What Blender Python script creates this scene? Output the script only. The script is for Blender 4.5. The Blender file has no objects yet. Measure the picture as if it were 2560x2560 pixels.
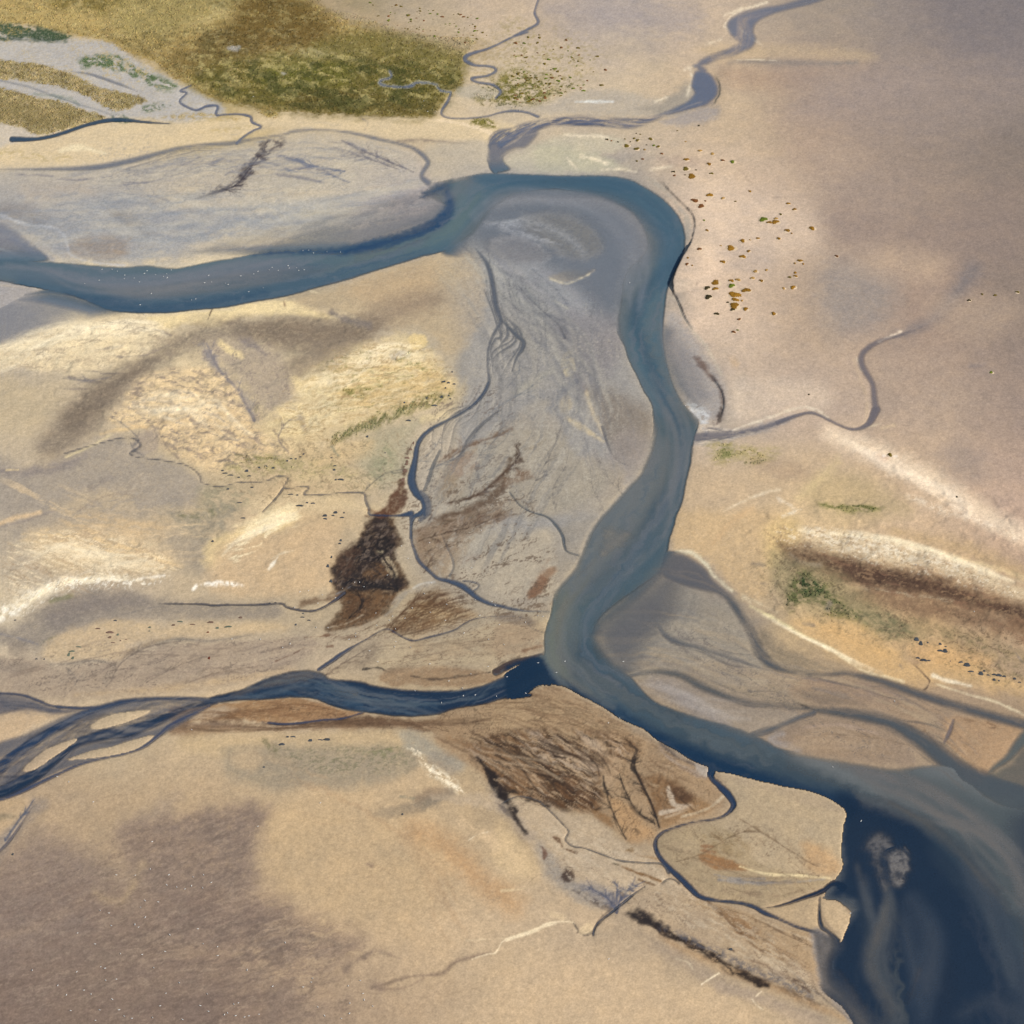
import bpy, math, random, time
import numpy as np
from mathutils import Vector
_t0 = time.time()
S = bpy.context.scene
# ---------------------------------------------------------------- camera (from a small aircraft)
FOV, PITCH, CAM_H = 30.0, 40.0, 614.0
CAM_Y = -CAM_H / math.tan(math.radians(PITCH))
cam_data = bpy.data.cameras.new('camera'); cam_data.sensor_fit = 'HORIZONTAL'; cam_data.angle = math.radians(FOV)
cam_data.clip_start = 1; cam_data.clip_end = 60000
cam = bpy.data.objects.new('camera', cam_data); S.collection.objects.link(cam)
cam.location = (0, CAM_Y, CAM_H); cam.rotation_euler = (math.radians(90 - PITCH), 0, 0); S.camera = cam
# ---------------------------------------------------------------- daylight
SUN_EL, SUN_AZ = 38.0, 112.0                               # azimuth clockwise from +Y
world = bpy.data.worlds.new('World'); S.world = world; world.use_nodes = True
wn, wl = world.node_tree.nodes, world.node_tree.links
sky = wn.new('ShaderNodeTexSky'); sky.sky_type = 'NISHITA'; sky.sun_disc = False
sky.sun_elevation = math.radians(SUN_EL); sky.sun_rotation = math.radians(SUN_AZ)
bg = wn['Background']; bg.inputs['Strength'].default_value = .09; wl.new(sky.outputs[0], bg.inputs['Color'])
sun_data = bpy.data.lights.new('sun', 'SUN'); sun_data.energy = 4.2; sun_data.angle = math.radians(.5); sun_data.color = (1, .95, .87)
sun = bpy.data.objects.new('sun', sun_data); S.collection.objects.link(sun)
_d = Vector((math.sin(math.radians(SUN_AZ)) * math.cos(math.radians(SUN_EL)), math.cos(math.radians(SUN_AZ)) * math.cos(math.radians(SUN_EL)), math.sin(math.radians(SUN_EL))))
sun.rotation_euler = _d.to_track_quat('Z', 'Y').to_euler(); sun.location = _d * 900
S.view_settings.view_transform = 'Standard'; S.view_settings.look = 'None'; S.view_settings.gamma = 1
S.view_settings.use_curve_mapping = False; S.view_settings.exposure = .35
LIGHT = np.array([1.31, 1.34, 1.40])                          # what a white ground would show in this light
STEP = 2.6
# ---------------------------------------------------------------- image coordinates projected to the ground
# The estuary is traced in image pixel coordinates (2560 x 2560 units).  The image is a projective map of the flat ground,
# so every image point is one fixed ground point in metres; everything below is built at those ground points.
TAN = math.tan(math.radians(FOV / 2))
PIT = math.radians(PITCH)
def ground_xy(u, v):
    tx = (np.asarray(u, 'f8') - 1280) / 1280 * TAN
    ty = (1280 - np.asarray(v, 'f8')) / 1280 * TAN
    fy = math.cos(PIT) + ty * math.sin(PIT)
    fz = -math.sin(PIT) + ty * math.cos(PIT)
    k = CAM_H / -fz
    return tx * k, CAM_Y + fy * k

def axis(lo, hi, step, out0, out1, n0, n1):
    mid = np.arange(lo, hi + step, step)
    a = lo - (lo - out0) * (np.arange(n0, 0, -1) / n0) ** 1.9
    b = mid[-1] + (out1 - mid[-1]) * (np.arange(1, n1 + 1) / n1) ** 1.9
    return np.concatenate([a, mid, b]).astype('f4')
UA = axis(-40, 2600, STEP, -2400, 4960, 26, 26)
VA = axis(-40, 2600, STEP, -2560, 3500, 40, 20)
NU, NV = len(UA), len(VA)
GX, GY = ground_xy(UA[None, :], VA[:, None])
GX = (GX + 0 * GY).astype('f4'); GY = (GY + 0 * GX).astype('f4')
UU = np.broadcast_to(UA[None, :], (NV, NU)); VV = np.broadcast_to(VA[:, None], (NV, NU))

_tab = np.random.RandomState(7).rand(16, 256, 256).astype('f4')
def vnoise(x, y, seed):
    t = _tab[seed % 16]
    xf = np.floor(x); yf = np.floor(y)
    fx = (x - xf).astype('f4'); fy = (y - yf).astype('f4')
    xi = xf.astype('i4') & 255; yi = yf.astype('i4') & 255
    x1 = (xi + 1) & 255; y1 = (yi + 1) & 255
    fx = fx * fx * (3 - 2 * fx); fy = fy * fy * (3 - 2 * fy)
    a = t[yi, xi]; a = a + (t[yi, x1] - a) * fx
    b = t[y1, xi]; b = b + (t[y1, x1] - b) * fx
    return a + (b - a) * fy
def fbm(x, y, octs=3, seed=0, gain=.5):
    s = 0; a = 1; tot = 0
    for o in range(octs):
        s = s + a * vnoise(x * 2 ** o + 17.3 * o, y * 2 ** o - 9.1 * o, seed + o); tot += a; a *= gain
    return s / tot                                        # 0..1, mean .5
def sst(a, b, x):
    t = np.clip((x - a) / (b - a), 0, 1); return t * t * (3 - 2 * t)

NF = fbm(GX / 1.3, GY / 1.3, 2, 1) - .5                   # about 6 units
NM = fbm(GX / 5, GY / 5, 3, 3) - .5                       # about 25
NB = fbm(GX / 24, GY / 24, 3, 6) - .5                     # about 120
NW = fbm(GX / 3.2, GY / 3.2, 4, 10, .7) - .5              # ragged edges
NG = (1.02 - 1.1 * np.clip(fbm(GX / 1.6, GY / 1.6, 3, 12, .8) - .5, -.02, 1)).astype('f4')   # worn, uneven cover

def pts(tile, s):
    """'x,y x,y,w ...' pixels read on an image quarter (A-D), a sixteenth (a1-d4) or the whole image (F)."""
    if tile == 'F': ox, oy, k = 0, 0, 2560 / 1932
    elif tile in 'ABCD': ox, oy, k = [(0, 0), (1280, 0), (0, 1280), (1280, 1280)]['ABCD'.index(tile)] + (1280 / 1932,)
    elif tile == 'U': ox, oy, k = 0, 0, 1
    else: ox, oy, k = 640 * (int(tile[1]) - 1), 640 * 'abcd'.index(tile[0]), 640 / 1932
    r = []
    for p in s.split():
        q = [float(z) for z in p.split(',')]
        r.append([ox + q[0] * k, oy + q[1] * k] + [z * k for z in q[2:]])
    return r
def smooth(P, closed, seg=5):
    P = np.array(P, 'f8'); n = len(P); out = []
    if n < 3 and not closed:
        t = np.linspace(0, 1, seg * 2)[:, None]; return P[0] + (P[-1] - P[0]) * t
    for i in range(n if closed else n - 1):
        if closed: p0, p1, p2, p3 = P[i - 1], P[i], P[(i + 1) % n], P[(i + 2) % n]
        else: p0, p1, p2, p3 = P[max(i - 1, 0)], P[i], P[i + 1], P[min(i + 2, n - 1)]
        m = max(2, min(seg, int(np.hypot(*(p2 - p1)[:2]) / 4)))
        for t in np.arange(m) / m:
            out.append(.5 * (2 * p1 + (p2 - p0) * t + (2 * p0 - 5 * p1 + 4 * p2 - p3) * t * t + (3 * p1 - p0 - 3 * p2 + p3) * t ** 3))
    if not closed: out.append(P[-1])
    return np.array(out)

class Win:                                                # a window of the image-coordinate grid
    def __init__(s, P, pad):
        i0, i1 = np.searchsorted(UA, P[:, 0].min() - pad), np.searchsorted(UA, P[:, 0].max() + pad) + 1
        j0, j1 = np.searchsorted(VA, P[:, 1].min() - pad), np.searchsorted(VA, P[:, 1].max() + pad) + 1
        s.i0, s.i1, s.j0, s.j1 = max(i0 - 1, 0), min(i1, NU), max(j0 - 1, 0), min(j1, NV)
        s.ok = s.i1 - s.i0 > 1 and s.j1 - s.j0 > 1
        s.sl = (slice(s.j0, s.j1), slice(s.i0, s.i1))
        n = (s.i1 - s.i0) * (s.j1 - s.j0)
        s.st = 1 if n < 30000 else 2 if n < 120000 else 4
        ii = np.unique(np.append(np.arange(s.i0, s.i1, s.st), s.i1 - 1)); jj = np.unique(np.append(np.arange(s.j0, s.j1, s.st), s.j1 - 1))
        s.ii, s.jj = ii, jj
        s.x = UA[ii][None, :].astype('f4'); s.y = VA[jj][:, None].astype('f4')
    def up(s, f):
        if s.st == 1: return f
        def lerp(f, k, full, ax):
            p = np.interp(full, k, np.arange(len(k))); i = np.minimum(p.astype(int), len(k) - 2); t = (p - i).astype('f4')
            a = np.take(f, i, ax); b = np.take(f, i + 1, ax); t = t[:, None] if ax == 0 else t[None, :]
            return a + (b - a) * t
        f = lerp(f, s.jj, np.arange(s.j0, s.j1), 0); return lerp(f, s.ii, np.arange(s.i0, s.i1), 1)

def poly_sd(P, pad):
    """signed distance to a closed outline, negative inside"""
    w = Win(P, pad)
    if not w.ok: return w, None
    d = np.full((len(w.jj), len(w.ii)), 1e9, 'f4'); ins = np.zeros(d.shape, bool)
    Q = np.roll(P, -1, 0)
    for (ax, ay), (bx, by) in zip(P[:, :2], Q[:, :2]):
        ex, ey = bx - ax, by - ay; L = ex * ex + ey * ey + 1e-9
        px = w.x - ax; py = w.y - ay
        t = np.clip((px * ex + py * ey) / L, 0, 1)
        dx = px - ex * t; dy = py - ey * t
        np.minimum(d, dx * dx + dy * dy, out=d)
        if ay != by:
            c = ((ay > w.y) != (by > w.y)) & (w.x < ax + (w.y - ay) * ex / ey)
            ins ^= c
    d = np.sqrt(d); d[ins] *= -1
    return w, w.up(d)
def line_sd(P, pad, full=False):
    """distance to a line less its own half width (third column); with full also run along it and signed side"""
    w = Win(P, pad + float(P[:, 2].max()))
    if not w.ok: return (w, None, None, None) if full else (w, None)
    best = np.full((len(w.jj), len(w.ii)), 1e9, 'f4'); run = np.zeros_like(best); side = np.zeros_like(best)
    s0 = 0
    for a, b in zip(P[:-1], P[1:]):
        ex, ey = b[0] - a[0], b[1] - a[1]; L = ex * ex + ey * ey + 1e-9; ln = math.sqrt(L)
        px = w.x - a[0]; py = w.y - a[1]
        t = np.clip((px * ex + py * ey) / L, 0, 1)
        dx = px - ex * t; dy = py - ey * t
        d = np.sqrt(dx * dx + dy * dy) - (a[2] + (b[2] - a[2]) * t)
        m = d < best
        best = np.where(m, d, best)
        if full:
            run = np.where(m, s0 + t * ln, run); side = np.where(m, (px * ey - py * ex) / ln, side)
        s0 += ln
    if full: return w, w.up(best), w.up(run), w.up(side)
    return w, w.up(best)

def lin(c):
    c = np.asarray(c, 'f8') / 255
    return np.where(c <= .04045, c / 12.92, ((c + .055) / 1.055) ** 2.4)
def alb(c):                                               # daylight colour -> reflectance
    return (lin(c) / LIGHT).astype('f4')

COL = np.zeros((NV, NU, 3), 'f4')                         # ground reflectance
WET = np.zeros((NV, NU), 'f4')
WD = np.zeros((NV, NU), 'f4')                             # water depth 0..1
SDW = np.full((NV, NU), 60, 'f4')                         # distance to the waterline, negative in water
WCOL = np.zeros((NV, NU, 3), 'f4'); OWN = np.zeros((NV, NU), 'i1')
ZADD = np.zeros((NV, NU), 'f4')
VEG = np.zeros((NV, NU), 'f4')

def texture(w, tex):
    if tex[0] == 'rill':                                  # fine branching drainage threads
        _, ang, ln, wd, thin, seed = tex
        a = math.radians(ang); x = UU[w.sl]; y = VV[w.sl]
        p = (x * math.cos(a) + y * math.sin(a)) / ln + 1.6 * NM[w.sl]; q = (-x * math.sin(a) + y * math.cos(a)) / wd + 2.2 * NM[w.sl] + .8 * NB[w.sl]
        n = np.abs(fbm(p, q, 4, seed, .55) - .5); k = fbm(p * .5, q * .5, 2, seed + 3)
        return sst(thin, thin * .25, n) * sst(.36, .56, k)
    ang, ln, wd, lo, hi = tex[:5]; seed = tex[5] if len(tex) > 5 else 2
    a = math.radians(ang); x = UU[w.sl]; y = VV[w.sl]
    p = (x * math.cos(a) + y * math.sin(a)) / ln; q = (-x * math.sin(a) + y * math.cos(a)) / wd
    p = p + NB[w.sl] * 1.6 + NM[w.sl] * .8; q = q + NB[w.sl] * 1.5 + NM[w.sl] * 1.8 + NW[w.sl] * .7
    n = fbm(p, q, 5, seed, .6) + .16 * NB[w.sl] + .14 * NM[w.sl]
    m = .5 * (lo + hi); h = (hi - lo) * .62
    return sst(m - h, m + h, n)
def fan(w, tex):
    cx, cy, k, ln, lo, hi = tex[1:7]; seed = tex[7] if len(tex) > 7 else 4
    x = UU[w.sl] - cx; y = (VV[w.sl] - cy) * 1.5
    th = np.arctan2(y, x); r = np.hypot(x, y)
    return sst(lo, hi, fbm(th * k + NM[w.sl] * 1.5, r / ln, 3, seed, .55))
def weight(w, sd, soft, edge, tex, field):
    if edge: sd = sd + edge * 2 * (NM if field == 'm' else NF if field == 'f' else NB)[w.sl]
    sd = sd + min(2 + soft * .55, 9) * 2 * NW[w.sl]
    m = sst(soft, -soft, sd)
    if field != 'w': m = m * NG[w.sl]
    if tex is not None: m = m * (fan(w, tex) if tex[0] == 'fan' else texture(w, tex))
    return m
def lay(w, m, c, wet, veg):
    if c is not None:
        C = COL[w.sl]; C += (alb(c) - C) * m[..., None]
    if wet is not None: WET[w.sl] += (wet - WET[w.sl]) * m
    if veg: VEG[w.sl] = np.maximum(VEG[w.sl], m * veg)
def G(tile, s, c, a=1, soft=6, edge=4, tex=None, field='m', wet=None, veg=0):
    P = smooth(pts(tile, s), True); w, sd = poly_sd(P, soft + edge + 4)
    if sd is None: return
    lay(w, weight(w, sd, soft, edge, tex, field) * a, c, wet, veg)
def GS(tile, s, c, a=1, soft=3, edge=0, tex=None, field='m', wet=None, veg=0, flow=None):
    P = smooth(pts(tile, s), False)
    w, sd, run, side = line_sd(P, soft + edge + 4, True)
    if sd is None: return
    m = weight(w, sd, soft, edge, tex, field) * a
    if flow: m = m * sst(flow[2], flow[3], fbm(run / flow[0], side / flow[1] + NM[w.sl], 3, 9, .55))
    lay(w, m, c, wet, veg)

NAMES = ['river', 'tidal_channel', 'creek', 'marsh_creek']
def wput(w, sd, depth, edge, c, own, feather, rough):
    sd = sd + 2.2 * NW[w.sl] + rough * 2 * NF[w.sl]
    d = depth * (sst(-1.1, edge * .8, -sd) if edge <= 5 else sst(0, edge, -sd))
    if feather is None:
        SDW[w.sl] = np.minimum(SDW[w.sl], sd)
    else: SDW[w.sl] = np.minimum(SDW[w.sl], sd + 0)
    D = WD[w.sl]; m = d > D
    k = sst(0, .45, d)[..., None] if own != 0 or True else 1
    C = WCOL[w.sl]; first = (D <= 0)[..., None] & (d > 0)[..., None]
    C[:] = np.where(first, alb(c), C + (alb(c) - C) * np.where(m[..., None], k, 0))
    OWN[w.sl] = np.where(m, NAMES.index(own), OWN[w.sl])
    WD[w.sl] = np.maximum(D, d)
def W(tile, s, depth, edge, c, own, rough=0, feather=None):
    P = smooth(pts(tile, s) if isinstance(s, str) else s, True); w, sd = poly_sd(P, 44)
    if sd is not None: wput(w, sd, depth, edge, c, own, feather, rough)
def WS(tile, s, depth, edge, c, own, rough=0):
    P = smooth(pts(tile, s), False); w, sd = line_sd(P, 44)
    if sd is not None: wput(w, sd, depth, edge, c, own, None, rough)
def shoal(tile, s, keep, soft, line=False, emerge=False, tex=None, edge=2, flow=None):
    """a bar or streak that makes the water shallower; emerge lifts it above the water"""
    P = smooth(pts(tile, s), not line)
    if line: w, sd, run, side = line_sd(P, soft + 10, True)
    else: w, sd = poly_sd(P, soft + 30 if emerge else soft + 8)
    if sd is None: return
    m = weight(w, sd, soft, edge, tex, 'm')
    if flow: m = m * sst(flow[2], flow[3], fbm(run / flow[0], side / flow[1] + NM[w.sl], 3, 9, .55))
    WD[w.sl] *= 1 - m * (1 - keep)
    if emerge:
        SDW[w.sl] = np.maximum(SDW[w.sl], -sd); WD[w.sl] = np.where(sd < 0, 0, WD[w.sl])
def WC(tile, s, c, a=1, soft=12, line=False, edge=0, tex=None, deepen=0):
    P = smooth(pts(tile, s), not line)
    w, sd = line_sd(P, soft + edge + 6) if line else poly_sd(P, soft + edge + 6)
    if sd is None: return
    m = weight(w, sd, soft, edge, tex, 'w') * a
    C = WCOL[w.sl]; C += (alb(c) - C) * m[..., None]
    if deepen: WD[w.sl] = np.where(WD[w.sl] > 0, np.maximum(WD[w.sl], deepen * m), 0)
def WFLOW(tile, s, c, a, ln, wd, lo, hi, soft=20, thin=0, seed=9):
    """streaks drawn out along the current: silt, or with thin the bed showing through"""
    P = smooth(pts(tile, s), False)
    w, sd, run, side = line_sd(P, soft + 6, True)
    m = sst(soft, -soft, sd) * sst(lo, hi, fbm(run / ln + NB[w.sl], side / wd + 1.2 * NM[w.sl], 4, seed, .6)) * a
    m = m * (WD[w.sl] > 0)
    C = WCOL[w.sl]; C += (alb(c) - C) * m[..., None]
    if thin: WD[w.sl] *= 1 - thin * m
def SFLOW(tile, s, c, a, ln, wd, lo, hi, soft=20, seed=9):
    """the same streaks left in the wet sand"""
    P = smooth(pts(tile, s), False)
    w, sd, run, side = line_sd(P, soft + 6, True)
    m = sst(soft, -soft, sd) * sst(lo, hi, fbm(run / ln + NB[w.sl], side / wd + 1.2 * NM[w.sl], 4, seed, .6)) * a
    C = COL[w.sl]; C += (alb(c) - C) * m[..., None]
def thalweg(tile, s, depth, soft, c, a=1):
    """the deep thread of a channel: depth and colour ease off sideways"""
    P = smooth(pts(tile, s), False)
    w, sd = line_sd(P, soft * 1.6)
    m = np.exp(-(np.clip(sd + 3 * NW[w.sl], 0, None) / soft) ** 2 * 1.6).astype('f4')
    D = WD[w.sl]; WD[w.sl] = np.where(D > 0, np.maximum(D, np.minimum(depth * m, D * 4)), 0)
    C = WCOL[w.sl]; C += (alb(c) - C) * (m * a)[..., None]
def hummocks(tile, s, h, ln, soft=30, seed=5):
    """uneven dunes and hollows"""
    P = smooth(pts(tile, s), True); w, sd = poly_sd(P, soft + 6)
    m = sst(soft, -soft, sd) * sst(2, 18, SDW[w.sl])
    ZADD[w.sl] += h * m * (fbm(GX[w.sl] / ln + NM[w.sl], GY[w.sl] / ln, 4, seed, .5) - .5)
def tone(tile, s, mul, sat=1, soft=50):
    P = smooth(pts(tile, s), True); w, sd = poly_sd(P, soft + 6); m = (sst(soft, -soft, sd))[..., None]
    C = COL[w.sl]; L = (C @ np.array([.25, .6, .15], 'f4'))[..., None]
    C += ((L + (C - L) * sat) * np.array(mul, 'f4') - C) * m
_dr = np.random.RandomState(23)
def stroke(P, c, a, soft, wet=None):
    w, sd = line_sd(P, soft + 6)
    if sd is None: return
    m = sst(soft, -soft, sd + 2.5 * NW[w.sl]) * a
    lay(w, m, c, wet, 0)
def wander(x, y, ang, ln, w0, w1, turn=.5):
    """a wavering thread from a point, tapering"""
    n = max(4, int(ln / 9)); P = []; st = ln / n; d = 0
    for i in range(n + 1):
        P.append((x, y, w0 + (w1 - w0) * i / n)); d = .72 * d + turn * (_dr.rand() - .5); ang += d * .6
        x += st * math.cos(ang); y += st * math.sin(ang) * .72
    return np.array(P)
def sprout(P, c, a, n, ln, w, spread, soft, lev):
    k = _dr.rand(n) ** .9 * (len(P) - 2)
    for q in k:
        i = int(q); dx, dy = P[i + 1, 0] - P[i, 0], (P[i + 1, 1] - P[i, 1]) / .72
        ang = math.atan2(dy, dx) + (1 if _dr.rand() < .5 else -1) * math.radians(spread) * (.5 + .8 * _dr.rand())
        L = ln * (.4 + .8 * _dr.rand()); B = wander(P[i, 0], P[i, 1], ang, L, min(w, P[i, 2]) * .8, .25)
        stroke(B, c, a * (.6 + .4 * _dr.rand()), soft)
        if lev > 1: sprout(B, c, a * .85, max(1, n // 3), ln * .45, w * .7, spread, soft, lev - 1)
def dendrite(tile, s, c, a=.6, n=8, ln=50, w=2, spread=32, soft=1.6, lev=2, stem=True):
    """a drainage tree: stem drawn from its mouth upwards, side threads branching off"""
    P = smooth(pts(tile, s), False)
    if stem: stroke(P, c, a, soft)
    sprout(P, c, a, n, ln, w, spread, soft, lev)
def strands(tile, s, n, wmax, ln=160, seed=1):
    """threads weaving in and out within a belt (half width = third number)"""
    r = np.random.RandomState(seed); P = smooth(pts(tile, s), False)
    run = np.r_[0, np.cumsum(np.hypot(np.diff(P[:, 0]), np.diff(P[:, 1])))]
    t = np.gradient(P[:, :2], axis=0); t /= np.hypot(t[:, 0], t[:, 1])[:, None] + 1e-9; nrm = np.c_[-t[:, 1], t[:, 0]]
    for _ in range(n):
        ph = r.rand(3) * 6.28; o = .75 * np.sin(run / ln * (.7 + .6 * r.rand()) * 2 + ph[0]) * .7 + .5 * np.sin(run / ln * 4.3 + ph[1]) * .5 + (r.rand() - .5) * .8
        w = wmax * (.25 + .75 * r.rand()) * (.55 + .45 * np.sin(run / ln * 3 + ph[2]))
        i0 = int(r.rand() * .35 * len(P)); i1 = len(P) - int(r.rand() * .35 * len(P))
        if i1 - i0 < 4: continue
        Q = np.c_[P[:, :2] + nrm * (o.clip(-1, 1) * P[:, 2])[:, None], w.clip(.4)][i0:i1]
        Q[:, 2] *= np.sin(np.linspace(.15, math.pi - .15, len(Q))) ** .5
        yield Q
def weave(tile, s, c, a, n, wmax, soft=2, ln=160, seed=1):
    for Q in strands(tile, s, n, wmax, ln, seed): stroke(Q, c, a, soft)
def weave_water(tile, s, depth, c, own, n, wmax, edge=5, ln=160, seed=1):
    for Q in strands(tile, s, n, wmax, ln, seed):
        w, sd = line_sd(Q, 44)
        if sd is not None: wput(w, sd, depth, edge, c, own, None, 0)
def weave_silt(tile, s, c, a, n, wmax, soft=8, ln=200, seed=1, thin=.3):
    for Q in strands(tile, s, n, wmax, ln, seed):
        w, sd = line_sd(Q, soft + 4)
        if sd is None: continue
        m = sst(soft, -soft, sd + 4 * NW[w.sl]) * a * (WD[w.sl] > 0)
        C = WCOL[w.sl]; C += (alb(c) - C) * m[..., None]; WD[w.sl] *= 1 - thin * m
def scarp(tile, s, h, reach=60):
    """a cut bank: ground to the right of the line stands h metres higher, easing off inland"""
    P = smooth(pts(tile, s), False); P = np.c_[P[:, :2], np.zeros(len(P))] if P.shape[1] < 3 else P
    hh = P[:, 2].copy(); P[:, 2] = 0
    w, sd, run, side = line_sd(P, reach * 2, True)
    tot = run.max()
    fade = sst(0, 30, run) * sst(0, 30, tot - run) * sst(reach * 1.9, reach * .2, np.abs(sd))
    ZADD[w.sl] += h * fade * sst(-1.5, 1.5, side + 3 * NF[w.sl]) * np.clip(side, 0, None).clip(0, 1)
# ---------------------------------------------------------------- ground: regional tints of the flats (every 256 units)
BASE = '''178,152,92 178,152,92 150,122,56 150,135,95 174,157,132 188,168,145 174,160,150 190,170,148 165,150,135 150,138,132 138,130,128
196,178,140 198,180,150 180,160,110 200,178,140 200,178,140 196,178,150 194,175,148 192,170,142 174,152,133 155,139,127 141,128,120
174,165,156 178,168,155 186,170,146 184,174,154 172,162,158 165,158,152 152,146,142 206,182,156 184,162,142 163,144,129 147,131,119
164,158,156 208,190,156 214,196,162 176,160,134 184,169,145 162,154,140 160,152,142 206,182,158 182,160,138 168,146,130 150,133,121
194,176,148 190,172,144 204,184,146 200,180,142 198,178,144 165,154,136 160,152,138 180,164,148 192,170,150 182,160,140 166,146,132
172,158,140 188,168,138 188,168,136 196,170,130 182,166,140 172,158,134 158,148,134 196,172,140 202,176,136 196,170,140 186,160,140
198,180,150 176,160,140 184,165,136 178,160,132 170,152,124 172,156,130 150,140,128 150,138,126 192,166,124 190,160,118 176,150,118
184,164,138 188,167,136 190,168,136 184,162,132 176,156,126 168,148,118 162,142,116 148,134,120 158,138,116 164,142,118 164,142,116
176,153,125 176,153,123 180,156,124 186,162,128 190,165,130 176,154,122 164,144,116 168,146,118 172,150,120 160,142,118 150,138,122
146,126,111 146,127,111 160,138,116 180,156,126 190,165,131 194,170,138 182,160,132 172,150,122 168,146,118 168,146,118 168,146,118
138,118,105 136,117,103 140,120,106 160,138,116 180,156,127 190,166,133 193,169,136 186,163,131 175,155,128 170,148,122 170,148,122'''
_bw = np.ones((11, 11, 3)); _bw[0:5, 8:, :] = .93; _bw[0:5, 7, :] = .98
B_ = _bw * lin(np.array([[float(q) for q in p.split(',')] for p in BASE.split()]).reshape(11, 11, 3)) / LIGHT
def spread(B, u, v):
    fu = np.clip(u / 256, 0, 9.999); fv = np.clip(v / 256, 0, 9.999); i = fu.astype(int); j = fv.astype(int)
    a = (fu - i)[..., None]; b = (fv - j)[..., None]; a = a * a * (3 - 2 * a); b = b * b * (3 - 2 * b)
    return (B[j, i] * (1 - a) + B[j, i + 1] * a) * (1 - b) + (B[j + 1, i] * (1 - a) + B[j + 1, i + 1] * a) * b
w_ = 110
COL[:] = spread(B_, UU + w_ * NB + 40 * NM, VV + w_ * np.roll(NB, 37, 1) + 30 * NM)
COL *= (1 + .10 * NB + .07 * NM)[..., None]
# ---------------------------------------------------------------- water
TURB, GREENISH, NAVY, DEEP, SLATE = (113, 121, 124), (112, 119, 112), (34, 54, 77), (27, 47, 69), (110, 120, 134)
RIVER = ('-80,630 0,643 166,655 298,665 364,661 437,668 517,653 596,640 640,631 756,626 852,631 905,619 1000,603 1080,575 1120,545 1108,520 '
 '1065,500 1050,480 1075,462 1104,452 1170,437 1216,430 1280,431 1412,436 1512,436 1568,444 1611,464 1661,497 1697,537 1714,580 1714,629 '
 '1707,643 1694,673 1679,703 1671,723 1666,756 1661,806 1662,850 1668,888 1685,955 1715,1014 1744,1044 1747,1061 1739,1087 1732,1120 '
 '1730,1153 1722,1187 1714,1223 1711,1246 1699,1279 1694,1287 1686,1320 1677,1346 1671,1379 1655,1430 1600,1470 1518,1532 1492,1568 '
 '1495,1601 1525,1648 1578,1690 1628,1744 1677,1767 1744,1790 1843,1817 1919,1850 1937,1863 1986,1876 2086,1894 2168,1906 2225,1915 '
 '2284,1912 2384,1906 2410,1938 2440,1956 2480,1990 2560,2010 2900,2040 2900,2900 2350,2900 2195,2560 2165,2533 2135,2496 2106,2467 '
 '2079,2447 2071,2417 2076,2394 2099,2364 2109,2341 2122,2311 2127,2281 2112,2265 2092,2251 2056,2246 2070,2225 2086,2202 2107,2172 '
 '2106,2152 2104,2119 2110,2062 2117,2033 2096,2009 2059,1990 2019,1976 1963,1966 1920,1956 1909,1955 1827,1933 1787,1927 1770,1916 '
 '1727,1899 1690,1875 1644,1850 1611,1823 1552,1797 1512,1770 1456,1740 1413,1717 1379,1709 1362,1690 1352,1655 1358,1631 1358,1598 '
 '1363,1571 1376,1532 1381,1495 1393,1466 1432,1422 1446,1393 1456,1369 1470,1333 1492,1300 1512,1276 1545,1240 1572,1210 1595,1183 '
 '1605,1160 1618,1130 1628,1094 1633,1067 1631,1038 1625,1008 1606,978 1588,938 1568,898 1558,865 1545,842 1538,822 1537,789 1542,756 '
 '1548,706 1562,665 1590,640 1605,620 1605,590 1578,543 1528,513 1446,487 1379,477 1300,490 1235,530 1205,570 1183,596 1137,619 1081,638 '
 '1061,642 1021,655 971,670 905,690 845,708 796,721 716,743 640,756 563,771 497,777 414,785 348,785 298,783 265,777 232,763 182,743 '
 '132,729 66,716 0,705 -80,690')
# wide shallows first, the channels over them
W('A', '640,955 760,930 850,895 1000,855 1150,800 1300,760 1450,722 1600,692 1690,700 1760,830 1640,930 1400,985 1100,990 850,970', .24, 60, (124, 132, 142), 'river')
W('A', '-40,1090 60,1108 110,1100 200,1080 350,1110 500,1160 480,1190 400,1205 260,1228 150,1265 -40,1320', .15, 40, (134, 144, 157), 'river')
W('A', '-40,830 60,860 140,930 190,985 60,1010 -40,1010', .22, 18, (130, 140, 158), 'river')
W('U', '1100,640 1130,570 1180,500 1280,450 1400,448 1520,455 1620,500 1690,570 1690,660 1630,720 1610,800 1590,860 1540,830 1470,790 1400,720 1310,680 1210,650', .36, 90, (122, 132, 143), 'river')
W('b3', '1150,480 1250,520 1360,640 1450,800 1530,980 1560,1120 1440,1170 1330,1150 1150,1000 1060,700 1100,520', .12, 50, (132, 136, 144), 'river')
W('D', '555,150 640,148 700,180 745,218 760,245 830,320 700,300 560,250', .34, 16, (92, 100, 112), 'creek')
W('D', '1740,1040 1800,985 1880,930 1960,860 2400,840 2400,1120 1960,1110 1860,1080', .30, 24, (112, 112, 108), 'creek')
W('C', '-40,890 100,828 250,758 400,716 600,698 800,702 770,755 640,835 540,893 400,938 250,975 100,1045 -40,1090', .30, 14, (88, 100, 118), 'tidal_channel')
W('C', '-40,680 80,685 150,712 200,730 300,738 400,728 330,760 200,768 100,752 -40,772', .24, 14, (96, 104, 120), 'tidal_channel')
W('d4', '335,1220 450,1250 560,1340 520,1430 520,1500 560,1590 640,1650 820,1850 960,2000 720,2000 560,1800 430,1700 388,1620 358,1450', .42, 16, (72, 76, 84), 'creek')
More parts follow.
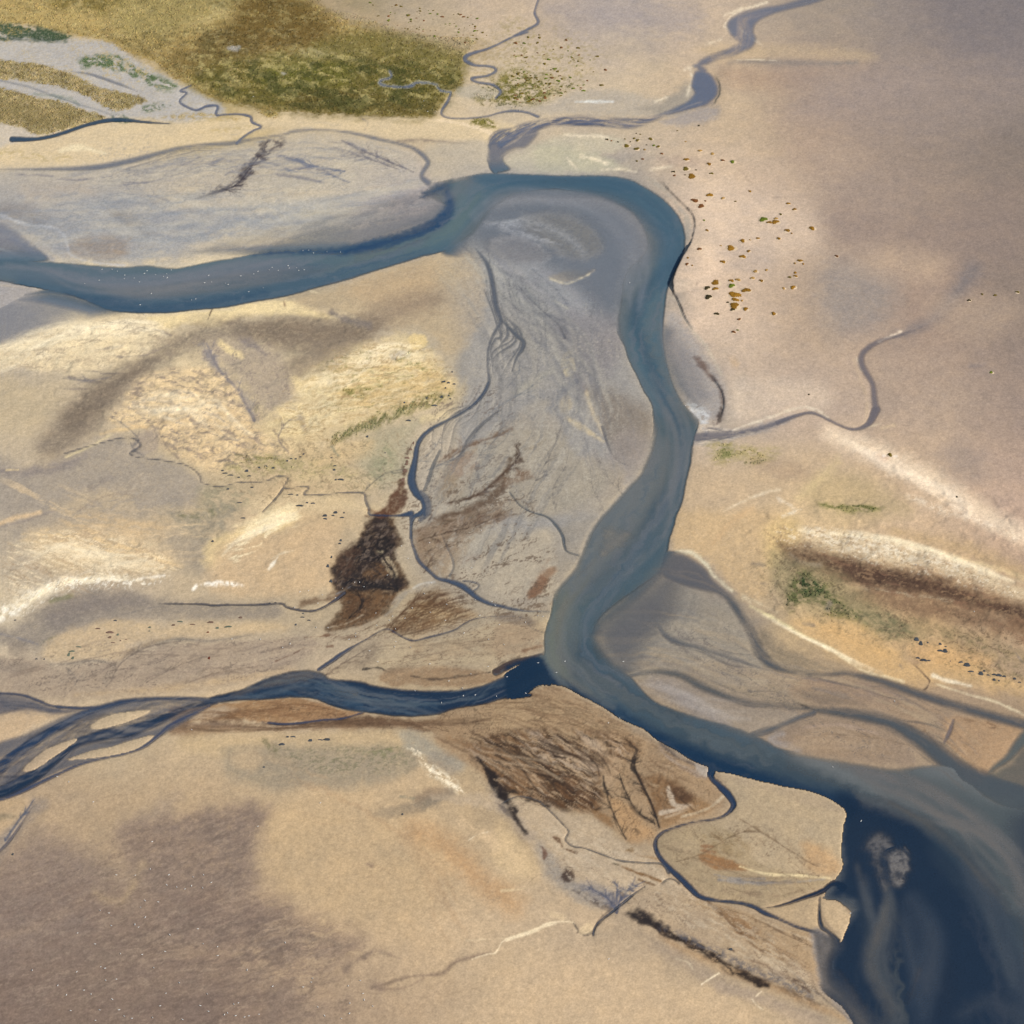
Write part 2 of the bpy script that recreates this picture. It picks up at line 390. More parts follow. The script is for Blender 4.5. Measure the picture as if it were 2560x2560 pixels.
W('D', '230,450 320,340 480,230 600,180 680,270 640,420 540,540 470,620 380,640 280,560', .30, 90, (108, 112, 118), 'river')
W('D', '1040,660 1250,690 1450,770 1380,740 1160,735', .10, 20, (120, 118, 116), 'creek')
# the side channels of the lower right
WS('D', '540,238,8 640,255,16 720,275,21 800,310,23 850,370,25 900,450,26 935,530,30 985,580,26 1080,605,18 1180,612,16 1260,608,18 1350,625,25 1450,658,28 1560,695,28 1700,738,28 1850,780,28 1990,815,30 2400,910,33', .54, 26, (78, 91, 103), 'creek')
WS('D', '440,618,10 500,606,13 560,602,20 640,618,23 720,660,25 850,708,22 1000,730,20 1100,738,18 1160,748,22 1250,757,30 1350,774,34 1450,808,39 1550,868,43 1650,946,48 1740,1006,57 1900,1080,78', .56, 28, (80, 92, 101), 'creek')
WS('D', '840,855,10 940,832,18 1020,802,16 1080,777,16 1140,755,18', .42, 16, (92, 104, 116), 'creek')
WS('D', '540,400,16 590,475,20 730,520,13 850,560,12 960,595,8', .30, 16, (92, 102, 114), 'creek')
WS('D', '1665,785,8 1650,830,12 1630,870,8', .28, 8, (104, 106, 120), 'creek')
WS('D', '1990,800,40 1920,870,34 1870,930,24 1810,975,18 1765,1035,20 1740,1080,40', .45, 20, (92, 106, 110), 'creek')
# feeder from the top
W('B', '803,95 822,62 872,42 960,18 1080,6 1180,-24 1250,-24 1130,22 1010,52 940,82 918,112 928,150 905,188 850,208 795,216 745,234 712,256 690,264 672,248 690,234 742,210 800,188 846,160 818,135', .36, 14, (114, 126, 148), 'creek')
WS('B', '1230,-30,20 1100,5,18 1000,28,16 900,40,12 850,75,26 850,115,34 880,160,30 840,190,26 780,210,22 735,228,22 705,246,18 720,270,24', .36, 16, (108, 120, 142), 'creek')
W('B', '690,262 720,258 755,275 778,310 785,340 775,370 740,400 680,422 600,440 540,455 470,450 560,422 620,396 655,378 680,350 668,325 676,285', .44, 14, (98, 115, 142), 'creek')
WS('B', '760,385,9 700,408,10 620,425,10 560,440,14 500,458,22 440,466,28 380,462,26 300,455,28 220,456,28 150,460,24 100,472,26 50,488,32 0,512,32 -40,540,34', .50, 18, (96, 112, 138), 'creek')
WS('A', '1932,500,24 1880,520,34 1850,550,16 1860,590,12 1855,620,16 1870,645,16', .46, 14, (100, 112, 134), 'creek')
W('A', '1840,540 1870,500 1932,475 2000,470 2040,500 1990,560 1940,570 1900,600 1930,640 1870,655 1835,610', .30, 14, (112, 120, 138), 'creek')
WS('A', '-30,640,6 150,638,10 350,632,16 500,605,16 650,565,13 750,547,11 870,540,14 960,524,10 1060,510,9 1110,495,11 1180,490,10 1250,492,9 1330,502,11 1430,525,11 1500,540,11 1560,560,13 1600,590,15 1615,615,14 1600,640,14 1590,665,14 1615,690,18', .36, 12, (106, 120, 140), 'creek')
WS('A', '893,540,7 920,515,5 960,490,4', .40, 4, (92, 110, 140), 'creek')
# the clear tributary
for s in ('815,712,16 700,705,14 600,705,14 480,715,17 400,735,19 320,760,21 240,800,23 170,840,25 100,885,28 40,930,32 -40,985,34 -400,1150,34',):
    WS('C', s, .80, 14, (40, 64, 94), 'tidal_channel')
WS('C', '815,712,18 720,735,20 640,765,22 560,800,30 480,825,34 400,840,30 320,857,25 270,882,23 210,930,27 150,980,30 90,1015,33 20,1050,33 -50,1075,34 -400,1250,34', 1, 16, NAVY, 'tidal_channel')
WS('C', '790,730,8 700,775,10 640,805,10 600,840,10 540,885,9 470,910,9 380,930,8 300,952,8 200,997,8 100,1045,10 20,1080,8 -40,1092,8', .66, 6, (60, 76, 104), 'tidal_channel')
WS('C', '-20,684,8 80,690,8 150,714,8 200,732,7 300,740,9 400,733,8', .62, 7, (52, 70, 98), 'tidal_channel')
TRIB = ('520,1741 596,1722 662,1694 728,1675 775,1673 808,1681 828,1694 894,1699 937,1711 993,1719 1040,1722 1126,1722 1192,1714 1245,1694 1279,1674 '
 '1320,1650 1358,1635 1366,1660 1379,1709 1346,1714 1313,1737 1280,1744 1205,1764 1139,1774 1093,1789 1033,1794 980,1792 927,1785 881,1780 828,1767 '
 '782,1749 728,1746 662,1752 596,1754 530,1760')
W('U', TRIB, 1, 12, NAVY, 'tidal_channel', rough=1)
# main river
W('U', RIVER, .62, 18, TURB, 'river', rough=.8)
TH = (80, 108, 122)
thalweg('U', '-60,668,14 100,672,16 240,690,12 400,690,10 640,655,10 860,645,12', .95, 34, (84, 110, 122), .8)
thalweg('U', '60,712,6 200,740,10 330,768,12 460,764,12 640,738,10 800,705,10 980,655,10 1100,615,12', 1, 30, (66, 96, 116), .85)
thalweg('U', '1100,600,8 1170,520,12 1240,452,8 1400,446,8 1520,450,10 1612,488,12 1674,550,14 1694,620,14 1668,690,16 1632,760,20 1610,830,20 1622,900,18 1658,980,16 1690,1060,14', 1, 46, TH, .9)
thalweg('U', '1690,1060,14 1712,1110,12 1702,1180,12 1684,1260,14 1650,1330,16 1600,1400,20 1540,1465,20 1470,1525,20 1440,1590,20 1460,1650,16', 1, 46, (74, 94, 102), .9)
thalweg('U', '1370,1520,10 1362,1600,14 1380,1680,14', .9, 30, (104, 114, 106), .8)
thalweg('U', '1460,1650,16 1520,1715,18 1640,1785,20 1780,1855,22 1920,1910,26', .98, 46, (62, 79, 90), .92)
# creeks
CK = (66, 84, 106)
WS('A', '1765,905,2 1800,945,9 1840,1000,13 1860,1080,14 1870,1150,14 1890,1210,12 1862,1260,10 1842,1320,8 1840,1390,8 1845,1440,11 1820,1490,11', .38, 10, (86, 98, 114), 'creek')
WS('A', '1845,1440,8 1820,1490,10 1770,1540,8 1700,1580,8 1640,1610,10 1600,1640,11 1575,1680,12 1565,1740,14 1552,1810,19 1570,1860,18 1595,1890,12 1602,1945,10', .70, 9, (62, 82, 106), 'creek', .5)
WS('A', '1885,1200,6 1910,1225,8 1945,1262,11 1975,1290,11 1968,1320,10 1948,1350,7 1932,1400,5', .42, 7, (92, 102, 114), 'creek')
WS('A', '1600,1850,5 1620,1800,8 1632,1760,8 1660,1700,5', .30, 5, (110, 116, 120), 'creek')
WS('A', '1640,1740,4 1720,1730,5 1770,1650,8 1830,1590,9 1880,1550,5', .30, 6, (116, 120, 124), 'creek')
WS('c2', '1170,10,26 1165,100,12 1170,200,14 1195,290,18 1230,370,20 1300,440,20 1370,500,20 1450,520,24 1560,560,30 1660,640,26 1760,690,22 1850,710,20 1932,730,18 2030,745,12 2130,750,11 2222,752,9', .68, 10, (66, 84, 108), 'creek', .4)
WS('c2', '1560,520,10 1620,525,10 1680,545,9 1670,575,9 1620,605,10', .6, 6, (60, 80, 106), 'creek')
WS('c2', '1400,170,6 1440,260,10 1480,350,12 1490,420,12 1460,480,14', .45, 8, (96, 106, 116), 'creek')
WS('A', '240,1712,3 340,1682,3 480,1650,4 530,1680,4 490,1710,4 520,1725,3 600,1735,3 700,1755,3 750,1790,3 760,1820,3 830,1835,3 900,1820,3 1000,1815,3.5 1040,1798,3.5 1085,1803,3.5 1070,1840,3.5 1100,1840,3.5 1165,1838,3.5 1145,1865,3.5 1200,1867,3.5 1290,1860,3.5 1370,1860,4 1380,1890,5 1395,1927,5', .42, 4, (92, 98, 108), 'creek', .3)
WS('A', '1070,1840,3.5 1040,1880,3 990,1932,2', .5, 3, (84, 90, 100), 'creek')
WS('c2', '850,0,14 860,20,14 950,25,12 1060,28,14 1170,10,30', .66, 8, (52, 74, 102), 'creek')
WS('C', '600,345,2 760,347,3 800,352,3.5 850,350,3 960,350,3 1060,345,3 1080,358,3.5 1150,373,3.5 1200,368,3.5 1260,335,4.5 1300,305,5', .6, 3, (76, 80, 92), 'creek', .3)
WS('c2', '470,1190,16 560,1130,20 660,1060,18 760,1000,12 860,945,9 940,895,8 1000,885,9 1050,910,10 1130,955,11 1200,970,11 1300,945,11 1400,920,10 1500,890,10 1560,850,9 1640,810,8 1750,790,6 1870,785,5 1960,790,4 2030,810,5 2080,875,6 2170,910,7', .62, 6, (62, 76, 100), 'creek', .3)
WS('c3', '-20,-150,5 60,-50,5 150,0,6 260,35,8 330,100,9 380,180,10 395,260,8 420,300,6 505,328,5', .6, 5, (84, 98, 108), 'creek')
WS('b3', '680,1290,14 720,1420,12 770,1520,6 850,1572,6 960,1612,5', .34, 6, (104, 108, 118), 'creek')
WS('b3', '20,190,6 130,320,8 260,440,9 350,520,10 400,620,14', .34, 7, (104, 110, 120), 'creek')
WS('c2', '90,1590,8 200,1600,10 350,1590,9 500,1570,8 640,1560,8 720,1540,7 800,1515,7', .62, 5, (58, 74, 102), 'creek')
CR6 = '1512,0,28 1500,70,22 1560,130,28 1630,200,32 1672,280,26 1600,360,16 1500,390,14 1380,405,13 1250,440,14 1130,490,17 1080,560,20 1100,650,22 1180,750,26 1270,830,28 1340,900,28 1420,970,24 1550,1000,19 1700,1015,19 1820,1045,21 1900,1090,22 1990,1128,18 2060,1160,16 2140,1195,16 2230,1222,18 2310,1245,16 2390,1290,14 2440,1330,12'
WS('d3', CR6, .85, 9, (40, 62, 90), 'creek', .5)
WS('d4', '-60,1062,6 20,1050,9 100,1035,14 250,985,20 400,930,24 500,870,26 560,900,50', .95, 9, (26, 46, 70), 'creek', .5)
WS('d4', '388,980,10 386,1060,13 388,1130,18 402,1195,22 450,1235,20 520,1300,16', .8, 8, (48, 62, 80), 'creek', .6)
WS('d3', '610,1265,5 630,1190,6 700,1125,6 750,1090,8 800,1045,9 860,1000,10 920,950,6 1000,895,4', .55, 4, (72, 82, 98), 'creek')
WS('d3', '-80,270,3 40,215,4 180,240,4 260,300,4 380,420,4 425,480,4 400,540,5 460,590,5 550,605,5 700,660,5 820,700,6 1000,715,6 1130,725,7 1180,790,9', .5, 3, (96, 100, 104), 'creek', .3)
WS('d3', '1120,880,3 1170,840,4 1220,840,5 1260,870,6', .5, 3, (96, 98, 100), 'creek')
WS('B', '1600,1215,2 1540,1238,6 1460,1265,10 1380,1290,15 1325,1330,18 1318,1370,19 1338,1410,18 1360,1450,16 1366,1500,18 1370,1550,20 1350,1590,14 1310,1615,8 1270,1615,6 1210,1590,6 1160,1565,6 1120,1555,6 1060,1570,6 1000,1595,12 920,1620,14 840,1636,16 760,1642,22 690,1650,26', .30, 12, (108, 110, 124), 'creek')
WS('d1', '-20,640,14 60,560,18 140,450,14 200,360,9 230,310,10 245,290,8 225,250,4', .45, 8, (92, 96, 112), 'creek')
WS('C', '1932,700,4 2000,690,4', .4, 3, NAVY, 'creek')
MC = (98, 112, 138)
for s in ('1470,268,3 1476,290,4 1435,305,4 1440,320,4 1500,328,4 1550,325,6 1570,312,4 1640,318,3 1660,340,4 1700,348,3',
          '1990,120,5 1932,140,5 1850,180,5 1770,205,8 1755,225,9 1790,245,6 1850,250,5 1872,265,6 1840,285,5 1780,295,6 1800,310,5 1860,320,6 1888,345,6 1870,370,4',
          '1702,350,4 1690,380,6 1665,430,5 1720,447,3.5 1830,440,3.5 1880,426,4 1932,418,5 1990,424,5 2030,440,6'):
    WS('A', s, .40, 5, MC, 'marsh_creek')
WS('B', '105,-20,4 92,20,4 85,50,5 98,85,6 60,110,6 10,135,6', .4, 5, MC, 'marsh_creek')
WS('A', '720,322,2.5 680,342,4 704,350,4 678,378,4 690,395,4 740,415,4.5 780,400,4.5 820,400,4.5 815,432,4.5 850,432,3 900,430,4 945,440,5 950,460,5 985,478,4 960,490,4', .5, 4, (92, 106, 134), 'marsh_creek')
WS('A', '45,525,11 110,525,8 150,522,7 200,512,7 260,494,7 330,470,7 400,455,8 440,452,8 500,455,6 570,462,4 640,466,2', .75, 5, (52, 76, 98), 'marsh_creek')
WS('A', '-20,300,8 100,325,8 200,360,7 300,395,7 400,425,6 440,450,5', .20, 8, (130, 140, 152), 'marsh_creek')
WS('A', '270,270,4 340,280,8 430,310,9 520,345,4', .28, 7, (110, 120, 138), 'marsh_creek')
# bars, streaks and shoals in the water
shoal('A', '430,1112 600,1078 850,1035 1080,995 1170,1015 1000,1062 800,1092 600,1125 480,1128', .85, 20)
WC('A', '430,1112 600,1078 850,1035 1080,995 1170,1015 1000,1062 800,1092 600,1125 480,1128', (104, 116, 130), .7, 16)
WC('A', '-40,1000 200,1010 400,1020 640,1060 500,1110 300,1090 100,1060 -40,1040', (98, 114, 128), .6, 20)
WC('A', '960,960,2 1060,953,5 1150,950,8 1280,948,14 1400,928,24 1520,900,27 1620,862,27 1680,820,24 1700,770,20 1690,730,14', (36, 70, 104), .95, 9, True, deepen=1)
WC('A', '1600,740,12 1650,715,14 1700,700,14', (40, 74, 106), .8, 14, True, deepen=.9)
WC('A', '250,1110,6 420,1150,26 560,1170,22 800,1140,14 1000,1105,10', (56, 84, 108), .75, 14, True)
WC('A', '1700,690 1760,700 1760,830 1700,900 1560,940 1400,975 1300,980 1500,930 1660,880 1720,800', (96, 118, 124), .7, 14)
shoal('A', '1440,895 1520,860 1600,840 1650,835 1640,850 1560,885 1470,905', .55, 8)
shoal('B', '0,770 80,750 180,760 290,800 380,850 450,920 480,980 440,990 400,930 330,870 240,830 120,810 0,830', .55, 16, tex=(25, 90, 10, .40, .62))
shoal('B', '-60,850 80,800 200,800 300,850 350,920 330,965 250,990 170,970 120,930 0,890', .12, 10)
shoal('B', '-80,900 0,880 90,910 150,965 110,995 0,1000 -80,960', .12, 8)
shoal('B', '-100,840,8 0,845,8 110,880,8 190,960,8', .15, 6, True)
shoal('B', '80,1010,10 150,1060,8 200,1065,5 270,1045,5 310,1020,5', .1, 5, True)
WC('b3', '1300,60,26 1130,120,30 960,330,40 930,520,40 1000,700,40 1080,900,46 1190,1150,50 1270,1320,50 1290,1480,40 1260,1640,40 1180,1800,60 1050,2030,70 900,2240,70 640,2520,70', (60, 86, 104), .75, 20, True)
WC('c3', '320,600 300,740 262,880 245,1000 262,1120 330,1200 420,1240 380,1060 400,880 460,700 420,600', (110, 118, 106), .75, 22)
shoal('c3', '690,130 740,110 800,130 900,160 860,230 760,290 700,330 660,320 670,220', .38, 12)
shoal('c3', '500,480,6 600,390,8 660,330,10 760,280,8', .6, 9, True)
WC('D', '60,590,8 130,605,15 250,688,24 400,768,36 560,860,44 750,930,60 900,975,58 1100,1040,54 1250,1100,64', (22, 52, 80), .95, 14, True, edge=2, deepen=1)
WC('D', '400,700 560,760 750,830 950,890 1050,930 1250,1010 1400,1080 1250,1060 1000,1000 800,930 600,850 450,760', (68, 84, 94), .8, 18)
WC('D', '1230,1080 1330,1090 1440,1130 1560,1190 1700,1300 1800,1400 1880,1500 1940,1620 1940,2300 1300,2300 1190,1690 1290,1500 1180,1450 1240,1350', DEEP, .97, 26, edge=6, deepen=1)
WC('D', '1250,930 1450,960 1600,1000 1750,1060 1932,1110 2400,1150 2400,1600 1932,1500 1820,1380 1680,1240 1560,1150 1400,1060', (84, 96, 101), .95, 34)
WC('D', '1240,935,10 1400,1000,24 1550,1060,26 1700,1140,22 1850,1260,20', (116, 118, 120), .8, 26, True, tex=(33, 160, 24, .35, .66))
WC('D', '1900,1150 2300,1150 2300,2300 1960,2300 1900,1900 1830,1700 1880,1560 1930,1480', (58, 70, 84), .85, 44, edge=14)
WC('D', '1690,1900,14 1800,1850,26 1900,1900,40', (64, 74, 86), .5, 26, True)
WC('D', '1500,1500,50 1560,1650,60 1620,1800,50 1600,1950,40', (36, 50, 68), .6, 40, True, edge=16)
WC('D', '1600,1280,10 1720,1420,18 1800,1560,22 1840,1700,22', (56, 70, 84), .7, 26, True)
shoal('D', '1325,1265 1345,1220 1390,1203 1425,1225 1437,1265 1400,1290 1402,1370 1412,1425 1388,1400 1360,1330 1345,1285', .24, 16)
shoal('D', '1412,1290 1455,1268 1500,1290 1507,1350 1470,1415 1432,1400 1412,1340', .18, 14)
shoal('D', '1480,1260,4 1500,1285,6', .3, 5, True)
WC('D', '1402,1290 1410,1280 1440,1270 1445,1262 1412,1275', DEEP, 1, 2, deepen=.9)
shoal('D', '1300,1310,8 1310,1350,14 1330,1400,8', .66, 10, True)
shoal('D', '1408,1400,12 1412,1480,14 1400,1560,18 1352,1650,24 1365,1760,22 1420,1850,26 1415,1932,26', .74, 14, True)
WC('D', '1330,1480,6 1350,1560,16 1380,1700,20 1440,1840,26 1440,1960,26', (60, 72, 82), .6, 34, True)
shoal('D', '1540,1725,8 1520,1780,10 1490,1850,8', .62, 8, True)
shoal('D', '1230,1730,10 1290,1810,12 1330,1870,8', .55, 9, True)
# the tributary's bars
shoal('C', '348,800 420,765 500,752 565,748 540,768 480,792 400,815 352,818', .02, 5, emerge=True)
shoal('C', '85,972 160,905 230,872 285,855 283,868 205,922 130,972', .02, 4, emerge=True)
shoal('C', '255,935 330,905 420,885 565,842 570,856 500,900 380,925', .02, 5, emerge=True)
shoal('C', '-20,930 60,900 180,850 300,790 420,760 420,790 300,845 160,900 60,960 -20,1000', .55, 8, tex=(-32, 60, 7, .42, .6))
shoal('C', '460,760 600,722 780,720 700,760 560,790 440,830', .6, 8, tex=(-18, 60, 7, .42, .6))
shoal('C', '880,690 1000,640 1100,605 1180,606 1220,622 1140,640 1000,662 900,690', .45, 7)
WC('C', '880,690 1000,640 1100,605 1180,606 1220,622 1140,640 1000,662 900,690', (84, 88, 96), .7, 8)
WC('C', '900,700 1100,655 1250,640 1400,680 1550,700 1650,720 1600,760 1480,762 1380,750 1250,725 1100,695 1000,705', (56, 80, 102), .8, 12, tex=(10, 80, 10, .32, .58))
shoal('C', '1300,700,3 1420,690,5 1600,740,4', .7, 5, True)
shoal('C', '1240,670,2 1290,680,4 1350,682,3', .6, 4, True)
shoal('C', '1500,655 1600,660 1720,662 1780,652 1740,672 1600,676', .5, 4)
W('U', '1230,1677 1253,1661 1279,1649 1320,1640 1356,1632 1352,1648 1320,1652 1279,1668 1240,1690', .5, 5, (72, 64, 66), 'tidal_channel')
shoal('A', '-60,1058 0,1066 50,1075 90,1108 60,1130 -60,1180', .0, 3, emerge=True)
# flow streaks over the feeder
shoal('B', '-40,540,22 50,485,24 150,458,18 300,450,20 440,462,20 560,440,12 700,408,8', .25, 5, True, flow=(60, 5, .52, .62))
shoal('A', '1850,560,26 1880,520,30 1932,500,24', .3, 6, True, flow=(40, 6, .5, .62))
shoal('B', '850,75,20 860,120,26 840,185,16 760,215,12', .5, 8, True, flow=(60, 8, .42, .62))
shoal('D', '480,622,3 510,628,5 540,632,2', .5, 4, True)
shoal('D', '560,600,14 720,660,20 850,705,16 1100,735,12 1250,752,20 1450,802,30 1550,862,36', .7, 8, True, flow=(120, 8, .48, .62))
shoal('D', '660,260,14 850,370,16 935,530,20 1080,605,12 1350,620,16 1700,735,20', .7, 8, True, flow=(100, 8, .48, .62))
shoal('A', '1000,820 1200,780 1400,740 1600,705 1650,780 1400,860 1100,920 900,930', .45, 16, tex=(-16, 110, 12, .38, .6))

# the current: silt streaks, and shelving edges where the bed shows
MID = '1714,560,60 1690,660,66 1620,760,62 1600,860,52 1640,960,46 1680,1060,54 1680,1160,66 1620,1290,90 1530,1420,100 1440,1540,100 1430,1640,90 1520,1720,80 1640,1790,90 1780,1850,80 1900,1890,60'
WFLOW('U', MID, (108, 114, 114), .45, 420, 34, .36, .70, 30)
WFLOW('U', MID, (72, 96, 112), .5, 420, 34, .40, .72, 30, seed=4)
WFLOW('U', MID, (118, 122, 130), .3, 240, 18, .50, .72, 26, seed=6)
UPR = '-60,660,50 60,676,50 200,706,54 340,722,56 500,718,56 640,690,60 780,672,56 920,650,50 1060,600,60 1150,530,60 1240,470,50 1400,460,40 1540,480,50 1640,540,60'
WFLOW('U', UPR, (118, 126, 136), .5, 340, 20, .40, .70, 24)
WFLOW('U', UPR, (72, 98, 116), .5, 340, 22, .42, .72, 24, seed=5)
WFLOW('U', '800,690,14 1000,625,20 1130,570,22 1190,500,20', (98, 118, 120), .6, 160, 10, .3, .6, 16)
WFLOW('U', '520,1748,34 640,1728,40 760,1712,44 880,1740,44 1000,1756,44 1130,1760,46 1260,1715,46 1340,1676,40', (78, 96, 110), .8, 170, 12, .46, .68, 8, thin=.2)
WFLOW('U', '520,1748,34 640,1728,40 760,1712,44 880,1740,44 1000,1756,44 1130,1760,46 1260,1715,46', (100, 108, 118), .4, 120, 6, .56, .70, 8, thin=.2, seed=3)
WFLOW('C', '800,712,40 640,745,60 480,790,70 320,835,80 180,900,80 40,980,80 -60,1030,80', (104, 112, 124), .6, 110, 9, .48, .64, 10, thin=.4)
WFLOW('D', '540,238,20 720,275,40 850,370,36 935,530,40 1080,605,30 1350,620,30 1700,735,40 2000,815,40', (118, 116, 116), .6, 140, 9, .46, .64, 10, thin=.4)
WFLOW('D', '480,605,10 640,615,30 850,705,30 1100,735,24 1350,767,40 1550,862,50 1720,990,60', (114, 114, 114), .6, 140, 9, .48, .64, 10, thin=.4)
shoal('U', '1183,596,10 1205,570,14 1240,530,14 1300,492,12 1380,478,10 1446,488,12 1528,513,14 1578,543,16 1605,590,16 1600,630,16 1560,670,12', .55, 34, True, edge=4)
WC('U', '1220,470 1400,452 1520,456 1620,500 1690,570 1700,640 1670,720 1640,700 1640,600 1570,520 1440,478 1300,480', (72, 102, 122), .6, 16)
WC('U', '1180,440 1300,434 1520,440 1600,470 1560,480 1400,462 1240,465', (66, 98, 120), .6, 12)
shoal('U', '1666,860,8 1680,920,16 1708,990,18 1735,1040,12', .4, 20, True, edge=4)
shoal('U', '1560,1500,14 1515,1540,18 1494,1580,18 1500,1610,16 1540,1660,10', .4, 20, True, edge=4)
shoal('U', '1600,1715,8 1680,1768,12 1780,1802,14 1900,1842,14 2000,1880,14 2120,1900,16 2260,1915,20', .5, 18, True, edge=4)
shoal('U', '1626,1060,4 1628,1100,10 1612,1140,14 1590,1180,14', .45, 14, True, edge=3)
shoal('U', '1545,700,6 1540,760,10 1538,815,6', .45, 14, True, edge=3)


for s_ in ('1540,1130 1700,1180 1860,1330 1932,1480 1932,1700 1800,1500 1640,1300',):
    WC('D', s_, (70, 84, 92), .6, 50, edge=14)
WC('D', '1250,1100,30 1420,1150,30 1560,1230,34 1700,1350,40 1800,1500,40 1850,1680,40', DEEP, .7, 40, True, edge=8)
WFLOW('D', '1240,950,40 1400,1010,70 1560,1080,80 1720,1180,80 1850,1320,80 1960,1500,60', (104, 108, 110), .5, 300, 40, .40, .74, 40, thin=.25)
WFLOW('D', '1330,1450,40 1400,1600,70 1420,1800,90 1440,2000,90', (80, 88, 92), .6, 240, 30, .42, .72, 40, thin=.25)
WFLOW('D', '1600,1350,50 1700,1550,90 1760,1750,110 1800,2000,110', (60, 70, 84), .5, 260, 40, .42, .72, 50)

WC('U', '1180,1730,8 1240,1712,8 1290,1695,8', (30, 52, 76), .7, 24, True)
WC('U', '1262,1672 1300,1652 1345,1640 1362,1658 1378,1690 1420,1716 1470,1745 1440,1745 1400,1722 1350,1722 1310,1745 1270,1752', (26, 50, 74), .95, 7, edge=2, deepen=1)
shoal('d4', '345,1225 440,1250 530,1340 465,1430 450,1500 475,1590 555,1655 740,1860 840,1980 700,1980 560,1800 430,1700 388,1620 358,1450', .32, 26, edge=4)
WC('d4', '345,1225 440,1250 530,1340 465,1430 450,1500 475,1590 555,1655 740,1860 840,1980 700,1980 560,1800 430,1700 388,1620 358,1450', (92, 96, 100), .7, 30)

WS('B', '1372,1545,20 1350,1592,15 1312,1616,10 1270,1617,8 1210,1592,8 1160,1567,8 1120,1557,9 1060,1572,10 1000,1595,12', .34, 6, (104, 106, 120), 'creek')
WS('U', '1048,1236,5 1059,1256,6 1060,1272,7 1050,1284,8 1036,1291,6 1028,1310,5 1027,1345,5', .66, 6, (62, 82, 106), 'creek')
WS('U', '1052,1230,8 1066,1250,12 1068,1280,12 1050,1300,8', .3, 8, (104, 112, 124), 'creek')
# interlaced threads
weave_silt('D', '1405,1410,14 1415,1480,26 1400,1580,46 1380,1700,56 1420,1820,70 1450,1960,80', (92, 98, 102), .4, 12, 9, 18, 240, 3)
weave_silt('D', '1310,1330,10 1330,1420,16 1350,1520,24 1370,1640,30', (82, 90, 98), .4, 6, 7, 14, 200, 5)
weave_silt('D', '1500,1450,40 1540,1600,80 1560,1760,100 1580,1960,120', (62, 76, 92), .4, 12, 14, 24, 280, 6)
weave_silt('D', '1250,945,30 1420,1020,60 1580,1090,76 1740,1190,76 1860,1320,76 1960,1500,60', (116, 118, 120), .5, 14, 9, 10, 300, 7)
weave_silt('D', '1300,1060,20 1450,1110,30 1600,1200,40 1740,1340,50 1850,1500,50', (58, 76, 90), .5, 8, 10, 12, 300, 8)
weave_silt('D', '1700,1300,40 1800,1430,60 1870,1600,70 1932,1800,80', (72, 84, 96), .4, 10, 12, 20, 280, 9)
weave_silt('C', '815,712,30 640,750,56 480,795,66 320,840,76 180,905,80 40,985,80 -60,1035,80', (126, 126, 128), .6, 14, 5, 5, 150, 2, .4)
weave_silt('C', '815,712,26 640,750,50 480,795,60 320,840,70 180,905,76 40,985,80 -60,1035,80', (40, 58, 82), .7, 12, 5, 4, 150, 12, -.3)
weave_silt('U', '520,1748,24 640,1728,32 760,1712,38 880,1740,38 1000,1756,38 1130,1760,38 1260,1715,36', (96, 108, 118), .4, 9, 3.5, 5, 160, 4, .15)
weave_silt('C', '-40,720,36 100,732,30 200,742,20 300,742,8', (66, 80, 102), .8, 7, 3, 3, 120, 3, -.5)
weave_silt('B', '720,400,16 600,432,20 500,460,26 380,458,28 220,452,26 100,470,26 0,512,32 -60,545,30', (168, 164, 166), .7, 16, 4, 3, 130, 5, .6)
weave_silt('B', '720,400,14 600,432,18 500,460,24 380,458,26 220,452,24 100,470,24 0,512,30 -60,545,30', (74, 92, 124), .7, 12, 3, 3, 130, 15, -.5)
weave_silt('B', '1000,30,24 880,60,40 870,130,36 840,195,24 740,225,16', (146, 148, 162), .6, 9, 5, 5, 120, 6, .4)
weave_silt('A', '0,1000,20 160,1010,26 300,1060,36 480,1080,40 700,1060,40 900,1020,40 1100,990,36 1280,950,30', (120, 128, 138), .45, 14, 6, 8, 260, 8, .12)
weave_silt('A', '1560,715,10 1400,770,50 1200,830,60 1000,890,50 800,940,20', (156, 158, 164), .6, 12, 8, 8, 200, 9, .5)
weave_silt('U', '1180,560,20 1260,500,24 1380,490,24 1500,520,30 1580,590,36 1600,680,40 1570,780,40', (138, 146, 156), .5, 12, 10, 14, 220, 3, .15)
weave_silt('U', '1180,470,16 1300,450,14 1440,456,16 1560,476,20 1650,540,26 1690,620,26 1660,720,30', (66, 98, 118), .5, 7, 8, 10, 260, 13)
weave_silt('U', '1600,880,30 1650,980,36 1700,1080,36 1690,1200,36 1640,1330,50 1560,1430,60', (118, 124, 128), .4, 10, 8, 10, 260, 4)
weave_silt('U', '1470,1340,20 1440,1440,40 1390,1540,30 1385,1640,30 1450,1720,40 1580,1790,50', (116, 122, 118), .45, 9, 9, 11, 260, 5)
weave_silt('D', '600,640,10 760,710,20 1000,790,30 1250,880,36 1500,960,40', (110, 114, 118), .45, 8, 6, 8, 240, 6)
weave_water('D', '560,470,40 700,500,60 850,560,60 1000,600,40', .24, (112, 112, 116), 'creek', 7, 6, 8, 180, 4)
weave_water('D', '640,625,30 800,680,36 1000,715,36 1160,735,30', .28, (104, 108, 114), 'creek', 8, 6, 8, 200, 5)
weave_water('D', '1160,745,30 1350,780,50 1550,860,70 1720,980,90 1850,1080,100', .30, (98, 104, 110), 'creek', 10, 9, 10, 220, 6)
weave_water('D', '985,580,30 1180,620,40 1350,650,50 1560,720,60 1800,790,60 2000,840,60', .26, (104, 106, 112), 'creek', 10, 6, 8, 200, 7)
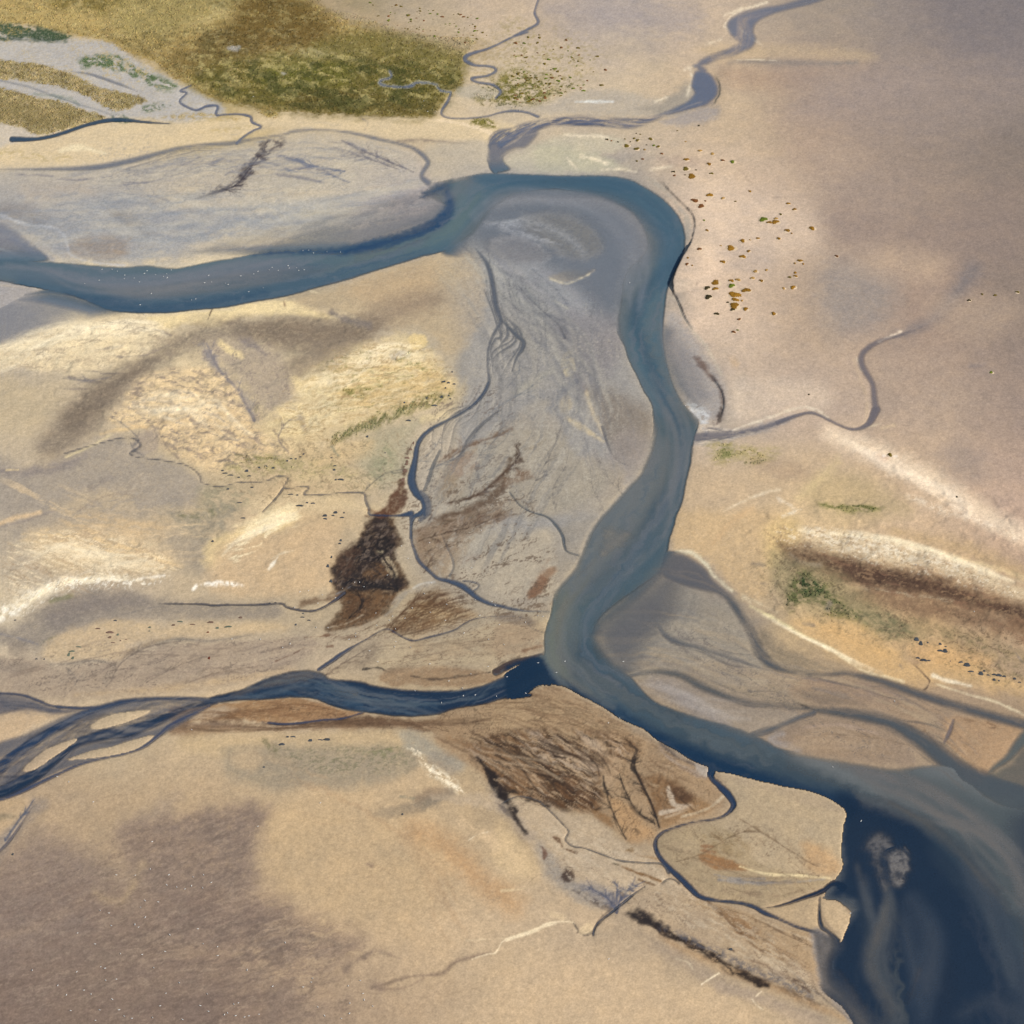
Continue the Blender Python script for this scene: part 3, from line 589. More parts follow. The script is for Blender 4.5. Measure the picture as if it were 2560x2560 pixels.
weave_water('A', '1830,930,40 1850,1060,34 1880,1190,36 1930,1270,56 1900,1350,60 1850,1440,34', .30, (104, 112, 122), 'creek', 12, 4, 5, 120, 3)
weave_water('A', '1850,1440,30 1780,1540,40 1700,1600,44 1640,1720,50 1600,1850,40', .24, (116, 120, 126), 'creek', 8, 3.5, 5, 130, 4)
weave_water('B', '1010,1592,16 920,1620,18 820,1638,20 730,1648,34', .30, (104, 106, 118), 'creek', 9, 3, 4, 80, 3)
weave_water('B', '-140,960,60 -60,1060,70 40,1160,80 160,1280,80', .16, (122, 126, 134), 'creek', 9, 5, 7, 160, 6)
weave_water('A', '380,660,30 640,580,24 860,550,24 1060,515,16', .2, (126, 132, 144), 'creek', 8, 3, 5, 140, 7)
WCOL[..., 0] *= 1.03
# ---------------------------------------------------------------- ground: what covers the flats
LIL, GREYW, CREAM, PALE, WHITE = (164, 160, 160), (170, 166, 160), (214, 194, 152), (224, 208, 172), (232, 222, 204)
OCH, BRN, DBR, TAUPE, DK = (198, 168, 116), (112, 86, 58), (66, 48, 40), (142, 126, 110), (70, 64, 66)
GRN, DGRN, OLV, STRAW, AMB = (104, 106, 56), (70, 86, 58), (112, 102, 22), (186, 160, 94), (124, 100, 34)
# --- upper left: grey inlets, beach band
G('A', '-40,90 120,95 270,140 420,160 520,230 640,290 740,350 820,385 840,430 700,470 560,450 440,450 300,420 160,380 -40,340', (180, 174, 168), .95, 10, 6, wet=.5)
G('A', '-40,455 80,482 140,515 240,500 330,475 430,452 560,455 700,462 900,440 960,450 1060,425 1200,430 1450,445 1640,440 1932,470 1840,530 1500,525 1400,505 1250,488 1000,485 850,540 650,560 500,590 350,622 150,632 -40,632', (208, 187, 150), .9, 10, 4)
G('A', '-40,455 80,482 140,515 60,540 -40,560', (190, 180, 168), .7, 8, 5)
GS('A', '230,570,6 280,560,12 330,562,6 400,580,3', PALE, .8, 6, 4)
G('A', '-40,560 100,575 260,590 240,605 100,600 -40,590', (176, 158, 108), .55, 8, 6, (0, 14, 5, .42, .6), veg=.5)
G('A', '620,440 760,425 880,440 900,455 760,450 640,450', (176, 154, 96), .7, 6, 3, (5, 12, 4, .40, .56), veg=.6)
G('A', '800,490 930,475 950,482 840,500', (180, 158, 100), .5, 4, 3, (5, 10, 4, .45, .6), veg=.4)
GS('A', '1060,425,3 1200,430,4 1330,434,3 1450,448,4 1600,450,5 1750,470,4 1850,500,5', (226, 204, 172), .7, 4, 3)
# marsh
MARSH = '-60,-60 -60,85 100,92 260,130 330,140 420,163 470,195 540,220 610,250 650,290 720,320 760,352 830,385 950,402 1000,440 1045,440 1062,420 1200,428 1330,432 1450,440 1600,442 1650,425 1662,400 1700,350 1745,320 1738,260 1760,200 1790,150 1650,140 1500,110 1350,60 1200,20 1150,-60'
G('A', MARSH, (172, 146, 82), 1, 5, 5, field='f', veg=1)
G('A', '1180,-60 1320,20 1480,80 1650,120 1800,140 1850,200 1780,220 1600,170 1400,110 1250,50 1100,-60', (176, 156, 126), .8, 22, 16, veg=.28)
G('A', '-60,-60 420,-60 520,40 420,120 200,110 -60,80', (190, 164, 98), .8, 30, 10)
G('A', '150,-60 420,-60 480,60 300,50 200,20', (132, 114, 40), .85, 18, 8, (20, 50, 20, .36, .6))
G('A', '500,-60 900,-60 880,60 700,120 560,150 440,100', (168, 150, 88), .8, 30, 10)
G('A', '700,80 860,20 900,80 800,110 700,110', (206, 182, 120), .6, 14, 8, (-20, 40, 14, .4, .6))
G('A', '900,-60 1000,-60 1180,20 1260,120 1200,200 1000,200 850,190 800,130 880,70', AMB, .95, 34, 12)
G('A', '780,120 860,120 980,200 840,220 740,200', (112, 92, 34), .6, 24, 8)
G('A', '700,190 880,200 960,260 900,300 700,290 620,250', (124, 102, 40), .7, 24, 10)
G('A', '900,230 1100,215 1300,220 1500,200 1740,260 1740,320 1700,350 1660,400 1600,440 1330,430 1060,418 960,395 840,370 720,310 760,260', OLV, .92, 28, 10)
G('A', '1180,170 1350,120 1500,130 1740,200 1740,280 1600,240 1400,220 1200,220', (128, 116, 46), .8, 20, 10)
G('A', '1020,230 1200,220 1330,250 1300,320 1100,330 980,300', (116, 112, 18), .7, 30, 10)
G('A', '1100,350 1330,340 1450,380 1620,400 1600,440 1330,430 1100,415', (108, 92, 22), .7, 16, 10)
G('A', '1000,200 1150,170 1300,210 1200,240 1050,240', (172, 154, 92), .6, 12, 10, (0, 30, 10, .42, .58))
G('A', MARSH, (206, 186, 122), .30, 5, 2, (-6, 26, 9, .56, .70, 5))
G('A', MARSH, (78, 70, 16), .35, 5, 2, (8, 13, 6, .56, .72, 8))
G('A', MARSH, (214, 200, 150), .18, 5, 2, (8, 8, 4, .60, .74, 11))
G('A', MARSH, (60, 54, 14), .25, 5, 2, (0, 5, 3, .56, .70, 13))
G('A', '860,180 905,175 905,195 875,195', (180, 172, 160), .8, 4, 3, wet=.4)
G('A', '1060,275 1085,280 1070,288', (180, 172, 160), .7, 3, 2)
G('A', '1120,170 1190,175 1250,200 1180,215 1100,205', (178, 164, 112), .6, 8, 6, (0, 20, 8, .4, .58))
for s in ('1470,268,5 1476,290,6 1435,305,6 1440,320,6 1500,328,5 1550,325,8 1570,312,6 1640,318,5 1660,340,6 1700,348,5',):
    GS('A', s, (172, 166, 150), .9, 3)
ISL1 = '-60,232 60,235 150,245 270,280 370,330 480,353 555,378 505,402 450,420 400,405 340,372 250,335 130,312 60,300 -60,296'
ISL2 = '-60,333 60,345 150,373 230,383 330,420 400,442 330,466 240,490 140,510 80,480 -60,450'
for s in (ISL1, ISL2):
    G('A', s, (164, 144, 78), 1, 4, 4, field='f', veg=1)
    G('A', s, (200, 174, 104), .6, 4, 2, (-14, 24, 9, .52, .66, 5))
    G('A', s, (104, 86, 30), .6, 4, 2, (10, 9, 5, .55, .70, 8))
G('A', '-60,380 150,400 300,440 200,480 80,460 -60,440', (148, 128, 60), .6, 14, 6)
G('A', '-60,92 120,98 262,130 270,152 180,162 100,150 -60,150', (74, 92, 62), .95, 6, 5, (6, 40, 9, .36, .54), veg=.4)
G('A', '-60,140 200,150 170,160 -60,150', (64, 82, 62), .6, 4, 3)
G('A', '300,222 360,212 440,215 520,250 600,290 672,320 660,342 580,330 500,290 400,262 320,255', (96, 114, 76), .95, 10, 8, (12, 14, 7, .36, .56), veg=.7)
G('A', '540,405 610,392 640,400 560,425', (92, 110, 76), .8, 6, 4, (0, 10, 5, .38, .55), veg=.6)
G('A', '420,432 470,438 500,452 470,462 430,455', (86, 106, 78), .9, 5, 3, (20, 10, 5, .34, .55))
G('A', '300,398 260,380 150,360 140,352 260,365', (116, 130, 112), .5, 5)
# plants straying over the sand, right of the marsh
G('B', '-40,110 60,90 200,120 300,170 330,220 260,330 120,390 60,395 -40,390', (150, 136, 74), .55, 40, 20, (0, 9, 5, .52, .66), veg=.55)
G('B', '-40,280 40,270 110,310 140,350 110,395 -40,395', (122, 118, 44), .85, 18, 12, (0, 10, 6, .36, .56), veg=.9)
G('B', '100,320 230,300 210,340 120,365', (120, 116, 48), .6, 10, 8, (0, 10, 6, .46, .62), veg=.7)
G('A', '1820,340 1900,310 1932,330 1932,390 1860,380 1800,385 1780,372', (124, 116, 44), .8, 8, 6, (0, 10, 6, .38, .56), veg=.8)
G('A', '1780,455 1820,445 1870,465 1880,490 1840,480 1790,478', (126, 120, 52), .9, 6, 6, (10, 10, 6, .36, .54), veg=.8)
G('A', '1700,180 1900,120 1932,300 1800,320 1760,300 1780,250', (160, 140, 90), .4, 20, 12, (0, 8, 5, .50, .66), veg=.4)
G('A', '1730,330 1800,325 1900,345 1850,372 1760,372 1720,360', (178, 168, 150), .8, 8, 4)
# --- upper left flats: wet, streaked
G('A', '-40,645 200,650 450,625 700,575 860,548 1000,535 1150,500 1400,520 1560,580 1580,680 1300,750 1000,790 700,800 450,800 200,780 -40,760', (182, 172, 158), .7, 24, 10, wet=.4)
G('A', '-40,760 300,720 600,790 900,800 1250,750 1580,690 1450,720 1100,800 800,880 650,960 400,985 200,950 60,850 -40,820', (164, 162, 162), .85, 22, 12, wet=.6)
G('A', '-40,690 300,700 700,760 900,830 700,960 300,960 100,900 -40,800', (158, 154, 152), .6, 40, 14)
G('A', '100,700 300,690 360,740 200,780 100,760', (186, 170, 150), .6, 30, 10)
G('A', '-40,780 60,770 180,830 120,850 -40,810', (140, 132, 126), .7, 20, 8)
G('A', '430,780 530,830 560,890 480,870 420,820', (140, 132, 124), .7, 22, 8)
G('A', '270,910 400,890 490,920 440,985 320,980 260,950', (158, 138, 116), .75, 16, 8)
G('A', '600,700 900,720 1300,710 1580,690 1250,745 1000,770 700,790 560,750', (190, 172, 144), .5, 20, 8, (-6, 120, 14, .34, .62))
for s in ('560,810,3 800,800,5 1000,782,6 1200,758,5 1400,730,3', '600,860,4 800,850,7 1000,815,7 1150,790,4', '640,905,4 850,880,6 1050,850,7 1250,820,4', '380,770,3 560,760,4 660,765,2', '430,640,3 560,640,5 700,600,3'):
    GS('A', s, (128, 132, 142), .55, 8, 3, wet=.7)
GS('A', '-30,800,4 60,835,5 130,855,3 170,855,4 220,870,4 245,900,4 255,930,4 270,965,3 350,990,3 470,1002,3', (196, 196, 200), .6, 4, 1, wet=.5)
GS('A', '-30,850,5 60,900,12 120,950,14 200,980,5', (134, 142, 162), .6, 10, 4, wet=.8)
GS('A', '-30,930,3 40,950,5 90,975,3', (206, 204, 202), .7, 3, 1)
GS('A', '1060,540,10 1015,553,22 990,580,22 960,615,22 925,655,20 895,690,14 850,718,8 790,738,5 735,752,2', (72, 60, 66), .85, 8, 10, (-50, 26, 9, .30, .52), wet=.5)
GS('A', '985,560,3 960,600,5 930,640,5 900,680,4 860,705,4 800,735,3', (52, 46, 62), .8, 5, 2)
for s in ('940,612,2 900,640,4 850,660,2', '870,580,1 830,600,3 770,640,2 700,655,1', '1050,590,2 1100,600,5 1180,630,6 1290,645,3', '1080,640,2 1200,640,4 1300,685,3', '1040,660,2 1120,670,5 1220,690,4', '1290,530,2 1360,560,4 1420,590,3 1560,650,1', '1320,550,1 1380,570,3', '1240,560,1 1310,570,2 1400,600,2', '1330,620,1 1380,600,3 1440,615,2 1470,630,1', '520,745,2 570,740,4 640,760,2', '460,690,1 560,690,3 600,680,1', '200,675,1 300,680,3 420,665,1', '60,660,2 200,665,2', '640,650,1 720,610,2 800,575,1'):
    GS('A', s, (112, 112, 126), .62, 4, 3, wet=.6)
GS('A', '1500,535,4 1560,530,6 1660,535,4 1760,545,2', (120, 108, 104), .7, 5, 4)
G('A', '1600,560 1700,540 1840,540 1830,640 1650,685 1620,660', (184, 172, 152), .7, 12, 4)
GS('A', '1370,450,2 1390,465,2 1375,490,2', (140, 130, 122), .6, 2, 2)
# --- middle of the upper picture
G('B', '-40,395 120,395 220,355 400,340 560,380 680,330 700,390 600,435 440,440 300,430 100,430 -40,415', (180, 168, 152), .8, 12, 6, wet=.4)
G('B', '480,410 560,390 660,310 690,340 660,390 560,430', (156, 146, 132), .8, 14, 6)
GS('B', '240,386,2 300,384,4 380,385,3', (214, 214, 210), .8, 3, 3)
G('B', '560,460 640,430 740,400 780,410 760,450 640,475', (160, 152, 150), .7, 10, 4, wet=.5)
G('B', '-40,620 60,560 200,510 400,520 420,560 330,590 440,640 300,655 60,650', (192, 182, 158), .7, 12, 6)
G('B', '90,560 200,550 330,590 400,620 340,640 200,650 100,640', (182, 176, 150), .6, 14, 6)
for s in ('200,512,3 300,515,5 360,518,4', '260,590,3 320,605,6 360,620,5', '340,640,2 400,640,3 470,650,2', '210,600,3 240,635,3', '730,170,2 790,150,2', '800,60,3 850,40,4 960,10,3', '800,100,3 830,120,3', '650,265,4 690,250,3', '520,640,2 600,632,3', '940,170,1 850,100,1', '580,370,3 540,385,2'):
    GS('B', s, (228, 212, 184), .7, 5, 3)
G('B', '130,20 400,10 700,30 690,110 560,120 300,90 160,80', (160, 150, 150), .55, 50, 20)
G('B', '700,180 900,170 1300,190 1360,230 1100,232 860,222 780,225', (194, 170, 134), .6, 16, 6)
GS('B', '820,238,3 900,234,7 1000,240,10 1100,242,10 1180,244,6 1300,238,4', (134, 128, 122), .85, 9, 3, wet=.6)
GS('B', '850,228,1 920,226,2 1000,231,1', (220, 206, 180), .7, 2, 1)
G('B', '790,250 950,250 1150,260 1100,330 900,340 800,320', (168, 142, 120), .6, 30, 8)
G('B', '1050,430 1150,370 1300,300 1500,260 1600,330 1400,400 1200,440', (162, 147, 140), .5, 50, 16)
G('B', '1500,-40 2000,-40 2000,400 1650,300 1550,150', (142, 129, 123), .6, 80, 20)
G('B', '1200,700 1300,640 1500,700 1450,860 1300,900 1190,840', (156, 139, 128), .5, 50, 20)
G('B', '1180,1000 1300,960 1450,1080 1400,1220 1240,1260 1160,1150', (152, 142, 136), .75, 50, 14)
G('B', '1260,930 1500,930 1640,980 1560,1060 1380,1040 1280,980', (186, 162, 138), .7, 40, 10)
GS('B', '1440,1268,6 1500,1250,9 1580,1210,16 1660,1130,24 1740,1020,34', (130, 122, 122), .8, 22, 6)
GS('B', '690,1650,30 760,1642,26 840,1636,20 920,1620,16 1000,1595,14 1060,1570,10', (150, 144, 144), .8, 8, 4)
GS('B', '700,1630,3 780,1625,3 860,1622,3', (226, 216, 202), .8, 4, 4, (0, 20, 5, .36, .56))
GS('B', '690,1665,4 760,1660,3 860,1650,3', (226, 214, 196), .8, 4, 4, (0, 20, 5, .36, .56))
GS('B', '805,90,3 830,58,4 880,36,3 960,12,3', (224, 208, 182), .7, 4, 3)
GS('B', '672,262,4 680,300,4 660,360,5', (216, 202, 178), .7, 5, 3)
G('B', '1560,1140 1800,1120 1932,1150 1850,1260 1650,1260', (180, 158, 136), .5, 40, 10)
G('B', '640,740 760,700 1000,740 1150,820 1140,950 900,1000 700,900', (208, 186, 164), .6, 50, 10)
G('B', '780,950 880,930 980,960 960,1020 840,1020 790,990', (176, 160, 148), .5, 30, 8)
G('B', '560,600 720,600 730,625 600,622', (176, 154, 136), .6, 14, 6)
GS('B', '1120,740,1 980,745,1 900,690,2 860,640,1', (160, 140, 124), .4, 4, 4)
# sandbank interior of the bend and the belt of wet flats below it
G('B', '-160,760 80,740 300,790 470,930 480,1040 420,1120 380,1250 420,1340 500,1500 530,1620 480,1760 340,1932 -160,1932', (162, 155, 146), .85, 16, 6, wet=.5)
G('B', '-160,720 0,690 120,690 260,720 400,790 480,880 500,960 470,1040 430,1120 380,1230 320,1220 220,1120 60,1010 -120,960', (141, 143, 150), .9, 80, 8, wet=.7)
G('B', '40,820 170,800 270,828 340,890 352,930 320,965 250,982 180,960 130,930 60,880', (134, 128, 120), .9, 22, 4)
G('B', '-100,900 0,885 90,915 148,962 110,990 0,995 -100,960', (138, 132, 130), .85, 14, 4)
G('B', '-100,840 40,850 160,900 200,940 120,920 20,880 -100,870', (184, 180, 180), .5, 10, 4, (18, 70, 8, .4, .6))
G('B', '-60,1000 100,1010 330,1000 380,1080 330,1200 200,1220 60,1120', (160, 152, 150), .6, 20, 8, (35, 80, 14, .3, .6))
G('B', '140,1050 210,1068 300,1030 300,1015 210,1020', (168, 150, 122), .8, 7, 4)
GS('B', '145,1052,3 210,1070,3 290,1035,3', (214, 194, 148), .8, 3, 1)
GS('B', '160,1135,3 210,1165,4', (204, 190, 152), .6, 4, 1)
GS('B', '215,1205,3 250,1225,3', (200, 184, 146), .6, 4, 1)
G('B', '150,1200 380,1180 420,1280 380,1400 300,1480 230,1480 200,1380', (146, 138, 136), .8, 24, 8, wet=.6)
G('B', '190,1350 215,1320 238,1360 235,1410 205,1425 188,1400', (200, 180, 132), .9, 4, 3, (0, 12, 6, .25, .5))
G('B', '280,1480 330,1460 430,1500 520,1560 530,1640 480,1720 400,1720 340,1620', (146, 130, 110), .85, 26, 6)
GS('B', '280,1480,5 300,1545,8 330,1600,8 345,1640,6', (204, 182, 138), .85, 5, 1)
GS('B', '205,1582,6 260,1610,9 310,1645,9 345,1665,6', (200, 178, 130), .85, 5, 2)
G('B', '180,1520 210,1490 225,1540 190,1560', (190, 170, 128), .6, 5, 2)
G('B', '380,1650 500,1640 500,1740 380,1880 340,1860', (160, 146, 134), .7, 20, 6)
GS('B', '30,1100,3 80,1160,5 150,1230,6 200,1330,10 230,1440,16', (118, 118, 126), .55, 9, 4, wet=.7)
GS('B', '235,1440,14 160,1510,16 160,1560,16 200,1600,10', (126, 126, 132), .6, 9, 3, wet=.7)
GS('B', '200,1620,8 180,1700,10 130,1760,6 20,1800,4', (134, 132, 130), .6, 8, 3)
GS('B', '0,1570,14 60,1530,14 120,1500,14', (136, 136, 140), .4, 16, 4)
GS('B', '20,1480,10 100,1430,14 150,1400,8', (178, 168, 140), .5, 12, 4)
GS('B', '0,1600,14 80,1540,20 130,1520,12', (180, 164, 136), .5, 14, 4)
G('B', '-40,1620 130,1560 200,1640 180,1720 60,1790 -40,1800', (176, 160, 134), .7, 18, 5)
G('B', '-40,1820 120,1780 250,1720 340,1740 420,1780 350,1932 -40,1932', (174, 158, 132), .7, 14, 5)
for s in ('160,1880,2 170,1820,3 200,1760,4 210,1700,3', '300,1780,3 320,1850,4 330,1890,2', '360,1830,2 340,1780,4 310,1700,4'):
    GS('B', s, (138, 128, 122), .5, 6, 3)
# right shelf of the river and the stream mouth
G('B', '580,1200 640,1200 730,1330 800,1450 800,1560 740,1590 680,1540 620,1400', (164, 157, 153), .85, 20, 6, wet=.5)
GS('B', '690,1350,5 715,1370,14 735,1405,12 750,1420,4', (116, 94, 82), .85, 6, 5)
GS('B', '750,1420,5 775,1450,6 795,1500,5 797,1540,7 780,1580,13 765,1590,8', (104, 82, 72), .75, 6, 5, (70, 14, 8, .3, .55))
GS('B', '790,1540,4 783,1585,9', (58, 44, 42), .85, 5, 3)
GS('B', '590,1120,3 630,1140,3 640,1190,3 690,1260,4 740,1320,4 790,1420,3', (190, 178, 158), .6, 4, 3)
G('B', '662,1530 690,1525 735,1540 745,1580 720,1620 705,1590', (198, 196, 194), .9, 5, 4, (30, 14, 7, .3, .52))
G('B', '700,1600 760,1590 800,1620 900,1620 900,1640 800,1655 720,1680 690,1680 690,1640', (206, 190, 170), .9, 5, 4, (-4, 26, 5, .40, .56))
G('B', '800,1560 840,1440 880,1430 870,1560 800,1620', (178, 164, 148), .6, 20, 6)
G('B', '840,1450 1000,1430 1180,1460 1180,1540 1000,1560 860,1590', (206, 186, 164), .6, 24, 6)
G('B', '820,1350 850,1360 850,1390 830,1380', (190, 160, 120), .5, 8, 4)
GS('B', '840,1620,3 960,1580,4 1060,1545,3 1130,1540,2 1190,1575,3', (220, 206, 182), .7, 4, 3)
GS('B', '1395,1618,5 1440,1608,5', (204, 180, 146), .8, 6, 2)
GS('B', '1300,1620,2 1390,1600,2', (214, 196, 166), .7, 3, 1)
GS('B', '1380,1290,3 1470,1250,4', (228, 208, 184), .8, 3, 2)
GS('B', '1300,1350,3 1320,1400,3', (204, 190, 168), .6, 3, 1)
GS('B', '1290,1360,4 1340,1520,4 1330,1600,4', (190, 168, 138), .5, 6, 2)
# --- right: the pale dune ridge and what lies below it
GS('B', '1200,1640,26 1330,1690,34 1480,1760,34 1620,1840,34 1760,1932,34 1900,2010,30 2100,2110,30', (226, 204, 176), .85, 26, 8)
GS('B', '1420,1790,5 1560,1850,7 1680,1920,6 1820,1990,6', (240, 220, 194), .5, 12, 4, (32, 6, 4, .38, .56))
GS('D', '1500,-60,6 1640,0,8 1760,40,8 1900,100,8', (240, 222, 196), .6, 12, 5, (32, 6, 4, .38, .56))
G('B', '1370,1720 1420,1725 1410,1745 1380,1740', (190, 150, 124), .6, 4, 3)
GS('B', '1400,1722,2 1450,1725,2', (224, 216, 210), .7, 3, 1)
G('B', '1640,1680 1760,1700 1800,1800 1700,1810 1620,1750', (150, 136, 128), .5, 30, 10)
GS('B', '1730,1385,6 1780,1380,6', (140, 128, 124), .6, 7, 3)
G('B', '740,1680 800,1660 900,1690 1000,1700 960,1750 850,1740 770,1760', (164, 152, 100), .75, 16, 10, (-6, 16, 7, .30, .56), veg=.5)
GS('B', '880,1750,5 930,1745,8 975,1730,4', (112, 116, 64), .85, 5, 4, (0, 8, 4, .3, .5), veg=.7)
G('B', '780,1690 830,1690 840,1720 790,1740', (120, 124, 70), .7, 8, 6, (30, 9, 5, .36, .54), veg=.6)
G('B', '690,1760 1000,1760 1180,1700 1220,1760 1100,1850 900,1932 660,1932', (190, 166, 134), .6, 30, 8)
G('B', '900,1740 1060,1740 1120,1800 1000,1810', (170, 146, 122), .5, 24, 8)
GS('B', '800,1932,2 880,1890,3 960,1860,4 1010,1850,2', (226, 208, 178), .75, 6, 3)
GS('B', '1000,1880,2 1050,1910,4 1070,1930,4', (230, 214, 190), .6, 6, 4)
G('B', '1120,1830 1250,1780 1450,1860 1500,1950 1250,1960 1120,1900', (178, 158, 118), .6, 30, 8)
GS('B', '1080,1880,8 1160,1810,12 1230,1740,10', (212, 190, 140), .5, 16, 4)
G('B', '1150,1905 1250,1905 1400,1915 1380,1932 1230,1935', (136, 134, 76), .7, 8, 6, (6, 12, 5, .32, .54), veg=.6)
GS('B', '1160,1915,4 1240,1912,7 1330,1918,7 1390,1925,3', (108, 112, 60), .8, 5, 5, (6, 9, 4, .34, .54), veg=.7)
# D quarter, upper right
G('D', '620,0 800,0 1000,0 1050,60 1000,160 960,320 880,330 760,210 660,150 610,140', (196, 168, 126), .8, 20, 6)
G('D', '960,60 1040,20 1100,60 1050,150 980,200 950,140', (210, 182, 124), .7, 22, 6)
GS('D', '760,120,6 830,40,8 900,-10,8', (208, 172, 124), .5, 12, 3)
GS('D', '1020,20,3 1060,5,6 1090,-5,4', (226, 214, 192), .7, 5, 5, (0, 10, 5, .36, .54))
G('D', '1080,60 1200,80 1300,90 1420,120 1560,160 1700,200 1932,290 1932,330 1750,270 1560,215 1420,200 1280,170 1150,130', (202, 182, 150), .85, 16, 8)
G('D', '1100,75 1250,70 1420,110 1700,195 1690,225 1500,190 1420,180 1300,150 1200,130', (222, 208, 184), .7, 10, 8, (14, 12, 6, .44, .64))
GS('D', '1440,108,4 1560,140,6 1700,180,6 1830,215,6 1990,270,6', (226, 204, 162), .85, 8, 2)
G('D', '1400,60 1600,90 1750,130 1932,220 1932,260 1700,170 1500,110', (190, 162, 118), .6, 18, 6)
BAND = '1010,120 1080,130 1180,150 1330,190 1480,220 1600,250 1750,300 1950,370 2300,500 2300,640 1960,470 1850,400 1700,360 1560,320 1400,300 1250,270 1120,230 1040,190'
G('D', BAND, (110, 84, 62), .9, 22, 12)
G('D', '1240,190 1400,215 1560,250 1700,300 1932,370 2300,500 2300,600 1932,440 1800,370 1600,320 1400,290 1280,250', (86, 62, 48), .75, 20, 10)
G('D', BAND, (60, 42, 36), .5, 14, 6, (16, 9, 5, .54, .70))
G('D', BAND, (172, 140, 104), .5, 14, 6, (14, 14, 5, .58, .72, 6))
G('D', '1450,300 1620,330 1760,370 1932,430 1932,480 1700,430 1500,390 1320,350 1250,310', (134, 106, 80), .8, 22, 10)
GS('D', '1300,285,2 1400,300,4 1550,320,5 1660,340,3', (176, 158, 130), .75, 6, 4, (10, 16, 5, .36, .56))
GS('D', '1050,160,3 1100,195,6 1160,205,4', (176, 158, 138), .7, 7, 5)
G('D', '980,150 1050,170 1200,230 1330,320 1450,400 1560,470 1400,470 1200,400 1050,330 980,260', (146, 134, 98), .7, 26, 12)
G('D', '1050,250 1110,235 1180,270 1220,320 1260,360 1180,350 1100,340 1050,380 1040,310', (98, 104, 62), .9, 14, 12, (20, 12, 6, .30, .54), veg=.6)
G('D', '1090,250 1150,270 1180,300 1150,320 1100,300', (58, 80, 46), .95, 9, 9, (30, 10, 5, .30, .52), veg=.8)
G('D', '1180,360 1280,360 1320,380 1290,410 1200,400', (88, 98, 56), .7, 8, 8, (20, 10, 5, .38, .56), veg=.6)
G('D', '1300,390 1400,380 1480,410 1520,450 1440,490 1340,450', (116, 114, 84), .75, 14, 10, (26, 16, 6, .34, .56), veg=.4)
G('D', '1500,400 1620,430 1740,470 1932,540 1932,580 1740,530 1560,470', (150, 132, 96), .7, 18, 8, (24, 20, 7, .30, .56), veg=.2)
G('D', '1080,405 1250,410 1400,480 1500,560 1560,560 1620,520 1740,560 1860,620 1950,650 1950,700 1700,650 1560,650 1500,660 1350,610 1180,520 1060,430', (202, 168, 116), .85, 24, 8)
G('D', '1160,430 1300,460 1450,550 1420,580 1260,510', (206, 168, 110), .6, 24, 8)
G('D', '1500,520 1650,500 1800,560 1760,600 1600,590', (204, 164, 108), .6, 24, 8)
GS('D', '900,355,3 1000,410,5 1100,470,5 1200,515,4 1270,560,3', (222, 208, 160), .8, 5, 3)
GS('D', '1090,475,3 1180,510,4 1260,560,4 1330,600,4 1420,625,4 1480,640,3', (228, 208, 168), .8, 4, 3)
GS('D', '1590,620,7 1650,640,7 1730,658,4', (226, 212, 186), .85, 5, 3)
GS('D', '1600,650,2 1720,690,4 1830,720,3 1950,775,3', (222, 206, 172), .75, 4, 3)
GS('D', '900,340,3 880,320,4 1000,380,2', (212, 198, 168), .5, 6, 4)
GS('D', '620,148,4 680,155,6 740,205,6 760,240,5 830,300,4', (214, 204, 176), .85, 5, 2)
GS('D', '890,375,1.5 940,380,1.5 1000,372,1.5', (134, 112, 94), .7, 1.5)
GS('D', '1515,575,1.5 1540,600,1.5 1560,620,2 1575,640,2.5 1565,665,2 1555,670,2.5', (96, 80, 68), .85, 2, 1)
GS('D', '1500,560,8 1530,570,8', (156, 130, 106), .6, 8, 4)
GS('D', '1880,510,1.5 1932,580,3', (116, 112, 110), .6, 4, 2)
for s in ('1100,425,6 1135,430,5', '910,195,5 950,205,4', '940,270,4 960,275,3', '1465,580,6 1470,590,4', '1200,340,8 1190,365,10'):
    GS('D', s, (132, 122, 110), .6, 5, 5)
# the great lilac bar right of the river and the bars below
G('D', '560,250 700,290 830,350 900,470 960,590 760,560 560,605 400,620 330,480 360,380', (150, 141, 128), .85, 26, 8, wet=.5)
G('D', '400,400 520,370 640,330 700,400 600,470 460,560 360,520', (130, 127, 124), .8, 60, 12, wet=.6)
G('D', '620,400 760,350 880,460 930,570 800,540 660,470', (154, 142, 124), .6, 30, 8, (22, 70, 10, .25, .6))
G('D', '460,590 560,520 700,540 900,600 980,640 1100,650 1200,700 1060,730 850,690 700,640 600,600', (156, 140, 118), .85, 16, 6, (16, 90, 9, .2, .6))
G('D', '1100,630 1280,630 1560,720 1680,780 1650,900 1500,800 1380,745 1160,735 1050,690', (158, 135, 110), .85, 14, 6)
G('D', '1100,620 1280,610 1480,680 1400,720 1200,680', (146, 126, 112), .6, 20, 8, (18, 50, 9, .3, .58))
G('D', '1640,770 1860,800 1932,830 1900,880 1760,1020 1660,930', (172, 142, 108), .9, 10, 4)
GS('D', '1680,770,3 1740,790,5 1820,810,5', (126, 98, 72), .8, 6, 5, (14, 26, 6, .3, .54))
G('D', '520,640 640,650 760,730 980,740 1080,770 950,830 850,850 700,740', (154, 140, 124), .85, 14, 6)
G('D', '520,640 620,650 720,740 860,830 780,800 600,700', (142, 136, 136), .6, 20, 6, wet=.6)
G('D', '970,860 1050,810 1150,785 1320,790 1430,830 1500,900 1520,960 1380,950 1200,930 1020,890', (152, 132, 112), .9, 12, 5)
G('D', '1050,870 1150,810 1320,810 1450,880 1380,930 1180,910', (160, 136, 108), .7, 20, 8, (10, 60, 10, .25, .58))
GS('D', '1100,815,4 1240,805,5 1380,840,4', (176, 154, 136), .6, 5, 2)
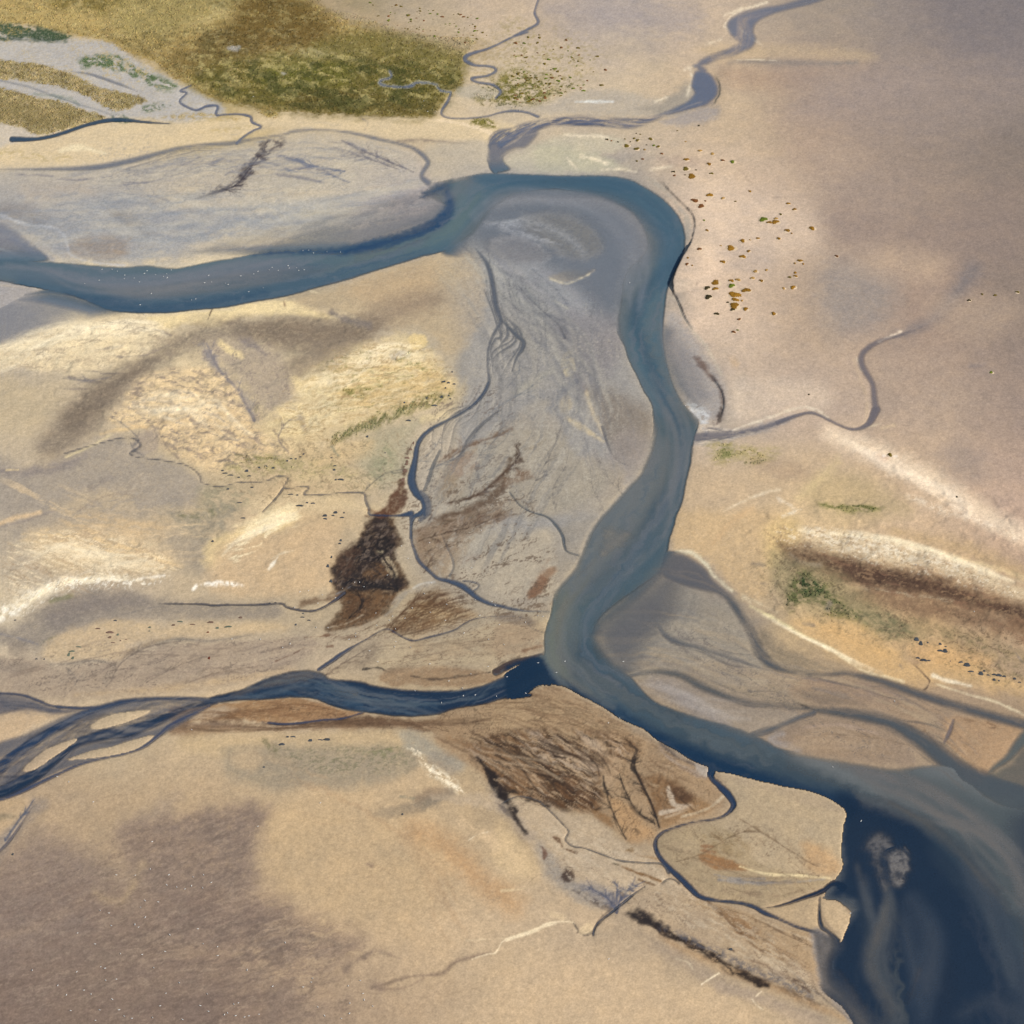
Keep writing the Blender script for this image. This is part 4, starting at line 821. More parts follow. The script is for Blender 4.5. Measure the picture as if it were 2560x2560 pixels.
GS('D', '1020,840,10 980,860,12 1080,900,8', (160, 154, 152), .6, 10, 3)
G('D', '940,440 1000,500 1120,550 1280,600 1120,610 1000,590 930,530', (140, 126, 106), .8, 12, 6, (30, 60, 10, .2, .56), wet=.5)
GS('D', '1080,720,2 1110,735,3 1140,742,2', (56, 48, 46), .8, 3, 2)
G('D', '1800,1000 1880,930 2300,850 2300,1100 1932,1090 1820,1060', (140, 130, 112), .85, 14, 6, (-20, 50, 12, .25, .6), wet=.4)
# --- left middle: sand, dune hills, rippled creams
G('A', '-40,1330 120,1260 300,1215 480,1190 560,1200 640,1250 620,1310 500,1360 380,1400 240,1410 60,1390 -40,1400', (216, 196, 158), .9, 16, 8)
G('A', '200,1280 350,1240 560,1230 640,1260 620,1300 500,1350 340,1350 220,1320', (226, 206, 166), .8, 14, 8, (-8, 60, 12, .36, .56))
G('A', '-20,1310 140,1290 200,1320 160,1360 20,1345', (228, 212, 180), .7, 10, 8, (-20, 20, 8, .42, .6))
for s in ('370,1325,2 430,1315,5 460,1310,6', '430,1345,4 460,1352,5', '380,1412,2 470,1412,3', '260,1425,2 320,1440,5 380,1445,3', '240,1470,2 330,1470,3', '580,1245,3 620,1258,5 645,1270,3', '310,1400,1 380,1405,2'):
    GS('A', s, (134, 124, 118), .75, 3, 2)
G('A', '560,1195 800,1170 1060,1130 1120,1140 1240,1190 1260,1205 1060,1190 900,1200 820,1240 700,1225 640,1245', (226, 204, 154), .95, 8, 5)
G('A', '1150,1170 1300,1160 1400,1190 1330,1220 1240,1190', (216, 194, 154), .7, 10, 6, (10, 30, 8, .34, .56))
GS('A', '1150,1090,3 1210,1110,3', (222, 206, 170), .8, 3, 2)
GS('A', '800,1165,2 790,1195,2 785,1210,1.5', (100, 80, 66), .9, 2, 1)
GS('A', '1070,1135,3 1075,1155,3', (150, 122, 96), .8, 2, 2)
GS('A', '640,1178,1 900,1140,1.5 1060,1115,1 1250,1060,1', (126, 110, 104), .6, 1.5, 1)
GS('A', '1160,1085,4 1400,1010,6 1560,960,6', (206, 190, 156), .5, 6, 3)
G('A', '1120,1130 1350,1060 1600,960 1720,945 1800,960 1830,1100 1800,1250 1700,1350 1600,1250 1420,1230 1330,1180 1180,1170', (184, 164, 132), .85, 16, 8)
G('A', '1300,1080 1500,1020 1640,1010 1600,1150 1420,1160', (186, 160, 124), .6, 30, 8)
GS('A', '1690,945,8 1730,935,10 1790,945,8', (160, 150, 140), .8, 6, 6, (80, 16, 5, .36, .56))
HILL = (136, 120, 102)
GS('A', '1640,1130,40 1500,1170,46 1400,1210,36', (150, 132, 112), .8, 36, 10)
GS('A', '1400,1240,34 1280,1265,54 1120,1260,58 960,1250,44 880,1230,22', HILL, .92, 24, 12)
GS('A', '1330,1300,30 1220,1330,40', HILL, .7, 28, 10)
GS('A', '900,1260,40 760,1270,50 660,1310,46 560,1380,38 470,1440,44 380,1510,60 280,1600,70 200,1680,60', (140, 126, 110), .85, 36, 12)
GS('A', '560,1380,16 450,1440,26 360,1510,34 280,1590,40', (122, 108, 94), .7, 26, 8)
GS('A', '1250,1180,8 1310,1210,10 1390,1230,14', (132, 122, 116), .8, 8, 4)
G('A', '760,1290 900,1290 1060,1340 1120,1450 1100,1560 1000,1560 900,1440 800,1360', (170, 154, 136), .8, 26, 10)
GS('A', '920,1290,10 960,1310,14 1000,1340,8', (136, 126, 126), .7, 12, 6)
GS('A', '770,1310,10 810,1380,20 850,1440,16 900,1480,12 940,1540,14 960,1590,10', (140, 134, 136), .8, 12, 8)
GS('A', '830,1290,5 860,1320,14 910,1345,10', (222, 200, 148), .85, 8, 6)
G('A', '-40,1420 120,1430 240,1460 180,1580 80,1640 -40,1600', (186, 168, 136), .7, 40, 10)
RIP = '480,1490 540,1430 640,1400 780,1390 860,1430 900,1480 930,1560 960,1610 1060,1660 1100,1710 960,1730 880,1770 780,1770 720,1740 640,1700 580,1650 540,1600 430,1600 420,1560 470,1540'
G('A', RIP, (188, 166, 134), .8, 16, 10)
G('A', RIP, (220, 194, 148), .9, 9, 8, (-14, 24, 8, .44, .55))
G('A', '640,1560 900,1540 1080,1700 900,1750 780,1765 640,1690 580,1640', (214, 186, 140), .7, 24, 10, (-10, 16, 6, .34, .54))
G('A', RIP, (150, 134, 120), .75, 10, 8, (12, 26, 7, .55, .66, 9))
GS('A', '380,1640,3 450,1625,6 540,1612,5 560,1630,3', (214, 186, 136), .85, 5, 4)
GS('A', '480,1605,3 560,1612,5', (220, 188, 136), .8, 4, 3)
G('A', '560,1620 600,1630 590,1700 520,1720 500,1690 520,1640', (168, 152, 136), .8, 8, 3)
# cream belt with green east of the ripples
G('A', '1100,1440 1180,1390 1260,1320 1420,1300 1480,1270 1560,1265 1600,1300 1680,1390 1720,1450 1700,1520 1560,1560 1400,1600 1250,1640 1180,1680 1040,1690 980,1620 1060,1570 1150,1560', (206, 184, 140), .9, 16, 12)
G('A', '1180,1400 1300,1330 1420,1300 1560,1270 1640,1350 1600,1420 1450,1500 1320,1560 1200,1600 1120,1590 1150,1500', (220, 200, 154), .8, 18, 10, (-10, 40, 12, .34, .55))
G('A', '1280,1400 1500,1360 1660,1400 1700,1500 1500,1540 1280,1520', (208, 180, 122), .8, 16, 8, (-8, 50, 10, .34, .56))
G('A', '1200,1280 1330,1290 1300,1370 1180,1400 1130,1440 1080,1400 1120,1330', (150, 134, 114), .75, 24, 10)
G('A', '1540,1270 1600,1262 1605,1310 1560,1320', (222, 196, 134), .8, 5, 4)
G('A', '1000,1580 1090,1520 1150,1540 1140,1640 1080,1660 1020,1640', (222, 200, 150), .8, 14, 8, (-8, 40, 10, .36, .56))
G('A', '1100,1420 1160,1440 1180,1480 1130,1490', (222, 200, 150), .7, 10, 8, (10, 30, 10, .36, .56))
GS('A', '1130,1560,8 1150,1620,6', (150, 138, 126), .6, 8, 4)
GS('A', '1035,1625,3 1045,1650,3 1080,1680,3 1090,1700,2', (150, 130, 106), .7, 3, 2)
for s in ('1360,1400,2 1400,1395,2 1420,1410,1.5 1480,1405,1.5 1520,1390,2 1580,1375,2', '1280,1420,1.5 1400,1430,2 1520,1410,1.5', '1440,1440,2 1560,1415,2', '1300,1470,1.5 1440,1450,2', '1580,1400,2 1640,1400,2', '1250,1560,3 1340,1550,3', '1200,1480,1.5 1260,1500,2'):
    GS('A', s, (230, 210, 156), .85, 2, 1)
GS('A', '1480,1345,8 1510,1338,12 1530,1345,10', (140, 132, 126), .8, 6, 5)
GS('A', '1500,1360,5 1520,1355,8 1550,1330,5', (88, 102, 44), .85, 5, 4, (0, 8, 5, .3, .5), veg=.8)
for s in ('1540,1370,8 1580,1380,12 1610,1400,8', '1365,1400,4 1385,1402,7 1400,1405,4', '1280,1475,5 1330,1478,9 1400,1470,10 1440,1460,6', '1500,1430,5 1550,1425,6', '1300,1500,10 1380,1490,10'):
    GS('A', s, (122, 120, 60), .7, 6, 5, (-6, 14, 5, .36, .56), veg=.6)
GS('A', '1255,1665,12 1330,1625,24 1400,1600,26 1480,1570,26 1560,1535,26 1640,1505,24 1700,1485,12', (124, 122, 76), .72, 10, 10, (-62, 16, 6, .34, .56), veg=.8)
GS('A', '1300,1640,8 1400,1600,12 1500,1560,12 1560,1530,10', (92, 102, 60), .7, 8, 8, (-62, 12, 5, .38, .58), veg=.8)
G('A', '1380,1650 1500,1600 1600,1580 1560,1650 1550,1700 1540,1800 1430,1830 1350,1740', (172, 162, 134), .75, 20, 10)
G('A', '1430,1690 1480,1700 1480,1780 1400,1800', (138, 142, 108), .5, 16, 8, (40, 20, 8, .3, .56))
G('A', '1600,1590 1700,1500 1760,1440 1740,1530 1640,1600', (190, 170, 130), .7, 14, 6)
GS('A', '1600,1580,10 1680,1570,12', (220, 198, 146), .6, 8, 6)
G('A', '880,1750 960,1720 1080,1720 1180,1740 1300,1760 1340,1800 1200,1800 1080,1790 900,1790 840,1780', (168, 156, 112), .8, 14, 10, (10, 14, 6, .34, .58), veg=.4)
GS('A', '900,1725,8 1000,1740,14 1060,1745,10', (112, 112, 64), .7, 8, 8, (20, 10, 5, .38, .58), veg=.7)
G('A', '1100,1700 1240,1690 1400,1660 1380,1720 1200,1760', (204, 178, 132), .7, 16, 8)
G('A', '1080,1790 1260,1780 1380,1790 1400,1840 1200,1830', (204, 182, 138), .6, 14, 8, (0, 24, 8, .32, .56))
for s in ('1255,1690,5 1275,1720,3',):
    GS('A', s, (120, 128, 112), .7, 4, 3)
GS('A', '1445,1765,1.5 1455,1785,2 1480,1790,2 1520,1780,2.5 1540,1770,3', (110, 106, 92), .7, 2, 1)
# centre left: grey flats
G('A', '-40,1720 120,1780 250,1720 420,1640 500,1680 640,1740 740,1790 760,1840 640,1932 -40,1932', (164, 152, 138), .85, 20, 8, wet=.3)
GS('A', '-30,1775,10 100,1785,12 220,1765,16 320,1720,8', (138, 128, 126), .7, 14, 5)
GS('A', '250,1725,3 330,1690,5 420,1640,3', (208, 190, 148), .8, 4, 2)
GS('A', '25,1775,3 70,1776,3', (226, 200, 146), .8, 3, 2)
G('A', '200,1932 330,1860 450,1840 560,1900 640,1932', (196, 174, 138), .6, 20, 8, (-12, 40, 10, .34, .58))
GS('A', '340,1850,5 420,1800,8', (144, 132, 124), .5, 12, 6)
G('A', '760,1850 880,1840 960,1880 900,1932 780,1932', (148, 142, 118), .7, 20, 10, (20, 16, 7, .30, .56), veg=.3)
G('A', '980,1880 1200,1860 1380,1900 1400,1932 960,1932', (208, 186, 146), .7, 16, 8)
G('C', '620,0 760,-20 900,-20 860,60 820,140 740,120 660,50', (150, 142, 124), .7, 20, 10, (30, 16, 8, .3, .58), veg=.3)
GS('C', '680,10,10 740,20,14 800,0,12', (112, 114, 78), .6, 10, 10, (0, 10, 5, .40, .6), veg=.5)
GS('C', '-30,60,6 60,25,8 150,5,6', (214, 184, 140), .8, 6, 4)
GS('C', '-30,66,3 80,38,3 200,0,3', (146, 134, 126), .7, 5, 2)
G('C', '100,90 330,70 520,100 660,180 600,230 400,260 180,220', (206, 182, 142), .8, 26, 10)
G('C', '250,10 480,10 640,40 600,110 420,90 260,70', (204, 176, 132), .7, 20, 8, (6, 40, 9, .40, .56))
G('C', '80,90 340,75 660,190 640,210 440,170 240,130', (224, 194, 142), .7, 14, 8, (10, 40, 7, .44, .58))
G('C', '620,80 760,90 780,220 700,210 640,140', (156, 144, 128), .6, 24, 8)
G('C', '770,200 800,120 900,70 1040,-10 1130,0 1080,70 960,90 870,120 830,210', (224, 198, 142), .9, 16, 10)
G('C', '880,60 1000,0 1100,-30 1130,30 1040,60 960,80', (232, 212, 168), .7, 10, 8, (-18, 40, 10, .34, .54))
G('C', '820,140 1000,90 1160,60 1260,60 1280,200 1250,290 1000,320 800,300', (200, 172, 132), .8, 22, 8)
GS('C', '1015,215,4 1035,190,5 1050,170,2', (236, 226, 206), .85, 4, 4)
GS('C', '1030,175,2 1060,160,3 1110,150,2', (232, 214, 180), .7, 4, 4)
GS('C', '-40,400,30 60,350,40 160,300,30 260,260,24 340,250,20', (222, 208, 182), .6, 14, 10, (-40, 24, 6, .36, .58))
GS('C', '-20,390,24 40,370,26 90,345,14', (236, 228, 212), .8, 8, 8, (-30, 20, 7, .40, .54))
GS('C', '120,310,10 200,290,14 280,270,14 350,262,8', (232, 220, 196), .75, 6, 8, (-70, 16, 6, .40, .56))
GS('C', '350,258,6 420,255,8 470,268,3', (232, 220, 200), .8, 6, 6, (0, 20, 6, .36, .54))
GS('C', '520,258,4 570,250,4 620,244,3', (236, 226, 208), .8, 4, 3)
GS('C', '360,240,12 420,235,14 480,250,6', (226, 212, 184), .6, 8, 8, (60, 14, 5, .40, .58))
GS('C', '728,295,5 742,278,4', (238, 230, 216), .9, 3, 3)
GS('C', '760,276,4 800,272,9 850,272,7 915,278,6', (240, 232, 218), .9, 5, 6, (80, 14, 6, .32, .52))
G('C', '-40,450 60,430 180,340 260,310 400,300 600,325 760,340 960,345 1050,340 1050,400 800,410 600,400 480,410 360,430 250,500 160,520 -40,500', (150, 138, 124), .85, 16, 6)
G('C', '180,380 300,330 460,320 560,345 420,370 300,400 200,440', (130, 120, 116), .6, 20, 6)
GS('C', '190,340,6 270,315,7', (130, 128, 86), .6, 5, 4)
GS('C', '160,500,6 200,480,8 225,465,4', (100, 104, 84), .7, 6, 5, (-30, 10, 5, .34, .54), veg=.4)
GS('C', '-20,460,2 60,475,3 140,500,3', (132, 128, 132), .7, 4, 2)
GS('C', '460,390,1.5 540,370,2 640,350,1.5', (132, 124, 118), .6, 2, 1)
G('C', '220,470 420,410 640,430 780,420 1000,420 1100,440 900,470 760,480 600,480 500,510 440,560 330,560 200,570 160,540', (200, 174, 132), .85, 14, 6)
GS('C', '190,577,3 260,574,3 330,564,4 390,566,3 430,580,2 460,560,2 500,525,4 560,500,4 640,485,5 700,483,5 780,490,5 830,485,3 950,465,2', (124, 118, 110), .7, 5, 2)
GS('C', '450,560,6 520,515,7 640,474,4', (178, 152, 112), .5, 6, 2)
G('C', '-40,560 160,560 200,590 400,580 520,540 700,500 900,490 1150,480 1200,510 1100,590 900,650 600,690 300,710 160,700 -40,670', (170, 150, 126), .85, 12, 6)
for s in ('410,650,2 480,600,3 600,560,4 660,530,2', '520,640,2 640,600,3 760,560,2', '640,660,2 760,630,3 900,600,2', '780,590,4 800,550,2 830,520,1', '330,640,2 390,600,4 430,570,5', '700,560,2 780,520,3 860,490,2', '860,640,2 1000,600,2 1100,560,2'):
    GS('C', s, (142, 124, 108), .55, 5, 3)
for s in ('215,590,1.5 225,620,1.5 250,665,1.5', '250,590,1.5 270,630,1.5 290,665,1.5'):
    GS('C', s, (128, 120, 106), .6, 1.5, 2, (0, 8, 5, .36, .52))
GS('C', '400,640,8 420,600,10 430,585,6', (150, 136, 118), .5, 8, 4)
G('C', '300,690 700,670 1000,620 1100,590 700,650 400,680', (196, 168, 124), .6, 12, 4)
GS('C', '1040,565,1 1080,548,2 1105,540,1', (120, 84, 58), .8, 2, 1)
GS('C', '1110,535,1 1135,522,3 1150,515,2', (110, 74, 50), .8, 2, 2)
GS('C', '1235,510,2 1255,508,4', (114, 76, 52), .8, 2, 2)
for s in ('-20,560 80,570 150,590 100,610 -20,600', '20,500 90,500 110,540 60,550'):
    G('C', s, (140, 126, 112), .5, 12, 8)
G('C', '-40,745 200,755 300,745 260,760 140,800 60,850 -40,880', (192, 166, 132), .8, 8, 4)
G('C', '-40,690 150,725 300,742 200,770 80,760 -40,770', (150, 136, 124), .7, 10, 5, (8, 40, 6, .25, .55))
# dark weed field in the middle
WEED = '1400,22 1440,10 1475,15 1495,35 1500,80 1520,100 1505,130 1490,170 1510,200 1530,250 1540,290 1500,310 1470,370 1450,390 1400,410 1340,440 1250,450 1225,440 1260,400 1285,370 1280,330 1268,300 1258,250 1255,200 1280,170 1310,140 1340,120 1360,80'
G('C', WEED, (108, 84, 58), .97, 7, 7)
G('C', '1395,25 1440,12 1475,30 1500,90 1490,150 1480,220 1530,270 1510,290 1440,270 1380,300 1330,275 1285,300 1262,250 1262,195 1300,150 1345,118 1370,70', (62, 50, 46), .96, 14, 14)
G('C', '1290,240 1380,250 1500,280 1480,305 1400,290 1320,300 1280,290', (42, 40, 46), .85, 10, 8, (8, 20, 9, .30, .52))
G('C', '1360,100 1440,90 1490,130 1480,200 1420,190 1340,190 1330,150', (44, 38, 38), .8, 10, 8, (-40, 18, 9, .36, .54))
G('C', '1370,60 1480,50 1500,200 1420,280 1280,290 1265,220 1340,130', (120, 104, 92), .7, 8, 6, (-50, 18, 7, .57, .68, 11))
G('C', '1270,160 1340,120 1360,150 1330,240 1280,260', (92, 68, 52), .7, 10, 8, (-55, 14, 7, .42, .58))
G('C', '1440,180 1470,170 1490,200 1500,240 1480,250 1460,220', (170, 152, 124), .9, 4, 4, (60, 20, 6, .26, .48))
G('C', '1420,150 1450,145 1440,160', (176, 160, 130), .8, 3, 3)
G('C', '1400,200 1450,200 1460,240 1400,260 1370,240', (112, 84, 54), .8, 8, 6, (40, 14, 6, .36, .54))
G('C', '1300,310 1400,310 1490,320 1440,390 1340,430 1260,440 1300,380', (118, 88, 56), .8, 10, 8, (-35, 30, 8, .2, .56))
G('C', '1310,310 1400,330 1380,380 1310,390', (98, 72, 48), .7, 14, 8)
GS('C', '1370,330,3 1365,355,3 1340,395,2 1310,410,1', (52, 44, 42), .85, 3, 3)
GS('C', '1300,295,2 1330,285,3 1380,290,3 1440,285,3 1480,260,3 1485,230,4 1470,205,4', (46, 42, 44), .8, 3, 4)
GS('C', '1270,310,3 1290,300,2 1320,285,2', (150, 148, 150), .6, 2, 1)
GS('C', '1230,440,1.5 1300,425,2 1370,390,1.5', (172, 154, 128), .8, 2, 1)
GS('C', '1240,460,2 1320,450,3 1400,420,3 1460,390,2', (174, 156, 130), .8, 3, 2)
GS('C', '1270,300,1 1180,340,4 1140,345,8 1240,330,10 1275,320,6', (112, 86, 62), .75, 7, 6)
GS('C', '1150,475,1.5 1200,472,2 1240,468,3', (116, 78, 48), .8, 2.5, 3)
GS('C', '1230,465,3 1290,475,5 1350,470,4', (120, 92, 70), .8, 4, 5, (-6, 20, 6, .36, .54))
GS('C', '1400,-2,3 1450,10,4 1390,-10,4', (150, 118, 84), .7, 3)
G('A', '1380,1950 1440,1925 1480,1870 1510,1810 1535,1850 1530,1900 1480,1945', (102, 70, 48), .92, 5, 7)
GS('A', '1525,1790,8 1530,1740,7 1540,1700,6 1550,1680,4', (96, 68, 48), .85, 4, 6, (90, 14, 8, .38, .54))
# weed and films right of it
G('C', '1560,80 1600,50 1680,20 1800,-20 1932,-60 1960,0 1900,30 1780,60 1700,90 1640,140 1600,200 1570,140', (152, 122, 88), .85, 14, 8)
G('C', '1580,60 1680,22 1860,-20 1932,0 1860,40 1720,80 1640,120 1590,110', (126, 94, 58), .85, 9, 8, (-22, 30, 7, .32, .54))
GS('C', '1590,62,3 1660,45,4 1740,25,4 1850,0,4 1932,-20,3', (102, 80, 46), .8, 4, 5)
GS('C', '1700,95,2 1780,72,3 1850,45,4 1900,10,3', (98, 76, 50), .7, 4, 5)
GS('C', '1615,40,4 1622,25,5 1630,12,3', (84, 56, 48), .8, 4, 4)
G('C', '1580,90 1640,60 1700,110 1780,100 1760,140 1700,230 1640,240 1600,180', (166, 138, 94), .7, 14, 8, (70, 20, 8, .30, .56))
GS('C', '1590,100,4 1620,160,6 1650,210,4', (136, 102, 60), .7, 6, 6, (70, 14, 6, .36, .54))
GS('C', '1740,190,6 1780,180,10 1810,172,5', (142, 102, 60), .75, 6, 6, (-20, 16, 6, .34, .54))
G('C', '1700,210 1780,190 1932,120 2060,60 2090,160 2080,300 1932,330 1800,280', (186, 168, 136), .85, 16, 6)
G('C', '1750,80 1900,40 2000,100 1900,130 1800,160', (178, 164, 138), .6, 12, 5, (50, 30, 7, .32, .56))
G('A', '1680,1780 1760,1700 1932,1620 2100,1640 2200,1740 2300,1800 2200,1900 2000,1960 1880,1932 1740,1932 1650,1900', (172, 158, 132), .8, 16, 6)
G('A', '1650,1870 1680,1760 1760,1690 1800,1720 1720,1880', (158, 132, 92), .7, 14, 6, (-50, 30, 9, .26, .56))
GS('A', '1660,1740,3 1740,1690,6 1830,1660,6 1932,1620,4', (136, 102, 66), .8, 5, 4)
G('A', '1700,1740 1780,1710 1800,1760 1720,1800', (168, 140, 112), .6, 10, 5)
GS('A', '1680,1900,3 1780,1880,5 1860,1830,6 1900,1790,7 1932,1760,7 1970,1735,5', (112, 82, 52), .85, 6, 6)
GS('A', '1960,1680,3 1950,1720,6 1975,1745,4', (96, 72, 46), .85, 4, 5)
GS('A', '1940,1770,6 1980,1790,12 2010,1800,6', (132, 98, 62), .7, 7, 8, (-30, 14, 6, .32, .54))
GS('A', '1960,1700,2 2010,1690,4 2060,1660,2', (150, 130, 92), .6, 4, 3)
# fan of films left of the junction
G('C', '1480,440 1540,380 1600,330 1660,290 1740,360 1800,390 1700,420 1640,450 1560,470 1500,460', (168, 142, 102), .8, 14, 6)
G('C', '1480,440 1530,400 1640,290 1720,350 1760,390 1650,450 1530,475', (124, 94, 60), .85, 12, 8, (-24, 46, 7, .42, .58))
G('C', '1550,340 1600,310 1680,300 1640,360 1560,360', (104, 76, 48), .7, 10, 8, (-10, 20, 6, .36, .54))
GS('C', '1480,350,4 1520,310,6 1580,290,6 1640,265,4', (164, 152, 136), .7, 5, 3)
GS('C', '1640,265,2 1600,270,3 1560,290,3', (192, 184, 170), .7, 3, 2)
GS('C', '1450,395,3 1490,360,5 1530,310,5', (150, 142, 130), .6, 5, 2)
G('C', '1540,450 1660,480 1800,440 1932,400 2060,400 2090,440 2000,530 1880,560 1700,580 1560,570 1450,590 1400,560 1440,510', (182, 162, 128), .85, 12, 5)
G('C', '1540,450 1660,480 1900,410 2060,440 1900,520 1600,560', (160, 136, 104), .5, 12, 5, (-14, 40, 7, .36, .58))
G('C', '1390,500 1420,500 1420,560 1340,590 1240,600 1330,560', (150, 132, 108), .7, 8, 6, (-55, 16, 5, .28, .54))
GS('C', '1370,595,1.5 1430,590,3 1450,600,2 1470,607,1.5', (58, 52, 50), .85, 2, 2)
G('C', '1450,605 1520,590 1700,590 1800,595 1860,605 1900,570 1932,560 1900,620 1840,645 1760,660 1600,655 1500,655 1430,635', (150, 124, 94), .85, 6, 4, wet=.3)
GS('C', '1550,620,1.5 1640,632,2.5 1740,622,2 1850,605,2', (84, 70, 60), .8, 3, 3)
GS('C', '1840,610,2 1870,590,3 1900,565,3 1960,545,3', (52, 44, 46), .8, 3, 3)
GS('C', '1430,640,4 1600,590,5 1700,588,3', (176, 148, 112), .5, 5, 3)
# --- banks south of the tributary
G('C', '640,740 760,730 900,715 1100,703 1230,735 1370,757 1340,770 1200,790 1020,800 900,785 760,790 660,800', (160, 126, 86), .92, 6, 4)
G('C', '1010,716 1160,710 1280,745 1340,760 1200,780 1040,785', (150, 116, 80), .8, 8, 4, (4, 50, 8, .30, .60))
G('C', '660,790 720,755 820,735 900,750 800,780', (184, 164, 138), .7, 8, 4)
G('C', '840,760 900,745 1000,760 960,785 880,800 820,790', (112, 84, 58), .7, 10, 6, (4, 24, 7, .34, .56))
GS('C', '990,795,5 1040,803,4 1150,800,3', (60, 64, 78), .5, 4, 2)
G('C', '640,810 800,790 1020,805 1250,775 1400,768 1560,782 1690,780 1800,745 1932,720 2100,700 2000,760 2100,860 1932,860 1700,840 1500,810 1300,820 1100,825 900,830 700,850', (140, 112, 84), .85, 10, 6)
G('C', '1250,790 1400,770 1560,795 1620,830 1500,815 1330,822', (120, 92, 66), .7, 10, 6)
G('C', '1700,770 1932,720 2060,700 2120,740 1932,800 1760,810', (172, 150, 118), .7, 14, 5)
GS('C', '640,815,2 760,800,4 900,810,4 1000,820,3', (130, 112, 98), .5, 8, 4)
GS('C', '1250,790,1.5 1400,775,2 1550,800,2 1650,840,2', (96, 78, 60), .6, 3, 3)
G('C', '680,850 900,835 1200,830 1500,830 1560,900 1400,950 1000,940 840,930 700,900', (190, 166, 128), .8, 16, 6)
G('C', '860,900 930,890 1040,880 1200,890 1400,880 1560,900 1580,960 1500,1000 1420,1030 1300,1050 1200,1040 1060,1060 960,1040 880,1010 840,960', (158, 144, 122), .85, 20, 8)
G('C', '880,920 960,900 990,940 960,980 900,970', (194, 168, 132), .6, 16, 8)
G('C', '1020,900 1250,890 1450,880 1560,920 1500,980 1250,990 1080,950', (126, 122, 96), .6, 16, 12, (0, 7, 4, .50, .66), veg=.35)
GS('C', '980,855,4 1010,880,10 1040,905,8', (112, 110, 78), .6, 7, 8, (50, 12, 6, .36, .56), veg=.5)
GS('C', '1370,900,6 1420,910,14 1500,890,10', (108, 116, 72), .55, 8, 10, (0, 10, 6, .42, .6), veg=.5)
G('C', '1500,840 1560,830 1660,880 1760,940 1720,980 1640,940 1550,900', (160, 152, 136), .75, 14, 6)
GS('C', '1560,900,10 1620,960,20 1690,1020,18 1740,1060,8', (232, 216, 186), .9, 9, 10, (40, 12, 5, .44, .60))
GS('C', '1600,950,4 1650,990,5 1700,1030,5 1740,1055,6', (236, 222, 196), .8, 4, 8, (30, 9, 4, .40, .56))
G('C', '1640,900 1740,950 1700,990 1620,950', (146, 136, 124), .5, 10, 6)
GS('C', '1420,1145,16 1520,1130,20 1600,1105,24 1700,1065,14', (136, 124, 108), .85, 12, 6)
GS('C', '1570,1090,10 1620,1060,14 1680,1060,14', (150, 128, 104), .6, 10, 6)
GS('C', '1510,1075,3 1560,1085,4', (136, 132, 112), .7, 4, 3)
GS('C', '1330,1070,2 1295,1080,2 1290,1140,2', (160, 136, 106), .4, 4, 2)
G('C', '1000,1100 1300,1080 1600,1180 1700,1300 1600,1500 1300,1550 1050,1450 980,1250', (190, 164, 126), .7, 60, 12)
GS('C', '1560,1200,30 1680,1260,40 1800,1380,40 1932,1480,40', (188, 150, 104), .7, 34, 10)
GS('C', '1740,1180,14 1850,1240,26 1960,1320,30', (216, 188, 150), .6, 20, 8, (38, 40, 9, .25, .56))
GS('C', '1770,1240,2 1800,1220,2 1840,1210,1.5', (232, 214, 182), .8, 2, 1)
G('C', '1380,1330 1410,1330 1405,1345', (136, 114, 98), .6, 5, 4)
GS('C', '1420,1280,20 1500,1300,40', (166, 148, 122), .4, 30, 8)
# lower left: rippled dark flats
G('C', '-40,1180 60,1130 120,1090 180,1100 100,1180 40,1260 -40,1340', (148, 136, 126), .7, 16, 6)
G('C', '-40,1090 60,1080 110,1090 90,1140 20,1200 -40,1230', (186, 160, 124), .8, 10, 4)
GS('C', '-20,1155,8 60,1150,6', (140, 128, 104), .6, 8, 6)
G('C', '120,1240 230,1240 360,1330 400,1420 380,1560 200,1640 -40,1700 -40,1400', (142, 124, 112), .8, 50, 16)
G('C', '450,1180 560,1130 620,1080 680,1060 640,1140 560,1180', (158, 140, 122), .6, 24, 12)
G('C', '450,1190 620,1160 860,1110 1010,1120 980,1230 960,1400 1000,1500 1100,1500 980,1600 900,1640 600,1600 520,1400 460,1260', (148, 128, 112), .9, 30, 18)
G('C', '460,1200 640,1180 860,1130 990,1150 950,1250 930,1420 900,1550 650,1560 540,1380', (134, 116, 103), .7, 24, 14, (-26, 26, 9, .40, .60))
G('C', '-40,1500 400,1400 1000,1450 1150,1520 1400,1640 1200,1760 1000,1960 -40,1960', (136, 116, 103), .6, 40, 20, (-16, 60, 16, .36, .60))
G('C', '400,1640 800,1500 1150,1560 1300,1620 1200,1700 900,1740 600,1720', (122, 105, 94), .6, 30, 16, (-18, 50, 9, .52, .66))
G('C', '0,1700 600,1700 1100,1740 1300,1800 1200,1960 0,1960', (122, 104, 93), .45, 30, 16, (-14, 60, 12, .52, .68, 6))
GS('C', '360,1440,8 460,1470,10 540,1330,8', (182, 158, 122), .6, 20, 8)
GS('C', '-20,1610,6 150,1560,8 300,1480,6', (166, 144, 122), .5, 18, 8)
GS('C', '1150,1610,5 1240,1620,8 1280,1640,8', (134, 118, 102), .7, 10, 6)
GS('C', '1300,1730,4 1360,1690,8 1410,1660,10 1460,1670,5 1520,1690,2', (130, 112, 98), .75, 8, 6)
GS('C', '1400,1800,3 1460,1780,4 1550,1755,4 1660,1745,5 1720,1700,6 1790,1680,5 1850,1665,3', (132, 112, 96), .75, 6, 3)
GS('C', '1420,1800,3 1520,1800,3 1600,1760,3', (144, 122, 104), .5, 5, 3)
GS('C', '1440,1810,10 1420,1790,12', (138, 118, 104), .5, 12, 8)
